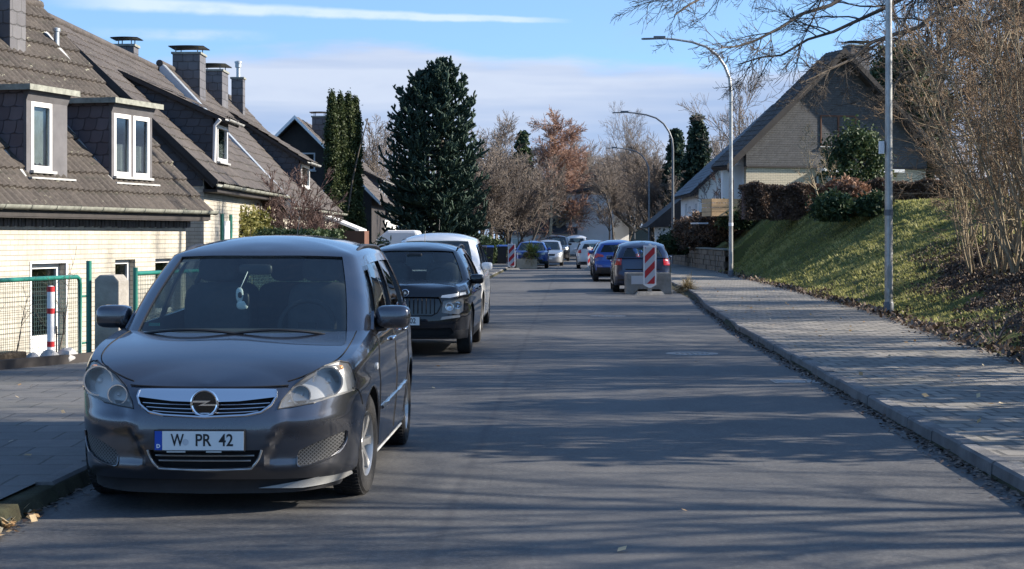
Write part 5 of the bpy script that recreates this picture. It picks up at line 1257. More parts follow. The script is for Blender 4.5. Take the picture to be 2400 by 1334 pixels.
def house_one():
    H = empty('terraced_house', (-7.86, 27.2, 0), -math.atan2(.259, .966), 'cream brick house nearest on the left, mossy tiled roof with two slate dormers', 'house', 'houses')
    ze, tp, R = 2.13, 1.11, 3.7; y0, y1 = -4.0, 7.56
    z = lambda r: ze+tp*r
    holes = [(1.5, 2.62, -.62, 1.19), (4.38, 5.15, .2, 1.22), (5.95, 7.0, .2, 1.22)]
    w_ = wallbox('wall', -.65, -.35, y0, 7.25, -1.1, 1.93, 'cream_brick', H, holes)
    MB().box(-6.9, -.65, 7.0, 7.25, -1.1, 2.13).build('end_wall', 'cream_brick', H)
    MB().prism([(-.40, 7.02, 2.13), (-6.9, 7.02, 2.13), (-3.7, 7.02, z(3.5))], (0, .21, 0)).build('gable', 'slate_gable', H, recalc=True)
    MB().box(-6.9, -.65, y0+.12, y0+.37, -1.1, 2.13).build('end_wall', 'cream_brick', H)
    MB().prism([(-.40, y0+.10, 2.13), (-6.9, y0+.10, 2.13), (-3.7, y0+.10, z(3.5))], (0, .25, 0)).build('gable', 'slate_gable', H, recalc=True)
    # corbelled soffit: a row of dark boards and stubs under the eave
    m = MB(); m.box(-.66, .02, y0, 7.5, 1.93, 1.985); m.build('soffit', 'dark_wood', H)
    m = MB(); y = y0
    while y < 7.4: m.box(-.35, -.30-random.uniform(0, .02), y, y+.075, 1.80+random.uniform(-.012, .012), 1.93); y += .11
    m.build('corbel_row', 'slate_trim', H)
    MB().box(-.02, .03, y0, 7.56, 1.95, 2.12).build('fascia', 'dark_wood', H)
    gutter(H, (.10, y0, 2.13), (.10, 7.62, 2.13), 'moss_zinc', .075)
    rf = tiles('roof', (0.06, y0, z(-.06)), (0.06, y1, z(-.06)), (-R, y1, z(R)), (-R, y0, z(R)), 'old_tiles', H, tw=.20, th=.42, amp=.055, step=.045)
    slab('roof_deck', [(0.0, y0, z(0)-.02), (0.0, y1-.03, z(0)-.02), (-R, y1-.03, z(R)-.02), (-R, y0, z(R)-.02)], .10, 'dark_wood', rf)
    slab('roof_back', [(-R, y0, z(R)), (-R, y1, z(R)), (-2*R, y1, z(0)), (-2*R, y0, z(0))], .10, 'old_tiles', rf)
    m = MB(); m.tube([(-R, y0, z(R)+.02), (-R, y1+.02, z(R)+.02)], .11, 10); m.build('ridge_tiles', 'old_tiles', rf, smooth=60)
    # dormers: (y range, windows)
    for (a, b, wins) in ((1.50, 2.82, [(1.66, .66)]), (4.40, 5.98, [(4.50, .64), (5.24, .64)])):
        rs, zt = .49, 4.02; D = MB(); xb = -(zt-ze)/tp-.1
        dm = MB(); 
        dm.prism([(-rs, a, z(rs)-.1), (-rs, a, zt), (xb, a, zt), (xb, a, z(-xb)-.1)], (0, .05, 0))
        d = dm.build('dormer', 'slate_scales', H, recalc=True)
        MB().prism([(-rs, b-.05, z(rs)-.1), (-rs, b-.05, zt), (xb, b-.05, zt), (xb, b-.05, z(-xb)-.1)], (0, .05, 0)).build('dormer_cheek', 'slate_scales', d, recalc=True)
        f = MB()
        # front wall around windows
        ys = [a]+[v for wn in wins for v in (wn[0], wn[0]+wn[1])]+[b]
        zb, zh = z(rs)+.05, z(rs)+1.17
        for i in range(0, len(ys), 2): f.box(-rs+.004, -rs+.06, ys[i], ys[i+1], z(rs)-.08, zt)
        for wn in wins: f.box(-rs+.004, -rs+.058, wn[0], wn[0]+wn[1], zh, zt); f.box(-rs+.004, -rs+.058, wn[0], wn[0]+wn[1], z(rs)-.08, zb)
        f.prism([(-rs+.06, a-.01, zt-.17), (-rs+.13, a-.01, zt+.0), (-rs+.06, a-.01, zt+.0)], (0, b-a+.02, 0))
        f.build('dormer_front', 'slate_trim', d, recalc=True)
        for i, wn in enumerate(wins):
            window(d, (-rs+.03, wn[0], zb), (0, 1, 0), wn[1], zh-zb, (1, 0, 0), curtain=len(wins) > 1, fw=.075)
        if len(wins) == 1: MB().box(-rs-.05, -rs-.045, wins[0][0]+.06, wins[0][0]+wins[0][1]-.06, zb+.1, zh-.06).build('roller_blind', 'curtain', d)
        MB().box(xb-.25, -rs+.20, a-.14, b+.14, zt+.003, zt+.045).build('dormer_roof', 'dark_wood', d)
        m = MB(); m.box(xb-.2, -rs+.22, a-.16, a-.14, zt-.01, zt+.085); m.box(-rs+.20, -rs+.22, a-.14, b+.16, zt-.01, zt+.085); m.build('roof_edging', 'moss_zinc', d)
        m = MB(); m.prism([(-rs+.1, a-.10, z(rs-.1)+.03), (xb+.1, a-.10, z(-xb-.1)+.03), (xb+.1, a-.0, z(-xb-.1)+.05), (-rs+.1, a-.0, z(rs-.1)+.05)], (0, 0, .02)); m.box(-rs, -rs+.2, a-.06, b+.06, z(rs)-.10, z(rs)-.07); m.build('flashing', 'zinc', d, recalc=True)
    ch = chimney(H, -3.1, -2.55, 4.55, 5.1, z(2.5)-.1, 8.0)
    m = MB(); m.box(-3.15, -2.47, 4.47, 4.55, z(2.5)-.05, z(2.5)+.04); m.build('flashing', 'zinc', ch)
    m = MB(); m.lathe([(0, .055), (.38, .055), (.38, .075), (.44, .075), (.46, 0)], 12, 'z', (-2.85, 6.75, z(2.85)-.05)); m.build('vent_pipe', 'grey_metal', H, smooth=40)
    m = MB(); m.prism([(-2.55, 6.68, z(2.55)+.05), (-2.55, 6.85, z(2.55)+.05), (-3.1, 6.85, z(3.1)+.05), (-3.1, 6.68, z(3.1)+.05)], (0, 0, .02)); m.build('flashing', 'zinc', H, recalc=True)
    # door and windows in the wall
    dr = window(H, (-.50, 1.5, -.62), (0, 1, 0), 1.12, 1.81, (1, 0, 0), 'door', 1, False, sill=False, fw=.09)
    MB().box(-.50, -.46, 1.59, 2.53, -.53, .0).build('door_panel', 'white_paint', dr)
    m = MB(); m.box(-.352, -.335, 1.46, 1.50, -.62, 1.23); m.box(-.352, -.335, 2.62, 2.66, -.62, 1.23); m.box(-.352, -.335, 1.50, 2.62, 1.19, 1.23); m.build('door_surround', 'sign_white', dr)
    for (a, b) in ((4.38, 5.15), (5.95, 7.0)): window(H, (-.50, a, .2), (0, 1, 0), b-a, 1.02, (1, 0, 0), fw=.08)
    return H

def row_house(label, xe, ze, D0, D1, zr, run, dorm=None, verge=None, split=None, wall='cream_brick', roofm='brown_tiles', gable='slate_gable', chim=(), wall_z0=-.6, name='terraced_house', dwin=True, front=True):
    """ridge runs away from us; slope falls to the right to an eave at x = xe"""
    H = empty(name, (xe, D0, 0), 0, label, 'house', 'houses'); L = D1-D0; tp = (zr-ze)/run; z = lambda r: ze+tp*r
    xw = -.30
    MB().box(xw-.25, xw, .15, L-.05, wall_z0, ze+.12).build('wall', wall, H)
    sp = split if split is not None else ze
    MB().box(-2*run+.3, xw-.25, .15, .40, wall_z0, sp).build('end_wall', wall, H)
    g0 = (-2*run+.33, .13, sp); 
    pts = [(xw-.02, .13, sp), (xw-.02, .13, z(-xw)-.14), (-run, .13, zr-.14), (-2*run+.33, .13, z(-xw)-.14), (-2*run+.33, .13, sp)]
    MB().prism(pts, (0, .22, 0)).build('gable', gable, H, recalc=True)
    rf = tiles('roof', (0, 0, ze), (0, L, ze), (-run, L, zr), (-run, 0, zr), roofm, H)
    slab('roof_deck', [(0, .02, ze-.02), (0, L-.02, ze-.02), (-run, L-.02, zr-.02), (-run, .02, zr-.02)], .12, 'dark_wood', rf)
    slab('roof_back', [(-run, 0, zr), (-run, L, zr), (-2*run, L, ze), (-2*run, 0, ze)], .12, roofm, rf)
    m = MB(); m.tube([(-run, -.03, zr+.03), (-run, L, zr+.03)], .10, 10); m.build('ridge_tiles', roofm, rf, smooth=60)
    vm, vw = verge or ('dark_wood', .14)
    m = MB(); m.prism([(0.03, -.025, ze+.055), (-run, -.025, zr+.06), (-run, -.025, zr+.06-vw*1.3), (.03, -.025, ze+.055-vw*1.3)], (0, .02, 0)); 
    if verge: m.prism([(0.03, -.025, ze+.06), (-run, -.025, zr+.065), (-run, .12, zr+.065), (.03, .12, ze+.06)], (0, 0, .025))
    m.build('verge_board', vm, rf, recalc=True)
    MB().box(xw, .0, .05, L-.05, ze-.20, ze-.14).build('soffit', 'dark_wood', H)
    MB().box(-.02, .01, .02, L-.02, ze-.20, ze-.04).build('fascia', 'dark_wood', H)
    gutter(H, (.09, -.05, ze-.03), (.09, L, ze-.03), 'moss_zinc', .075)
    for c in chim: chimney(H, *c)
    if dorm:
        a, b, rs, zt, rb = dorm; zb_ = z(rb)   # front at run rs, top zt, joins the slope at run rb
        ck = [MB().prism([(-rs, q, z(rs)-.1), (-rs, q, zt), (-rb, q, zb_+.02), (-rb, q, zb_-.2)], (0, .05, 0)) for q in (a, b-.05)]
        dm = ck[0].build('dormer', 'slate_gable', H, recalc=True); ck[1].build('dormer_cheek', 'slate_gable', dm, recalc=True)
        n = max(1, int((b-a)/1.6)); MB().box(-rs-.04, -rs+.02, a, b, z(rs)-.1, z(rs)+.08).build('dormer_front', 'slate_trim', dm)
        MB().box(-rs-.04, -rs+.02, a, b, zt-.16, zt).build('dormer_lintel', 'slate_trim', dm)
        m = MB(); ws = (b-a)/n
        for i in range(n):
            c0 = a+ws*i; m.box(-rs-.04, -rs+.019, c0+.001, c0+.18, z(rs)+.08, zt-.16); m.box(-rs-.04, -rs+.019, c0+ws-.18, c0+ws-.001, z(rs)+.08, zt-.16)
        m.build('dormer_post', 'slate_trim', dm)
        for i in range(n): c0 = a+ws*i; window(dm, (-rs, c0+.18, z(rs)+.08), (0, 1, 0), ws-.36, zt-.16-z(rs)-.08, (1, 0, 0), fw=.08, panes=1)
        ex = .28; sl = (zb_-zt)/(rb-rs)
        dr = tiles('dormer_roof', (-rs+ex, a-.18, zt-sl*ex+.09), (-rs+ex, b+.15, zt-sl*ex+.09), (-rb, b+.15, zb_+.10), (-rb, a-.18, zb_+.10), roofm, dm)
        slab('dormer_deck', [(-rs+ex, a-.16, zt-sl*ex+.07), (-rs+ex, b+.13, zt-sl*ex+.07), (-rb, b+.13, zb_+.08), (-rb, a-.16, zb_+.08)], .09, 'dark_wood', dr)
        gutter(dm, (-rs+ex+.05, a-.2, zt-sl*ex+.06), (-rs+ex+.05, b+.2, zt-sl*ex+.06), 'zinc', .05)
    return H, z

def houses():
    house_one()
    H, z = row_house('slate gabled house behind the nearest one, long low slate dormer facing the street', -6.34, 2.79, 38, 49.9, 6.36, 3.73, (3.1, 4.9, .55, 4.42, 2.75), split=2.72, chim=[(-4.2, -3.7, 9.0, 9.6, 5.6, 6.75)])
    m = MB(); m.tube([(-.55, 2.95, 3.35), (-.52, 2.9, 4.2), (-.40, 2.88, 4.34)], .045, 8); m.build('rainwater_pipe', 'white_paint', H, smooth=60)
    m = MB(); m.box(-.299, -.27, 2.6, 3.5, -.4, 2.0); dd = m.build('door', 'white_paint', H); MB().box(-.298, -.26, 2.3, 2.58, -.3, 2.15).build('shutter', 'green_paint', H); MB().box(-.298, -.26, 3.55, 3.8, -.3, 2.15).build('shutter', 'green_paint', H)
    window(H, (-.30, 6, .6), (0, 1, 0), 1.6, 1.2, (1, 0, 0), panes=2)
    # chimneyed house
    H, z = row_house('brown tiled house with three tall chimneys, third along on the left', -6.20, 2.50, 50.0, 65.0, 6.50, 3.75, (7.0, 9.6, .62, 4.15, 2.9), verge=('sign_grey', .30),
        chim=[(-3.75, -2.95, 1.9, 2.9, 5.3, 7.05), (-3.75, -3.0, 6.2, 7.4, 5.4, 6.95), (-3.5, -3.1, 11.2, 11.7, 5.6, 7.15, 'slate_chimney', False, True)])
    MB().prism([(.02, .0, 2.56), (-3.75, .0, 6.58), (-3.75, .45, 6.58), (.02, .45, 2.56)], (0, 0, .03)).build('verge_flashing', 'grey_metal', H, recalc=True)
    window(H, (-.30, 8.5, .4), (0, 1, 0), 1.8, 1.3, (1, 0, 0), panes=2); window(H, (-.30, 12, .4), (0, 1, 0), 1.0, 1.4, (1, 0, 0))
    # small white porch in front of it
    pr = empty('glazed_porch', (-6.4, 58.5, 0), 0, 'small white glazed porch with sloping roof, left pavement side of the chimneyed house', 'porch')
    m = MB(); m.prism([(0, 0, 2.35), (1.35, 0, 1.80), (1.35, 3, 1.80), (0, 3, 2.35)], (0, 0, .08)); m.build('porch_roof', 'white_paint', pr, recalc=True)
    for x, y in ((1.25, .05), (1.25, 1.5), (1.25, 2.95), (.1, .05)): MB().box(x-.04, x+.04, y-.04, y+.04, 0, 1.85).build('post', 'white_paint', pr)
    m = MB(); m.box(.15, 1.2, .04, .05, .1, 1.75); m.box(1.245, 1.25, .1, 2.9, .1, 1.75); m.build('glazing', 'window_glass', pr)
    # fourth: gable with dark boarding
    H = empty('gabled_house', (-9.17, 75, 0), 0, 'house with dark boarded gable and pale roof edges, left of the columnar cypresses', 'house', 'houses')
    MB().prism([(-3.2, .3, 0), (-3.2, .3, 3.4), (0, .3, 6.5), (3.2, .3, 3.4), (3.2, .3, 0)], (0, 8, 0)).build('wall', 'dark_wood', H, recalc=True)
    for s_ in (1, -1):
        rf = tiles('roof', (s_*3.6, -.3, 3.1), (s_*3.6, 8.5, 3.1), (0, 8.5, 6.72), (0, -.3, 6.72), 'brown_tiles', H); slab('roof_deck', [(s_*3.6, -.28, 3.08), (s_*3.6, 8.5, 3.08), (0, 8.5, 6.70), (0, -.28, 6.70)], .1, 'dark_wood', rf)
        m = MB(); m.prism([(s_*3.62, -.33, 3.12), (0, -.33, 6.76), (0, -.33, 6.60), (s_*3.62, -.33, 2.96)], (0, .03, 0)); m.build('barge_board', 'sign_white', rf, recalc=True)
    window(H, (-.25, .29, 4.45), (1, 0, 0), 1.05, .75, (0, -1, 0), curtain=True, frame='sign_grey'); window(H, (.6, .29, 2.6), (1, 0, 0), 1.6, 1.0, (0, -1, 0), curtain=True)
    chimney(H, .45, 1.05, 2.2, 2.9, 5.4, 6.9)
    # fifth and sixth
    row_house('far house right of the cypresses with black dormer and two small chimneys', -6.05, 2.83, 86, 98, 6.5, 3.6, (2.2, 8, .6, 4.5, 2.6), chim=[(-3.7, -3.1, 2.5, 3.3, 5.9, 7.1), (-3.5, -3.0, 6.0, 6.6, 5.9, 7.0)], gable='slate_gable', wall='white_render')
    row_house('farthest house of the left row, half hidden by the monkey puzzle tree', -5.8, 2.7, 101, 114, 6.2, 3.6, None, wall='white_render')
    # ---------------- right side
    H = empty('gabled_house', (10.9, 84, 0), RAD(16), 'big steep-roofed house on the right bank, grey slate gable over a cream wall', 'house', 'houses')
    # local x to the right along the facade
    za, xl, xr, xa = 10.65, -.45, 12.0, 5.2; zl = 5.3
    zz = lambda x: za-abs(x-xa)*.93
    MB().box(.35, 9.9, 0.3, .55, 1.8, 4.98).build('wall', 'yellow_brick', H)
    MB().box(-.6, .35, .9, 1.1, 1.8, zz(-.6)-.2).build('recessed_wall', 'white_render', H)
    MB().box(.33, .55, .55, 1.6, 1.8, zz(.33)-.3).build('side_wall', 'white_render', H)
    MB().prism([(.33, .24, 4.98), (.33, .24, zz(.33)-.15), (xa, .24, za-.15), (9.92, .24, zz(9.92)-.15), (9.92, .24, 4.98)], (0, .3, 0)).build('gable', 'slate_grey', H, recalc=True)
    MB().box(.34, 9.91, .2, .24, 4.93, 5.02).build('gable_drip_board', 'dark_wood', H)
    MB().box(9.7, 9.9, .55, 1.6, 1.8, 5.2).build('side_wall', 'yellow_brick', H)
    for xs_, nm in ((xl-.45, 'l'), (xr, 'r')):
        dp = 1.7; rf = tiles('roof', (xs_, -.35, zz(xs_)), (xs_, dp, zz(xs_)), (xa, dp, za), (xa, -.35, za), 'brown_tiles', H); slab('roof_deck', [(xs_, -.33, zz(xs_)-.02), (xs_, dp, zz(xs_)-.02), (xa, dp, za-.02), (xa, -.33, za-.02)], .22, 'dark_wood', rf)
        m = MB(); m.prism([(xs_, -.38, zz(xs_)+.08), (xa, -.38, za+.08), (xa, -.38, za-.22), (xs_, -.38, zz(xs_)-.22)], (0, .03, 0)); m.build('barge_board', 'dark_wood', rf, recalc=True)
    m = MB(); m.box(4.0, 5.6, -.55, .24, 4.72, 4.92); m.build('awning_box', 'white_paint', H); m = MB(); m.box(7.2, 8.4, -.35, .24, 4.75, 4.9); m.build('awning_box', 'white_paint', H)
    window(H, (4.2, .235, 6.0), (1, 0, 0), 1.9, 1.5, (0, -1, 0), panes=2, frame='brown_wood', curtain=True); window(H, (3.95, .29, 2.9), (1, 0, 0), 1.9, 1.7, (0, -1, 0), panes=2, frame='dark_wood', curtain=False)
    chimney(H, 6.0, 7.0, .6, 1.5, 9.0, 11.0, 'slate_chimney'); 
    m = MB(); m.tube([(-.85, -.1, 5.0), (-.5, .1, 4.55), (-.35, .25, 4.3), (-.35, .28, 2.0)], .05, 6); m.build('downpipe', 'dark_wood', H, smooth=60)
    H = empty('white_house', (11.0, 104, 0), 0, 'white rendered house with blue-grey roof and solar panels, left of and beyond the slate gable', 'house', 'houses')
    zz2 = lambda x: 4.25+(x+.5)*.92
    MB().prism([(0, .3, 1.5), (0, .3, zz2(0)-.15), (6, .3, zz2(6)-.15), (12, .3, zz2(0)-.15), (12, .3, 1.5)], (0, 11, 0)).build('wall', 'white_render', H, recalc=True)
    for s_ in (0, 1):
        xs_ = -.6 if s_ == 0 else 12.6
        rf = tiles('roof', (xs_, -.2, zz2(-.6)), (xs_, 11.6, zz2(-.6)), (6, 11.6, zz2(6)), (6, -.2, zz2(6)), 'dark_tiles', H); slab('roof_deck', [(xs_, -.18, zz2(-.6)-.02), (xs_, 11.6, zz2(-.6)-.02), (6, 11.6, zz2(6)-.02), (6, -.18, zz2(6)-.02)], .15, 'dark_wood', rf)
    for k in range(2):
        for j in range(2):
            x0 = 1.6+1.15*k+.0; x1 = x0+1.08; yb = 1.0+1.7*j
            MB().prism([(x0, yb, zz2(x0)+.10), (x1, yb, zz2(x1)+.10), (x1, yb+1.62, zz2(x1)+.10), (x0, yb+1.62, zz2(x0)+.10)], (-.03, 0, .035)).build('solar_panel', 'solar', H, recalc=True)
    for yb, wz, hh in ((1.2, 2.3, 1.3), (5.0, 3.1, .4), (7.2, 2.2, 1.5)): window(H, (-.001, yb+1.0, wz), (0, -1, 0), .9, hh, (-1, 0, 0), curtain=False, frame='grey_metal', sill=False)
    # garage roof further on
    H = empty('garage', (9.9, 122, 0), 0, 'low dark-roofed garage beyond the white house, behind the third lamp post', 'garage', 'houses')
    MB().box(.4, 5, .3, 6, .5, 2.6).build('wall', 'white_render', H); m = MB(); m.prism([(-.6, 0, 2.3), (2.7, 0, 5.0), (6, 0, 2.3)], (0, 7, 0)); m.build('roof', 'dark_wood', H, recalc=True)
    # centre far
    H = empty('white_house', (4.6, 150, 0), 0, 'tall white house at the end of the street with a narrow dark upper window', 'house', 'houses')
    MB().box(0, 4.0, 0, 9, -.5, 5.2).build('wall', 'white_render', H)
    m = MB(); m.prism([(-.3, -.3, 5.2), (-.3, 9, 5.2), (4.3, 9, 6.0), (4.3, -.3, 6.0)], (0, 0, .2)); m.build('roof', 'dark_tiles', H, recalc=True)
    window(H, (.75, -.01, 3.0), (1, 0, 0), .75, 1.35, (0, -1, 0), curtain=False, frame='grey_metal'); m = MB(); m.tube([(.28, -.06, -.4), (.28, -.06, 5)], .05, 6); m.build('downpipe', 'dark_wood', H)
    H = empty('gabled_house', (7.0, 156, 0), RAD(20), 'small pale house with dark pitched roof, right of the tall white end house', 'house', 'houses')
    MB().prism([(0, 0, 0), (0, 0, 2.4), (1.8, 0, 4.0), (3.6, 0, 2.4), (3.6, 0, 0)], (0, 8, 0)).build('wall', 'white_render', H, recalc=True)
    for s_ in (-.5, 4.1): slab('roof', [(s_, -.5, 2.1), (s_, 8.4, 2.1), (1.8, 8.4, 4.2), (1.8, -.5, 4.2)], .15, 'dark_tiles', H, z=.14)
    window(H, (1.2, -.01, 1.1), (1, 0, 0), 1.1, 1.0, (0, -1, 0))
    H = empty('bungalow', (-.6, 150, 0), RAD(-8), 'low pale bungalow with grey roof at the street end', 'house', 'houses')
    MB().box(0, 5.6, 0, 6, -.3, 1.9).build('wall', 'white_render', H)
    m = MB(); m.prism([(-.5, -.5, 1.85), (6.1, -.5, 1.85), (6.1, 6.5, 1.85), (-.5, 6.5, 1.85)], (0, 0, .12)); m.prism([(-.5, -.5, 1.97), (-.5, 3, 3.3), (-.5, 6.5, 1.97)], (6.6, 0, 0)); m.build('roof', 'dark_tiles', H, recalc=True)
    for a in (.6, 2.6, 4.2): window(H, (a, -.01, .5), (1, 0, 0), .8, 1.0, (0, -1, 0), curtain=False)

# ================================================================ street furniture
def lamps():
    data = [(2083, 35, 'nearest street lamp, thick steel pole on the grass edge with a small white box'), (1713, 67.6, 'second street lamp from the front, curved arm against blue sky'), (1577, 100, 'third street lamp from the front, beside the parked dark blue hatchback'),
            (1521, 140, 'fourth street lamp from the front, slim grey pole before bare trees'), (1487, 178, 'fifth street lamp from the front, arm just above the bare trees by the white house'), (1465, 236, 'farthest street lamp, faint and thin over the street end')]
    for i, (px, d, lab) in enumerate(data):
        x = (px-1200)/F*d; g = float(hgt(x-.0337*d, d)) if d > 60 or i == 0 else .1
        r = empty('street_lamp', (x, d, min(g, .35)-.02), 0, lab, 'street lamp', 'street lamps'); q = 1.0
        hh = 9.15 if i < 2 else 8.6
        pts = [(0, 0, 0), (0, 0, 1.2), (0, 0, hh-2.1), (-.05, 0, hh-1.55), (-.22, 0, hh-1.1), (-.52, 0, hh-.65), (-.95, 0, hh-.33), (-1.5, 0, hh-.15), (-2.15, 0, hh-.05), (-2.75, 0, hh+.0)]
        rr = [.085, .082, .062, .060, .057, .053, .048, .044, .040, .036]
        MB().tube(pts, rr, 12 if i < 3 else 7).build('pole', 'steel_pole' if i < 2 else 'grey_pole', r, smooth=60)
        MB().lathe([(0, .10), (.25, .10), (.28, .085)], 12, 'z').build('base_sleeve', 'grey_pole', r, smooth=40)
        m = MB(); m.prism([(-2.55, -.08, hh-.04), (-3.35, -.13, hh-.06), (-3.42, 0, hh-.06), (-3.35, .13, hh-.06), (-2.55, .08, hh-.04)], (0, 0, .055)); m.box(-2.95, -2.5, -.07, .07, hh+.01, hh+.075); bevel(m.build('lamp_head', 'grey_pole', r, recalc=True), .008)
        if i == 0:
            m = MB(); m.box(-.19, -.10, -.06, .06, 3.2, 3.45); bevel(m.build('control_box', 'sign_white', r), .008)
            MB().box(-.11, -.08, -.02, .02, 3.25, 3.4).build('box_bracket', 'steel_pole', r)
        if i < 2:
            m = MB(); m.box(-.045, .045, -.09, -.075, .55, 1.0); m.build('access_door', 'steel_pole', r)
            m = MB(); m.lathe([(1.98, .083), (1.98, .088), (2.10, .088), (2.10, .082)], 12, 'z'); m.build('number_band', 'sign_white' if i else 'grey_pole', r, smooth=40)
def clip_poly(poly, f):
    out = []
    for i in range(len(poly)):
        a, b = poly[i], poly[(i+1) % len(poly)]; fa, fb = f(a), f(b)
        if fa >= 0: out.append(a)
        if fa*fb < 0: t = fa/(fa-fb); out.append((a[0]+(b[0]-a[0])*t, a[1]+(b[1]-a[1])*t))
    return out
def beacon(x, y, z0, h, w, label, foot=True, lean=0.0):
    r = empty('traffic_beacon', (x, y, z0), lean, label, 'traffic sign', 'striped traffic panels')
    a = w/2; m = MB(); ol = [(-a, .10), (0, .0), (a, .10), (a, h), (.2*a, h), (.2*a, h+.05), (-.2*a, h+.05), (-.2*a, h), (-a, h)]
    m.prism([(p[0], 0, p[1]) for p in ol], (0, .035, 0)); fr = bevel(m.build('frame', 'sign_white', r, recalc=True), .006)
    b = a*.78; z0_, z1 = .13, h-.05; m = MB(); m.box(-b, b, -.006, -.002, z0_, z1); m.build('reflective_face', 'sign_grey', fr)
    sp = (z1-z0_)/2.45; base = [(-b, z0_), (b, z0_), (b, z1), (-b, z1)]; sl = 1.05
    for k in range(-2, 5):
        c0 = z0_+sp*(k)-.12; c1 = c0+sp*.5
        p = clip_poly(clip_poly(base, lambda q: q[1]-sl*q[0]-c0), lambda q: c1-(q[1]-sl*q[0]))
        if len(p) > 2: m = MB(); m.prism([(q[0], -.010, q[1]) for q in p], (0, .003, 0)); m.build('red_stripe', 'red_paint', fr, recalc=True)
    if foot:
        m = MB(); m.prism([(-.42, -.25, 0), (.42, -.25, 0), (.34, -.19, .09), (-.34, -.19, .09)], (0, .42, 0)); m.prism([(-.07, -.02, .05), (.07, -.02, .05), (.05, -.02, .2), (-.05, -.02, .2)], (0, .05, 0)); f = m.build('foot', 'concrete', r, recalc=True); f.location = (0, 0, -z0+.0)
    return r
def furniture():
    lamps()
    beacon((1523-1200)/F*49.6, 49.6, .18, 1.20, .36, 'nearer red and white striped panel, in front of the concrete block')
    pl = empty('concrete_block', ((1519-1200)/F*50.6, 50.3, 0), 0, 'hollow concrete road-narrowing block behind the nearer striped panel', 'concrete block', 'road narrowing blocks')
    m = MB(); m.prism([(-.66, 0, 0), (-.63, 0, .60), (.63, 0, .60), (.66, 0, 0), (.42, 0, 0), (.30, 0, .14), (-.30, 0, .14), (-.42, 0, 0)], (0, .10, 0)); m.box(-.63, -.53, .10, .8, 0, .59); m.box(.53, .63, .10, .8, 0, .59); m.box(-.64, .64, .80, .90, 0, .60); bevel(m.build('trough', 'concrete', pl, recalc=True), .012)
    m = MB(); m.box(-.53, .53, .10, .80, .40, .46); m.build('soil', 'earth', pl)
    MB().box(-.50, -.08, -.015, -.002, .28, .52).build('panel', 'sign_grey', pl)
    beacon((1199-1200)/F*87, 87, .08, 1.20, .36, 'farther red and white striped panel on the left kerb beside a planted block')
    pl = empty('stone_planter', ((1236-1200)/F*90, 90, 0), 0, 'pale stone planter overgrown with dry plants on the left side of the street', 'planter', 'road narrowing blocks')
    m = MB(); m.box(-.55, .50, 0, .8, 0, .50); bevel(m.build('trough', 'pale_stone', pl), .02)
    beacon((1383-1200)/F*88, 88, .05, 1.05, .30, 'small distant striped panel in front of the white hatchback', lean=.3)
    # bins, fence
    for (px, d, lid, lab) in ((1143, 92, 'bin_blue', 'large black wheelie bin with blue lid by the brown board fence'), (1126, 90, 'bin_plastic', 'black wheelie bin with black lid, left of the blue-lidded one'), (1176, 100, 'bin_blue', 'smaller black bin with blue lid behind the far striped panel')):
        x = (px-1200)/F*d; b = empty('wheelie_bin', (x, d, .1), 0, lab, 'bin', 'wheelie bins')
        m = MB(); m.add([(-.24, 0, 0), (.24, 0, 0), (.24, .45, 0), (-.24, .45, 0), (-.30, -.05, .95), (.30, -.05, .95), (.30, .55, .95), (-.30, .55, .95)], [(0, 3, 2, 1), (4, 5, 6, 7), (0, 1, 5, 4), (1, 2, 6, 5), (2, 3, 7, 6), (3, 0, 4, 7)]); m.build('bin_body', 'bin_plastic', b)
        m = MB(); m.prism([(-.32, -.08, .955), (-.32, .56, .955), (-.32, .56, 1.03), (-.32, .1, 1.08), (-.32, -.08, 1.0)], (.64, 0, 0)); bevel(m.build('lid', lid, b, recalc=True), .02)
        for sx in (-.2, .2):
            m = MB(); m.lathe([(-.03, 0), (-.03, .1), (.03, .1), (.03, 0)], 12, 'x', (sx, .5, .1)); m.build('wheel', 'rubber', b)
    x0, x1 = (1152-1200)/F*103, 0
    fe = empty('board_fence', (x0, 103, 0), 0, 'brown upright board fence beside the wheelie bins', 'fence')
    m = MB(); k = 0
    for k in range(14): m.box(.08*k, .08*k+.07, .06*k*3, .06*k*3+.02, .1, 1.0+random.uniform(-.03, .05))
    m.build('boards', 'brown_wood', fe); MB().box(-.05, .03, 0, .08, 0, 1.1).build('post', 'brown_wood', fe)
    # retaining wall
    rw = empty('retaining_wall', (6.55+.0337*76, 76, 0), 0, 'rough stone retaining wall along the right pavement below the dark bushes', 'wall')
    m = MB()
    for row in range(4):
        y = -.1+(.3 if row % 2 else 0)
        while y < 25:
            L = random.uniform(.45, .8); a = random.uniform(0, .05); m.box(-.02+a, .33, y, y+L-.02, .08+.24*row, .08+.24*row+.225); y += L
    bevel(m.build('stones', 'sand_stone', rw), .015); MB().box(.03, .36, -.1, 25, .05, 1.03).build('core', 'earth', rw); m = MB(); m.box(-.06, .42, -.14, 25, 1.045, 1.11); bevel(m.build('coping', 'moss_zinc', rw), .01)
    # ------------ left foreground: fence, pillar, marker post
    A = np.array((-6.16, 19.9)); B = np.array((-5.46, 22.75)); u = (B-A)/np.linalg.norm(B-A); L = float(np.linalg.norm(B-A)); ang = math.atan2(u[1], u[0])
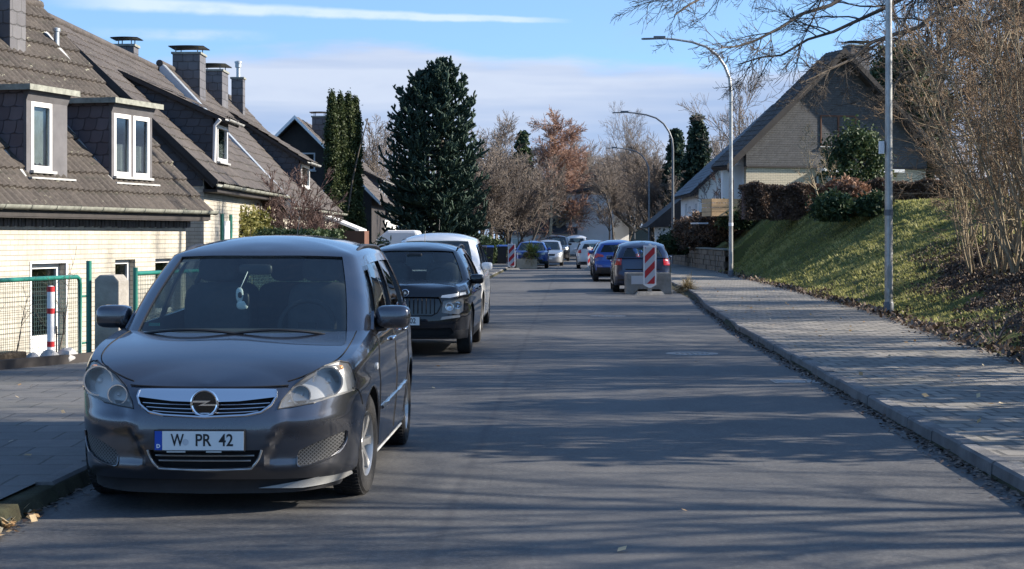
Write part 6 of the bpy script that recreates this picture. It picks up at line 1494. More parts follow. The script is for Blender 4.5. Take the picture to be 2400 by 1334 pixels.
    def mesh_fence(o, u, L, h, lab, z0=.02, posts=(), nm='mesh_fence'):
        f = empty(nm, (o[0], o[1], z0), math.atan2(u[1], u[0]), lab, 'fence', 'green mesh fences')
        m = MB(); m.tube([(0, 0, h), (L-.12, 0, h), (L-.06, 0, h-.03), (L-.04, 0, h-.10), (L-.04, 0, .06), (0, 0, .06)], .028, 8); m.build('frame', 'green_paint', f, smooth=60)
        m = MB(); k = int(L/.052)
        for i in range(k+1): m.tube([(L*i/k, .006*math.sin(i), .06), (L*i/k+.004*math.sin(i*3), 0, h-.01)], .0026, 3, False)
        k2 = int(h/.052)
        for i in range(1, k2): m.tube([(0, .004, h*i/k2), (L*.5, .01, h*i/k2+.004*math.sin(i*2)), (L-.04, .004, h*i/k2)], .0026, 3, False)
        m.build('wire_mesh', 'wire', f); 
        for (px_, ph) in posts: MB().tube([(px_, 0, -.1), (px_, 0, ph)], .034, 10).build('post', 'green_paint', f, smooth=60)
        return f
    S = A-u*5.0
    f = mesh_fence(S, u, L+5-.15, 1.10, 'green mesh fence with tube frame at the left edge, in front of the brick wall', posts=((0, 1.2), (2.6, 1.15), (5.0, 1.12)))
    m = MB(); m.tube([(L+5-.19, 0, .85), (L+5+.0, 0, .85)], .014, 6); m.tube([(L+5-.19, 0, .25), (L+5+.0, 0, .25)], .014, 6); m.build('gate_hinge', 'green_paint', f)
    o = MB().tube([(0, 0, -.1), (0, 0, 1.27)], .036, 10).build('gate_post', 'green_paint', None, smooth=60, loc=(B[0], B[1]+.1, .05)); tag(o, 'tall green steel post between mesh fence and concrete pillar', 'post')
    m = MB(); m.prism([(-.17, -.15, 0), (-.17, -.15, 1.08), (-.10, -.15, 1.14), (.10, -.15, 1.14), (.17, -.15, 1.06), (.17, -.15, 0)], (0, .32, 0)); o = bevel(m.build('concrete_pillar', 'concrete', None, recalc=True, loc=(-5.18, 22.9, 0), rot=(0, 0, RAD(-12))), .02); tag(o, 'weathered grey concrete gate pillar behind the left door mirror', 'pillar')
    C0 = np.array((-5.02, 23.6)); f2 = mesh_fence(C0, u, 9.0, 1.12, 'green mesh fence running on behind the grey people carrier', posts=((0, 1.2), (2.8, 1.15), (5.6, 1.15), (8.6, 1.15)))
    x = (119-1200)/F*21.4
    mp = empty('marker_post', (x, 21.4, .0), 0, 'white marker post with red bands standing before the mesh fence', 'post')
    MB().lathe([(0, .046), (1.02, .046), (1.035, .03), (1.04, 0)], 14, 'z').build('tube', 'sign_white', mp, smooth=40)
    for z0, z1 in ((.965, 1.03), (.70, .765), (.30, .365)): MB().lathe([(z0, .047), (z0, .0485), (z1, .0485), (z1, .047)], 14, 'z').build('red_band', 'red_paint', mp, smooth=40)
    m = MB(); m.box(.06, .075, -.01, .01, 0, .55); m.tube([(.05, 0, .72), (.16, 0, .72), (.16, 0, .45), (.06, 0, .45)], .008, 5); m.build('metal_bracket', 'dark_slot', mp)
    # edging stones and rubble
    ed = MB(); ed.box(0, 3.9, -.04, .04, -.02, .13); o = ed.build('edging_kerb', 'dark_wood', None, loc=(-6.45, 19.3, .08), rot=(0, 0, RAD(62))); tag(o, 'low dark edging board at the foot of the green fence', 'edging')
    rocks = [(-5.55, 21.25, .15, 'largest pale rock at the foot of the marker post'), (-5.72, 21.15, .12, 'pale rock just left of the marker post foot'), (-5.86, 21.0, .075, 'smallest pale rock, leftmost of those by the marker post'), (-5.38, 21.45, .17, 'dark broken stump of earth right of the pale rocks')]
    for x, y, s, lab in rocks:
        bm = bmesh.new(); bmesh.ops.create_icosphere(bm, subdivisions=3, radius=s); r = random.Random(int(x*100))
        for v in bm.verts: v.co *= 1+.35*(vnoise(v.co.x/s*1.3+5, v.co.y/s*1.3+9+v.co.z/s, 1.0, 8)-.5); v.co.z *= .7
        for _ in range(7):
            n = Vector((r.uniform(-1, 1), r.uniform(-1, 1), r.uniform(-.2, 1))).normalized()
            for v in bm.verts:
                dd = v.co.dot(n)-s*.62
                if dd > 0: v.co -= n*dd
        me = bpy.data.meshes.new('rock'); bm.to_mesh(me); bm.free(); o = finish(me, 'rock', 'stone' if 'pale' in lab else 'earth', None, 30); o.location = (x, y, .12+s*.3); tag(o, lab, 'rock', 'rocks by the marker post')
    m = MB(); m.box(-.35, .35, -.15, .15, 0, .17); o = bevel(m.build('concrete_slab', 'earth', None, loc=(-6.02, 20.75, .1), rot=(0, 0, RAD(70))), .02); tag(o, 'dark broken slab leaning low against the mesh fence', 'slab')
    # box planter of boards on the right bank
    bx = empty('timber_box', ((1668-1200)/F*79, 79, 2.55), RAD(14), 'pale timber board enclosure beside the second lamp post, under the white house', 'timber box')
    for k in range(4): MB().box(0, 1.6, 0, .03, .2*k, .2*k+.18).build('board', 'pale_wood', bx)
    for k in range(4): MB().box(-.03, 0, .03, 1.2, .2*k, .2*k+.18).build('board', 'pale_wood', bx)
    MB().box(-.5, -.05, .3, 1.4, -.35, -.28).build('step', 'sign_grey', bx)
    # garden things seen over the nearest car roof
    m = MB(); m.box(-1.0, 0, 0, 1.4, 0, 1.78); o = m.build('garden_shed', 'brown_wood', None, loc=(-3.75, 45, 0)); tag(o, 'brown flat-topped garden shed just above the roof of the nearest car', 'shed')
    m = MB(); m.prism([(0, 0, 1.55), (.35, 0, 1.82), (1.2, 0, 1.82), (1.35, 0, 1.35), (1.35, 0, .2), (0, 0, .2)], (0, 2.2, 0)); o = bevel(m.build('covered_trailer', 'sign_white', None, recalc=True, loc=(-4.0, 52, 0)), .08); tag(o, 'white covered trailer between shed and white minivan', 'trailer')
# ================================================================ vegetation
def unit(v): return v/(np.linalg.norm(v, axis=-1, keepdims=True)+1e-9)
def walk(P0, D0, L, k, wob, trop, rng, curl=None):
    """n paths of k points each"""
    n = len(P0); out = np.empty((n, k, 3)); out[:, 0] = P0; d = unit(D0); st = (L/(k-1))[:, None]
    T_ = np.asarray(trop, float)
    for j in range(1, k):
        d = unit(d+rng.normal(0, wob, (n, 3))+T_); out[:, j] = out[:, j-1]+d*st
    return out
def sprout(paths, R, m, f0, ang, ratio, rng, rr=.55, spread=1.0, f1=1.0, lmin=0):
    n, k, _ = paths.shape; f = rng.uniform(f0, f1, (n, m)); s = f*(k-1); i = np.clip(s.astype(int), 0, k-2); w = (s-i)[..., None]
    ni = np.arange(n)[:, None]; P0 = paths[ni, i]*(1-w)+paths[ni, i+1]*w; T0 = unit(paths[ni, i+1]-paths[ni, i])
    rv = unit(rng.normal(0, 1, (n, m, 3))); pr = unit(rv-T0*np.sum(rv*T0, -1, keepdims=True)); a = rng.normal(ang, ang*.25, (n, m))[..., None]
    D = T0*np.cos(a)+pr*np.sin(a)
    L = np.linalg.norm(np.diff(paths, axis=1), axis=2).sum(1)[:, None]*ratio*(1.15-.65*f)*rng.uniform(.6, 1.25, (n, m))
    Rr = (R[ni, i]*(1-w[..., 0])+R[ni, i+1]*w[..., 0])*rr
    return P0.reshape(-1, 3), D.reshape(-1, 3), L.ravel(), Rr.ravel()
def taper(r0, k, end=.35): return r0[:, None]*np.linspace(1, end, k)[None]
def tubes(paths, R, sides):
    n, k, _ = paths.shape; T_ = np.gradient(paths, axis=1); T_ = unit(T_); ref = np.where(np.abs(T_[..., 2:3]) < .9, np.array([0, 0, 1.]), np.array([1., 0, 0]))
    A = unit(np.cross(T_, ref)); B = np.cross(A, T_); th = 2*PI*np.arange(sides)/sides
    V = paths[:, :, None]+R[:, :, None, None]*(A[:, :, None]*np.cos(th)[None, None, :, None]+B[:, :, None]*np.sin(th)[None, None, :, None])
    idx = np.arange(n*k*sides).reshape(n, k, sides); nx = np.roll(idx, -1, axis=2)
    Fq = np.stack([idx[:, :-1], nx[:, :-1], nx[:, 1:], idx[:, 1:]], -1).reshape(-1, 4)
    return V.reshape(-1, 3), Fq[:, ::-1]
def join(parts):
    Vs, Fs, o = [], [], 0
    for V, f in parts: Vs.append(V); Fs.append(f+o); o += len(V)
    return np.concatenate(Vs), np.concatenate(Fs)
def bare_tree(name, h, seed, label, cat='tree', group=None, spread=.6, lv=(16, 9, 8), bark='bark', twig='twig', stems=1, r0=None, trop=.05, tw=.010, clear=.25, ratio=.55, lean=(0, 0), parent_loc=(0, 0, 0), wob=.09, conical=False, rmin=.006):
    rng = np.random.default_rng(seed); r0 = r0 or h*.016
    root = empty(name, parent_loc, 0, label, cat, group)
    D0 = np.array([[lean[0]+rng.normal(0, .03+.22*(stems > 1)), lean[1]+rng.normal(0, .03+.22*(stems > 1)), 1.] for _ in range(stems)]); P0 = np.array([[rng.normal(0, .12*(stems > 1)), rng.normal(0, .12*(stems > 1)), 0.] for _ in range(stems)])
    L = np.full(stems, h)*rng.uniform(.8, 1., stems); k = 9; p = walk(P0, D0, L, k, wob*.5, (0, 0, .08), rng); R = taper(np.full(stems, r0), k, .12); wood = [tubes(p, R, 7)]; tw_ = []
    cur = (p, R)
    for li, mch in enumerate(lv):
        pp, RR = cur; f0 = clear if li == 0 else .15
        P1, D1, L1, R1 = sprout(pp, RR, mch, f0, spread if not conical or li else 1.35, ratio if li == 0 else .5, rng)
        if conical and li == 0: L1 = L1*.75
        R1 = np.maximum(R1, rmin if li else .02*h/10); kk = 6 if li == 0 else (5 if li == 1 else 4)
        p = walk(P1, D1, L1, kk, wob*1.4, (0, 0, trop if li < 2 else trop*.5), rng); R = taper(R1, kk, .3); R = np.maximum(R, tw*.5)
        (wood if li == 0 else tw_).append(tubes(p, R, 5 if li == 0 else 3)); cur = (p, R)
    V, f = join(wood); npmesh('trunk', V, f, bark, root, smooth=True); V, f = join(tw_); npmesh('crown', V, f, twig, root, smooth=True)
    return root
def leaves(centers, size, rng, aspect=.55, up=0.0, dirs=None):
    n = len(centers); a = unit(rng.normal(0, 1, (n, 3))+np.array([0, 0, up])) if dirs is None else unit(dirs+rng.normal(0, .3, (n, 3))); b = unit(np.cross(a, rng.normal(0, 1, (n, 3)))); s = (size*rng.uniform(.6, 1.3, n))[:, None]
    V = np.stack([centers-a*s, centers-b*s*aspect, centers+a*s, centers+b*s*aspect], 1).reshape(-1, 3); return V, np.arange(4*n).reshape(n, 4)
def clumps(rng, n, cr, pts):
    """cluster leaf centres about clump points"""
    c = pts[rng.integers(0, len(pts), n)]; return c+rng.normal(0, 1, (n, 3))*cr
def leafy(name, loc, label, cat, m, fn, n, size, seed, group=None, stemm='bark', stem=None, crown='crown', aspect=.55):
    rng = np.random.default_rng(seed); root = empty(name, loc, 0, label, cat, group); C, val = fn(rng, n); V, f = leaves(C, size, rng, aspect)
    npmesh(crown, V, f, m, root, val=np.clip(val+rng.normal(0, .16, len(val)), 0, 1))
    if stem is not None: npmesh('trunk', *stem(rng), stemm, root, smooth=True)
    return root
def stemfn(h, r, n=1, spread=.1):
    def f(rng):
        p = walk(rng.normal(0, .05*(n > 1), (n, 3))*[1, 1, 0], np.array([0, 0, 1.])+rng.normal(0, spread, (n, 3)), np.full(n, h), 6, .06, (0, 0, .05), rng); return tubes(p, taper(np.full(n, r), 6, .3), 6)
    return f
def column_fn(h, r, taperp=1.6):
    def f(rng, n):
        nc = int(h*90); z = rng.uniform(0.02, 1, nc)**.9; rad = r*np.minimum(1, (1-z)**.55*1.25)*(.8+.2*np.sin(z*9)); a = rng.uniform(0, 2*PI, nc); rr = rad*rng.uniform(.75, 1.02, nc)
        pts = np.stack([rr*np.cos(a), rr*np.sin(a), z*h], 1); i = rng.integers(0, nc, n); tone = rng.random(nc)
        C = pts[i]+rng.normal(0, 1, (n, 3))*[.055, .055, .11]; return C, tone[i]
    return f
def blob_fn(rx, ry, rz, nc=160, cr=.12, zc=None, hollow=.55):
    def f(rng, n):
        d = unit(rng.normal(0, 1, (nc, 3))); rad = rng.uniform(hollow, 1.0, nc)[:, None]; pts = d*rad*[rx, ry, rz]+[0, 0, zc if zc is not None else rz]; i = rng.integers(0, nc, n); tone = rng.random(nc)
        C = pts[i]+rng.normal(0, cr, (n, 3)); C[:, 2] = np.maximum(C[:, 2], .02); return C, tone[i]
    return f
def box_fn(L, W, Hh, wav=.06):
    def f(rng, n):
        s = rng.random(n); u = rng.uniform(0, L, n); v = rng.uniform(0, W, n); z = rng.uniform(0, Hh, n)
        top = s < .3; fr = (s >= .3) & (s < .75); z = np.where(top, Hh, z); v = np.where(fr, 0, v); bk = s >= .75; v = np.where(bk & (s < .9), W, v)
        Lm = wav*np.sin(u*3.1)+wav*.6*np.sin(u*7.3+z*3); edge = .12*np.clip(1-(Hh-z)/.25, 0, 1)*fr
        C = np.stack([u, v+np.where(fr, -Lm+edge, 0), z+np.where(top, Lm*.7, 0)], 1)+rng.normal(0, .045, (n, 3)); return C, vnoise(u*2, z*2+v, 2.5, 5)*.9
    return f

def araucaria():
    rng = np.random.default_rng(5); D = 72; x = (1022-1200)/F*D
    root = empty('monkey_puzzle_tree', (x, D, .05), 0, 'big dark green monkey puzzle tree behind the parked cars on the left', 'tree')
    H1, H2 = 8.45, 8.0; trunks = [(0.26, 0, H1), (-.50, .2, H2)]
    tp = np.array([[[tx*(min(1, z*1.3)), ty, z*hh] for z in np.linspace(0, 1, 8)] for tx, ty, hh in trunks]); V, f = tubes(tp, taper(np.array([.17, .14]), 8, .3), 9); npmesh('trunk', V, f, 'bark', root, smooth=True)
    P0, D0, L0 = [], [], []
    for (tx, ty, hh) in trunks:
        z = hh
        while z > .9:
            f_ = z/hh; prof = np.interp(f_, [0, .12, .3, .5, .7, .85, .95, 1], [1.35, 1.74, 1.88, 1.74, 1.46, 1.10, .68, .26]); nb = 6 if f_ > .5 else 7
            a0 = rng.uniform(0, 2*PI)
            for k in range(nb):
                a = a0+2*PI*k/nb+rng.normal(0, .15); P0.append((tx*min(1, f_*1.3), ty, z)); el_ = np.interp(f_, [0, .3, .7, .92, 1], [-.55, -.42, -.15, .25, .8]); D0.append((math.cos(a)*math.cos(el_), math.sin(a)*math.cos(el_), math.sin(el_))); L0.append(prof*rng.uniform(.8, 1.08)*1.12)
            z -= np.interp(f_, [0, .6, 1], [.30, .26, .19])
    P0, D0, L0 = np.array(P0), np.array(D0), np.array(L0)
    p = walk(P0, D0, L0, 9, .05, (0, 0, 0.085), rng); 
    w = np.linspace(0, 1, 9)**3; p[:, :, 2] += w[None]*L0[:, None]*.16
    parts = [(p, taper(np.full(len(P0), .045), 9, 1.0))]
    P1, D1, L1, R1 = sprout(p, np.full(p.shape[:2], .05), 9, .32, .85, .36, rng); D1[:, 2] *= .4; D1[:, 2] += .02
    q = walk(P1, D1, np.maximum(L1, .16), 6, .07, (0, 0, .17), rng); parts.append((q, taper(np.full(len(P1), .042), 6, .85)))
    P2, D2, L2, R2 = sprout(q, np.full(q.shape[:2], .05), 1, .2, .9, .55, rng); q2 = walk(P2, D2, np.maximum(L2, .10), 4, .07, (0, 0, .20), rng); parts.append((q2, taper(np.full(len(P2), .040), 4, .9)))
    Vs, Fs, vals, o = [], [], [], 0
    for pa, R in parts:
        V, f = tubes(pa, R, 4); Vs.append(V); Fs.append(f+o); o += len(V); n_, k_ = pa.shape[:2]; vals.append(np.repeat(rng.random(n_), (k_-1)*4)*.7)
        # scale leaves standing off the branch
        t = rng.uniform(0, 1, (n_, 14 if k_ > 5 else 8)); s = t*(k_-1); i = np.clip(s.astype(int), 0, k_-2); wv = (s-i)[..., None]; ni = np.arange(n_)[:, None]; C = (pa[ni, i]*(1-wv)+pa[ni, i+1]*wv).reshape(-1, 3); Tn = unit(pa[ni, i+1]-pa[ni, i]).reshape(-1, 3)
        rd_ = unit(rng.normal(0, 1, C.shape)); rd_ = unit(rd_-Tn*np.sum(rd_*Tn, 1, keepdims=True)); tip = C+(Tn*.8+rd_*.6)*.07; b = np.cross(Tn, rd_)*.022
        Vq = np.stack([C-b+rd_*.02, C+b+rd_*.02, tip+b*.3, tip-b*.3], 1).reshape(-1, 3); nq = len(C); Vs.append(Vq); Fs.append(np.arange(4*nq).reshape(nq, 4)+o); o += len(Vq); vals.append(rng.random(nq))
    npmesh('crown', np.concatenate(Vs), np.concatenate(Fs), 'araucaria', root, val=np.concatenate(vals), smooth=False)

def conifer_fn(h, r, layers=26):
    def f(rng, n):
        C = []; T_ = []
        per = n//(layers*9)
        for i in range(layers):
            z = h*(.06+.94*i/layers); rad = r*(1-z/h)**.8+.1
            for k in range(9):
                a = rng.uniform(0, 2*PI); ln = rad*rng.uniform(.6, 1.1); t = rng.random(per)**.7; tone = rng.random()*.8
                C.append(np.stack([np.cos(a)*ln*t, np.sin(a)*ln*t, z+ln*(.10*t-.38*t*t)+0*t], 1)+rng.normal(0, .09+.02*r, (per, 3))*[1, 1, .7]); T_.append(np.full(per, tone))
        return np.concatenate(C), np.concatenate(T_)
    return f

def grass():
    n = 150000; t = 17+60*RNG.random(n)**1.25; l = outR(t)-.12+RNG.random(n)**.9*(bw(t)+2.2)
    x = l+.0337*t; keep = (x/t < .30); t, l, x = t[keep], l[keep], x[keep]
    z = hgt(l, t)-.02; z = np.maximum(z, .09); n = len(t); cl = vnoise(l, t, 1.7, 21); cl2 = vnoise(l, t, 6.5, 22)
    dead = litter_mask(l, t); keep = RNG.random(n) > dead*.9; t, l, x, z, cl, cl2 = [q[keep] for q in (t, l, x, z, cl, cl2)]; n = len(t)
    hh = (.030+.05*cl*cl2*2)*RNG.uniform(.6, 1.4, n)*np.clip(t/35, .5, 1.2); a = RNG.uniform(0, 2*PI, n); wd = .010*np.clip(t/20, .8, 3)
    b = np.stack([np.cos(a)*wd, np.sin(a)*wd, 0*a], 1); lean = np.stack([RNG.normal(-.25, .5, n), RNG.normal(0, .5, n), np.ones(n)], 1)*hh[:, None]
    C = np.stack([x, t, z], 1); V = np.stack([C-b, C+b, C+lean], 1).reshape(-1, 3)
    o = npmesh('grass', V, np.arange(3*n).reshape(n, 3), 'grass_blade', val=np.clip(.15+.55*cl+.3*cl2+RNG.normal(0, .16, n), 0, 1)); tag(o, kind='stuff')
def litter_mask(l, t):
    e = l-(outR(t)+.45+np.clip((t-24)*.065, 0, 9)+.9*(vnoise(l, t, .8, 31)-.5)); f = smooth(e/.8)*smooth((47-t)/6)*smooth((t-22)/3)
    g = (vnoise(l, t, .5, 33) > .62)*.35
    return np.clip(f+g*(t < 60), 0, 1)
def litter():
    n = 130000; t = RNG.uniform(17, 50, n); l = outR(t)+RNG.random(n)*9; k = (RNG.random(n) < litter_mask(l, t)+.02) & ((l+.0337*t)/t < .31); l, t = l[k], t[k]; n = len(l)
    C = np.stack([l+.0337*t, t, hgt(l, t)+RNG.uniform(.0, .05, n)], 1); V, f = leaves(C, .036, RNG, .6, up=.3); tag(npmesh('leaf_litter', V, f, 'litter', val=RNG.random(n)**1.6), kind='stuff')

def add_loc(o, x, y, z, rz=0, s=1.0): o.location = (x, y, z); o.rotation_euler = (0, 0, rz); o.scale = (s, s, s); return o
def vegetation():
    araucaria()
    # columnar cypresses
    for i, (px, top, w_) in enumerate(((778, 222, .40), (797, 228, .38), (816, 226, .40), (832, 236, .42))):
        d = 70+i*.35; x = (px-1200)/F*d; h = 1.63+(555-top)/F*d
        labs = ['leftmost of the four tall columnar cypresses', 'second from left of the four tall columnar cypresses', 'third from left of the four tall columnar cypresses', 'rightmost of the four tall columnar cypresses']
        leafy('columnar_cypress', (x, d, 0), labs[i], 'tree', 'thuja', column_fn(h, w_*1.12), 17000, .055, 40+i, 'columnar cypresses', stem=stemfn(h*.9, .07))
    # left gardens
    sh = bare_tree('shrub', 2.6, 61, 'mauve-brown twiggy shrub in front of the chimneyed house', 'shrub', 'bare shrubs on the left', spread=.5, lv=(7, 8, 7), stems=9, r0=.02, twig='twig_mauve', bark='twig_mauve', clear=.1, ratio=.6, rmin=.008); add_loc(sh, (680-1200)/F*47, 47, -.2, 0, 1.15)
    sh = bare_tree('shrub', 2.2, 62, 'lower mauve twiggy shrub left of the glazed porch', 'shrub', 'bare shrubs on the left', spread=.5, lv=(7, 8, 6), stems=8, r0=.02, twig='twig_mauve', bark='twig_mauve', clear=.1, ratio=.6, rmin=.008); add_loc(sh, (740-1200)/F*50, 50, -.1)
    sh = bare_tree('shrub', 1.9, 63, 'small mauve shrub at the foot of the green shutters', 'shrub', 'bare shrubs on the left', spread=.5, lv=(6, 7, 6), stems=7, r0=.02, twig='twig_mauve', bark='twig_mauve', clear=.1, ratio=.6, rmin=.008); add_loc(sh, (630-1200)/F*46, 46, -.1)
    for (px, top, d, w_, lab, sd) in ((560, 478, 43.5, .75, 'yellow-green ivy bush beside the green shutters', 71), (600, 490, 45, .7, 'yellow-green climbing bush right of the ivy bush', 72)):
        hh = 1.63+(555-top)/F*d; leafy('ivy_bush', ((px-1200)/F*d, d, 0), lab, 'shrub', 'ivy', blob_fn(w_*.62, w_*.6, hh/2, 130, .10), 7000, .05, sd, 'ivy bushes', stem=stemfn(hh*.8, .03, 6, .2))
    hd = leafy('clipped_hedge', (-5.0, 38.5, 0), 'low evergreen hedge just visible above the nearest car roof', 'hedge', 'evergreen', box_fn(8.0, .6, 1.66), 26000, .05, 75, crown='foliage'); hd.rotation_euler = (0, 0, RAD(84))
    leafy('palm_shrub', (-3.1, 40.5, 0), 'spiky green palm-like shrub beside the garden shed', 'shrub', 'evergreen', blob_fn(.45, .45, .85, 60, .08), 2500, .09, 76, stem=stemfn(1.4, .05), aspect=.2)
    for (px, top, d, r, lab, sd) in ((1118, 556, 98, 1.0, 'dark rounded evergreen right of the monkey puzzle base', 81), (1152, 562, 102, .8, 'smaller evergreen bush behind the blue-lidded bin', 82), (1092, 570, 76, .7, 'low yew-green bush beside the white minivan', 83)):
        hh = 1.63+(555-top)/F*d; leafy('evergreen_bush', ((px-1200)/F*d, d, 0), lab, 'shrub', 'evergreen', blob_fn(r, r, hh/2, 120, .13), 6000, .09, sd, 'evergreen bushes', stem=stemfn(hh*.7, .04, 3))
    # planter plants
    rng = np.random.default_rng(90)
    def palm(name, x, y, z, n, ln, m, lab, droop, wd=.03, seed=1, cat='plant', grp=None, upz=.6):
        rng = np.random.default_rng(seed); D0 = unit(rng.normal(0, 1, (n, 3))*[1, 1, .5]+[0, 0, upz]); p = walk(rng.normal(0, .05, (n, 3)), D0, ln*rng.uniform(.6, 1.1, n), 7, .05, (0, 0, -droop), rng); T_ = unit(np.gradient(p, axis=1)); S = unit(np.cross(T_, [0, 0, 1.]))*wd*np.sin(np.linspace(.25, PI, 7))[None, :, None]
        V = np.stack([p-S, p+S], 2).reshape(-1, 3); idx = np.arange(n*7*2).reshape(n, 7, 2); f = np.stack([idx[:, :-1, 0], idx[:, :-1, 1], idx[:, 1:, 1], idx[:, 1:, 0]], -1).reshape(-1, 4)
        o = npmesh(name, V, f, m, val=rng.random(len(f))); o.location = (x, y, z); return tag(o, lab, cat, grp)
    xx = (1243-1200)/F*90.3
    palm('planter_grass', xx, 90.35, .50, 450, .62, 'dry_grass', 'dry hanging grass spilling over the stone planter', .22, .02, 91, grp='planter plants')
    palm('yucca_plant', xx+.1, 90.4, .80, 260, .80, 'yucca', 'green fan-leaved plant rising above the stone planter', .10, .03, 92, grp='planter plants', upz=.55)
    palm('dry_grass_tuft', (1612-1200)/F*51.5, 51.5, .10, 650, .50, 'dry_grass', 'straw-coloured grass tuft on the kerb beside the concrete block', .12, .010, 93, 'grass tuft', upz=.35)
    palm('broken_branch', (2335-1200)/F*24.5, 24.5, float(hgt(6.0, 24.5)), 40, .5, 'litter', 'small tangle of grey twigs lying on the grass at the right', .12, .012, 94, 'twigs')
    # thin stems by the left fence
    for (x, y, h, lean, lab, sd) in ((-6.02, 20.9, 1.0, (-.25, .1), 'thin bare sapling leaning by the left mesh fence', 95), (-5.55, 21.6, 1.3, (.3, .1), 'thin bare twig rising behind the white marker post', 96)):
        s_ = bare_tree('bare_sapling', h, sd, lab, 'plant', 'bare saplings', lv=(4, 2), stems=2, r0=.012, bark='bark', twig='twig', lean=lean, clear=.3, rmin=.003, tw=.004); add_loc(s_, x, y, .08)
    # ---------------- background trees
    def T_(px, top, d, seed, lab, clear_=.25, **kw):
        kw['clear'] = clear_
        h = 1.63+(555-top)/F*d; x = (px-1200)/F*d; o = bare_tree('bare_tree', h, seed, lab, 'tree', 'bare background trees', **kw); add_loc(o, x, d, 0); return o
    kw = dict(twig='twig_far', bark='bark', lv=(20, 11, 9), tw=.022, rmin=.014, spread=.65, trop=.09)
    T_(1150, 285, 120, 101, 'tall bare tree directly right of the monkey puzzle top', **kw)
    T_(1190, 330, 128, 102, 'bare tree second right of the monkey puzzle', **kw)
    T_(1125, 400, 105, 103, 'spreading low bare tree at the right foot of the monkey puzzle', stems=4, **kw)
    T_(1185, 400, 112, 104, 'bushy bare tree above the board fence', stems=5, **kw)
    T_(1225, 380, 124, 105, 'bushy bare tree above the stone planter', stems=3, **kw)
    T_(1262, 410, 158, 106, 'low bare tree left of the tall white end house', stems=4, **kw)
    T_(1390, 380, 165, 107, 'bare tree rising behind the tall white end house', **kw)
    T_(1430, 300, 246, 108, 'tall pale bare tree behind the fourth lamp arm', **kw)
    T_(1470, 290, 250, 109, 'tall pale bare tree right of the fourth lamp arm', **kw)
    T_(1482, 400, 250, 110, 'spreading bare street tree right of the small pale end house', stems=2, **kw)
    T_(1505, 330, 244, 111, 'bare tree between the fourth and third lamp posts', **kw)
    T_(1545, 350, 155, 112, 'bare tree behind the third lamp post', stems=2, **kw)
    T_(1590, 385, 150, 113, 'bare tree left of the dark conifers', stems=3, **kw)
    T_(1500, 400, 248, 114, 'low twiggy tree over the blue crossover roof', stems=4, **kw)
    T_(1540, 420, 243, 115, 'low twiggy tree over the dark hatchback roof', stems=4, **kw)
    T_(1565, 450, 160, 116, 'low twiggy tree left of the garage', stems=4, **kw)
    T_(1440, 400, 146, 122, 'bare tree before the small pale end house', clear_=.5, **kw)
    T_(1372, 385, 172, 131, 'bushy bare tree behind the tall white end house', stems=3, **kw)
    T_(1425, 372, 178, 132, 'bushy bare tree behind the small pale end house', stems=3, **kw)
    T_(1462, 395, 170, 133, 'bushy bare tree right of the small pale end house', stems=3, **kw)
    T_(1535, 400, 152, 134, 'bushy bare tree behind the garage roof', stems=3, **kw)
    T_(1428, 440, 147, 135, 'thin bare tree standing before the small pale end house', clear_=.4, **kw)
    T_(1340, 330, 175, 117, 'bare tree just right of the orange conifer', **kw)
    T_(880, 300, 125, 118, 'bare tree between cypresses and monkey puzzle', **kw)
    T_(1740, 235, 130, 119, 'bare tree showing above the solar panels', **kw)
    T_(1690, 340, 150, 120, 'thin bare tree above the white house roof', **kw)
    # far wood closing the view, a single mass
    rng = np.random.default_rng(130); Vs, Fs, o_ = [], [], 0
    n = 130; X = rng.uniform(-60, 60, n); Y = rng.uniform(250, 300, n); h = rng.uniform(10, 15, n); P0 = np.stack([X, Y, 0*X], 1); p = walk(P0, np.tile([0, 0, 1.], (n, 1)), h, 7, .05, (0, 0, .05), rng); R = taper(np.full(n, .16), 7, .2); prt = [tubes(p, R, 4)]
    P1, D1, L1, R1 = sprout(p, R, 12, .15, .8, .5, rng); q = walk(P1, D1, L1, 5, .1, (0, 0, .08), rng); RR = taper(np.maximum(R1, .03), 5); prt.append(tubes(q, RR, 3)); P1, D1, L1, R1 = sprout(q, RR, 14, .1, .8, .5, rng); q = walk(P1, D1, L1, 4, .1, (0, 0, .05), rng); prt.append(tubes(q, taper(np.full(len(P1), .035), 4, .6), 3))
    V, f = join(prt); tag(npmesh('woodland', V, f, 'twig_far', smooth=True), kind='stuff')
    # orange-brown deciduous conifer
    d = 150; o = bare_tree('dawn_redwood', 1.63+(555-258)/F*d, 141, 'orange-brown leafless conifer rising in the middle of the view', 'tree', None, lv=(100, 15, 9), twig='twig_orange', bark='bark_pale', conical=True, clear=.20, ratio=.46, tw=.03, rmin=.018, trop=.02, r0=.16); add_loc(o, (1312-1200)/F*d, d, 0)
    d = 140; o = bare_tree('pale_trunk_tree', 6.5, 142, 'pale straight trunk left of the orange conifer', 'tree', None, lv=(14, 7, 6), twig='twig_orange', bark='bark_pale', clear=.5, tw=.02, rmin=.012, r0=.16); add_loc(o, (1290-1200)/F*d, d, 0)
    for (px, top, d, w_, lab, sd, m_) in ((1635, 266, 140, 2.3, 'tallest dark spruce, left of the white house', 151, 'spruce'), (1585, 300, 150, 2.0, 'shorter dark spruce left of the tallest one', 152, 'spruce'), (1225, 305, 160, 2.3, 'green pine peeping over bare trees left of the orange conifer', 153, 'evergreen')):
        h = 1.63+(555-top)/F*d; leafy('spruce' if sd < 153 else 'pine_tree', ((px-1200)/F*d, d, 0), lab, 'tree', m_, conifer_fn(h, w_*1.15, 30), 26000, .17, sd, 'dark conifers', stem=stemfn(h*.95, .12))
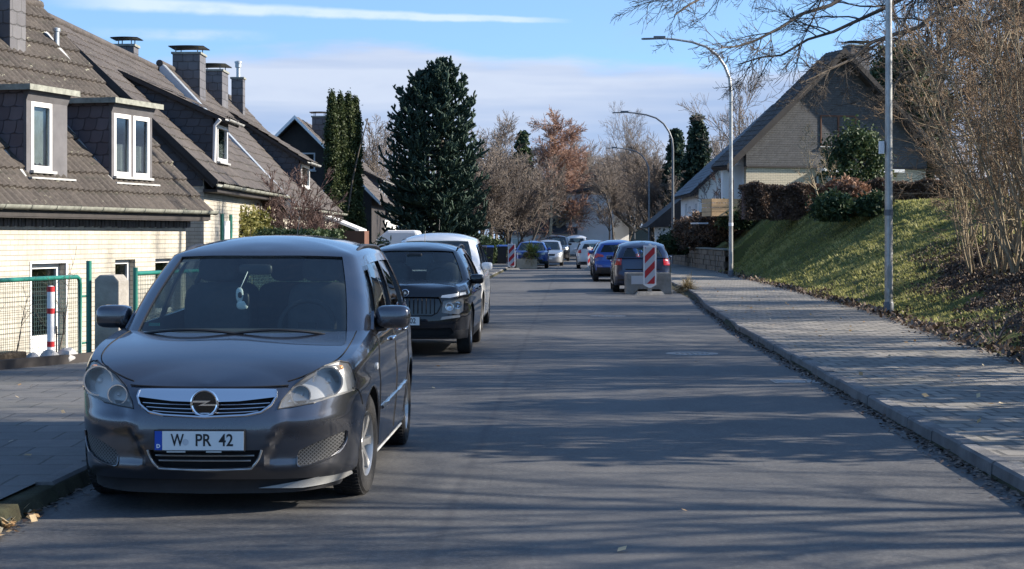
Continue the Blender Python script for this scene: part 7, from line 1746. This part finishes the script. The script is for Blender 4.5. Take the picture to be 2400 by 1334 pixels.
    # ---------------- right bank
    def hedge(x, y, z, L, Hh, rz, m_, n, lab, sd, W=.9, size=.05, name='clipped_hedge'):
        o = leafy(name, (x, y, z), lab, 'hedge', m_, box_fn(L, W, Hh, .10), n, size, sd, 'hedges on the bank', crown='foliage'); o.rotation_euler = (0, 0, rz)
        mm = MB(); mm.box(.08, L-.08, .10, W-.1, 0, Hh-.10); mm.build('branch_core', 'twig_mauve', o); return o
    hedge((1745-1200)/F*72, 72, 2.35, 5.2, 1.32, RAD(7), 'hedge_dark', 42000, 'dark brown clipped hedge in front of the slate-gabled house', 161)
    hedge((2030-1200)/F*70, 70, 2.5, 5.4, 1.25, RAD(-12), 'hedge_dark', 40000, 'brown hedge continuing right behind the nearest lamp post', 162)
    for (px, py, top, d, r, m_, lab, sd) in ((1985, 500, 428, 66, .85, 'beech_leaf', 'coppery beech bush with dry leaves before the brown hedge', 171), (1955, 508, 462, 64, .7, 'evergreen', 'dark evergreen clump at the foot of the coppery beech', 172), (2050, 496, 465, 64, .6, 'evergreen', 'dark evergreen clump left of the nearest lamp post', 173),
              (1690, 560, 490, 82, 1.2, 'hedge_dark', 'dark dense bush above the stone wall', 174), (1730, 530, 480, 80, .9, 'evergreen', 'dark evergreen bush left of the brown hedge', 175), (1640, 580, 505, 88, 1.3, 'hedge_dark', 'dark brown bush left above the stone wall', 176), (1618, 560, 520, 95, .8, 'beech_leaf', 'dry coppery bush below the white house', 177), (1590, 590, 545, 92, 1.0, 'evergreen', 'dark shrub behind the third lamp post', 178)):
        hh = (py-top)/F*d; zb = CH-(py-HOR)/F*d; leafy('garden_bush', ((px-1200)/F*d, d, max(zb-.15, .1)), lab, 'shrub', m_, blob_fn(r, r, hh/2+.1, 130, .12), 9000, .075 if m_ != 'beech_leaf' else .085, sd, 'bushes on the bank', stem=stemfn(hh*.8, .04, 5, .25))
    d = 76; leafy('holly_tree', ((2005-1200)/F*d, d, 2.5), 'leafy green holly tree against the slate gable', 'tree', 'evergreen', blob_fn(1.45, 1.3, 1.9, 120, .20, 2.1), 9000, .085, 181, stem=stemfn(3.4, .07, 3, .12))
    d = 71; o = bare_tree('bare_garden_tree', 2.9, 182, 'small crooked bare tree in front of the cream wall', 'tree', None, lv=(9, 7, 6), bark='bark_pale', twig='bark_pale', clear=.3, spread=.8, rmin=.008, r0=.06, lean=(-.25, 0)); add_loc(o, (1925-1200)/F*d, d, 2.6)
    o = bare_tree('magenta_bush', 2.2, 183, 'reddish bare bush in front of the white house gable', 'shrub', None, lv=(8, 7, 6), bark='twig_mauve', twig='twig_mauve', clear=.2, spread=.6, rmin=.008, r0=.03, stems=4); add_loc(o, (1680-1200)/F*90, 90, 2.4)
    # thicket on the right: each shrub its own
    spots = [(2345, 37, 5.6), (2290, 39, 5.0), (2385, 35, 6.0), (2425, 36, 6.6), (2360, 41, 6.4), (2405, 42, 7.0), (2455, 34, 6.2), (2265, 45, 5.0), (2320, 46, 6.6), (2460, 41, 7.0), (2500, 37, 6.8)]
    names = ['front left', 'front second', 'low front', 'tall front', 'right edge front', 'middle left', 'middle second', 'middle third', 'middle right', 'right edge middle', 'back left', 'back second', 'back third', 'back right', 'farthest left', 'outermost right']
    feats = ['with upright stems, fourth from the left in the thicket', 'low at the thicket front, second from the left', 'nearest to the pavement at the thicket front', 'tall and arching near the right edge of the view', 'dense, in the middle of the thicket', 'tall, towering at the back of the thicket middle', 'cut by the right edge of the view, above the leaf litter', 'leftmost in the thicket, beside the open lawn', 'at the thicket back, third from the left', 'at the right edge of the view, at the thicket back', 'mostly beyond the right edge of the view']
    protos = []
    for i, (px, dd, h) in enumerate(spots):
        x = (px-1200)/F*dd; z = float(hgt(x-.0337*dd, dd))
        if i < 5:
            o = bare_tree('thicket_shrub', 5.4, 200+i, '', 'shrub', 'bare thicket shrubs', spread=.55, lv=(7, 6, 5), stems=8, r0=.026, twig='twig_brown', bark='bark_pale', clear=.12, ratio=.36, rmin=.006, tw=.007, trop=.02, lean=(-.16, -.05), wob=.17); protos.append(o)
        else: o = copy_tree(protos[i % 5])
        o['label'] = 'bare brown shrub '+feats[i]; add_loc(o, x, dd, z-.1, i*1.3 if i >= 5 else 0, h/5.4)
    # background trees behind thicket on the bank
    k2 = dict(twig='twig_brown', bark='bark', lv=(20, 11, 9), tw=.012, rmin=.010, spread=.7, trop=.05)
    for i, (px, top, d, z, lab) in enumerate(((2140, -60, 95, 2.6, 'tall bare tree right behind the slate roof ridge'), (2230, -150, 80, 2.6, 'very tall bare tree behind the thicket'), (2330, -150, 72, 2.7, 'very tall bare tree behind the right of the thicket'), (2420, -120, 65, 2.7, 'tall bare tree at the right edge behind the thicket'), (2070, 90, 98, 2.6, 'dark bare tree against the slate roof right slope'))):
        h = 1.63+(555-top)/F*d-z; o = bare_tree('bank_tree', h, 230+i, lab, 'tree', 'bare trees on the bank', **k2); add_loc(o, (px-1200)/F*d, d, z)
    d = 92; leafy('ivy_clad_tree', ((2120-1200)/F*d, d, 2.5), 'dark ivy-clad tree rising right of the house chimney', 'tree', 'evergreen', blob_fn(2.3, 1.8, 4.4, 300, .30, 4.8), 26000, .14, 240, stem=stemfn(7, .2))
    overhang()
    # trees outside the frame to the right whose shadows streak the street
    for i, (l, t, h) in enumerate(((9.2, 6.4, 7), (14, 10.6, 10), (17, 27.5, 11), (11, 19.5, 8), (10.5, 24.5, 7), (19, 34, 12), (19, 42, 13), (22, 54, 13), (13.5, 16.2, 9), (15, 22, 10))):
        z = float(hgt(l, t)); o = bare_tree('verge_tree', h, 260+i, ['bare tree on the verge nearest the camera, beyond the right edge', 'tall bare tree set back level with the nearest car, beyond the right edge', 'second bare verge tree beyond the right edge', 'third bare verge tree beyond the right edge', 'fourth bare verge tree beyond the right edge', 'fifth bare verge tree beyond the right edge', 'bare tree above the thicket beyond the right edge', 'bare tree at the top of the bank beyond the right edge', 'bare tree behind the near verge evergreens, beyond the right edge', 'bare tree behind the third verge tree, beyond the right edge'][i], 'tree', 'verge trees', lv=(18, 10, 7), stems=2, spread=.7, tw=.012, rmin=.010, clear=.12, r0=.11, ratio=.5); add_loc(o, l+.0337*t, t, z-.05)
    for (l, t, h, r, lab, sd) in ((8.4, 14.8, 4.6, 1.55, 'unseen evergreen shrub added to shade the near road beyond the right edge', 281), (8.2, 22.0, 3.6, .75, 'smaller unseen evergreen shrub added to shade the road beyond the right edge', 282), (10.5, 17.8, 4.2, .8, 'narrow unseen evergreen added to shade the road beyond the right edge', 283)):  # unseen evergreens added to throw broad dense shade across the road
        leafy('shade_evergreen', (l+.0337*t, t, float(hgt(l, t))), lab, 'shrub', 'evergreen', blob_fn(r, r, h/2, 110, .16), 5200, .10, sd, 'added shade evergreens', stem=stemfn(h*.8, .05, 3))
    grass(); litter()

def overhang():
    """large beech whose trunk stands right of the frame; limbs reach across the top right of the view"""
    rng = np.random.default_rng(301); D = 41
    root = empty('overhanging_beech', (13.6, D+1, 2.6), 0, 'large bare beech reaching down from the top right corner over the lamp posts', 'tree'); off = np.array((13.6, D+1, 2.6))
    tr = np.array([[(0, 0, -.2), (.05, 0, 2), (-.05, 0, 4), (.0, 0, 6), (-.1, 0, 8), (0, 0, 10)]], float); prt = [tubes(tr, np.array([[.30, .26, .23, .2, .16, .1]]), 10)]
    limbs = [[(2560, -260), (2330, -130), (2150, -20), (2000, 55), (1860, 110), (1740, 150)], [(2560, -150), (2380, -60), (2220, 20), (2080, 90), (1970, 140), (1880, 200)], [(2560, -330), (2250, -230), (2000, -110), (1820, -50), (1680, -10), (1570, 25)],
             [(2560, -350), (2300, -260), (2050, -180), (1850, -120), (1700, -60), (1600, -20)], [(2560, -60), (2420, 10), (2300, 60), (2190, 130), (2110, 190), (2060, 260)], [(2560, -200), (2300, -120), (2100, -60), (1930, 10), (1800, 80), (1690, 120)], [(2560, -20), (2480, 80), (2390, 130), (2300, 200), (2230, 230), (2170, 300)]]
    for li in range(len(limbs)):
        dd = np.linspace(D+1, D-1-2.5*(li % 3)+1.5*li*.3, 6); limbs[li] = [P(a, b, q)-off for (a, b), q in zip(limbs[li], dd)]; limbs[li][0] = np.array((0, 0, 4.5+li*.6))
    p = np.array(limbs); 
    # resample finer
    q = []
    for a in p: q.append(catmull(a, np.linspace(0, 5, 13)))
    p = np.array(q)+rng.normal(0, .05, (len(q), 13, 3)); R = np.linspace(.085, .016, 13)[None]*np.ones((len(q), 1)); prt.append(tubes(p, R, 6))
    V, f = join(prt); npmesh('trunk', V, f, 'bark', root, smooth=True)
    tw = []; cur = (p, R)
    for (m_, ang, ratio, kk, rr, trop) in ((17, .6, .22, 7, .55, -.01), (9, .65, .48, 6, .6, .01), (7, .7, .5, 4, .7, .02)):
        P1, D1, L1, R1 = sprout(cur[0], cur[1], m_, .12, ang, ratio, rng, rr); R1 = np.maximum(R1, .005); pp = walk(P1, D1, L1, kk, .13, (-.02, 0, trop), rng); RR = np.maximum(taper(R1, kk, .3), .0042); tw.append(tubes(pp, RR, 3)); cur = (pp, RR)
    V, f = join(tw); npmesh('crown', V, f, 'bark', root, smooth=True)
# ================================================================ assemble
build_setting()
houses()
furniture()
all_cars()
vegetation()
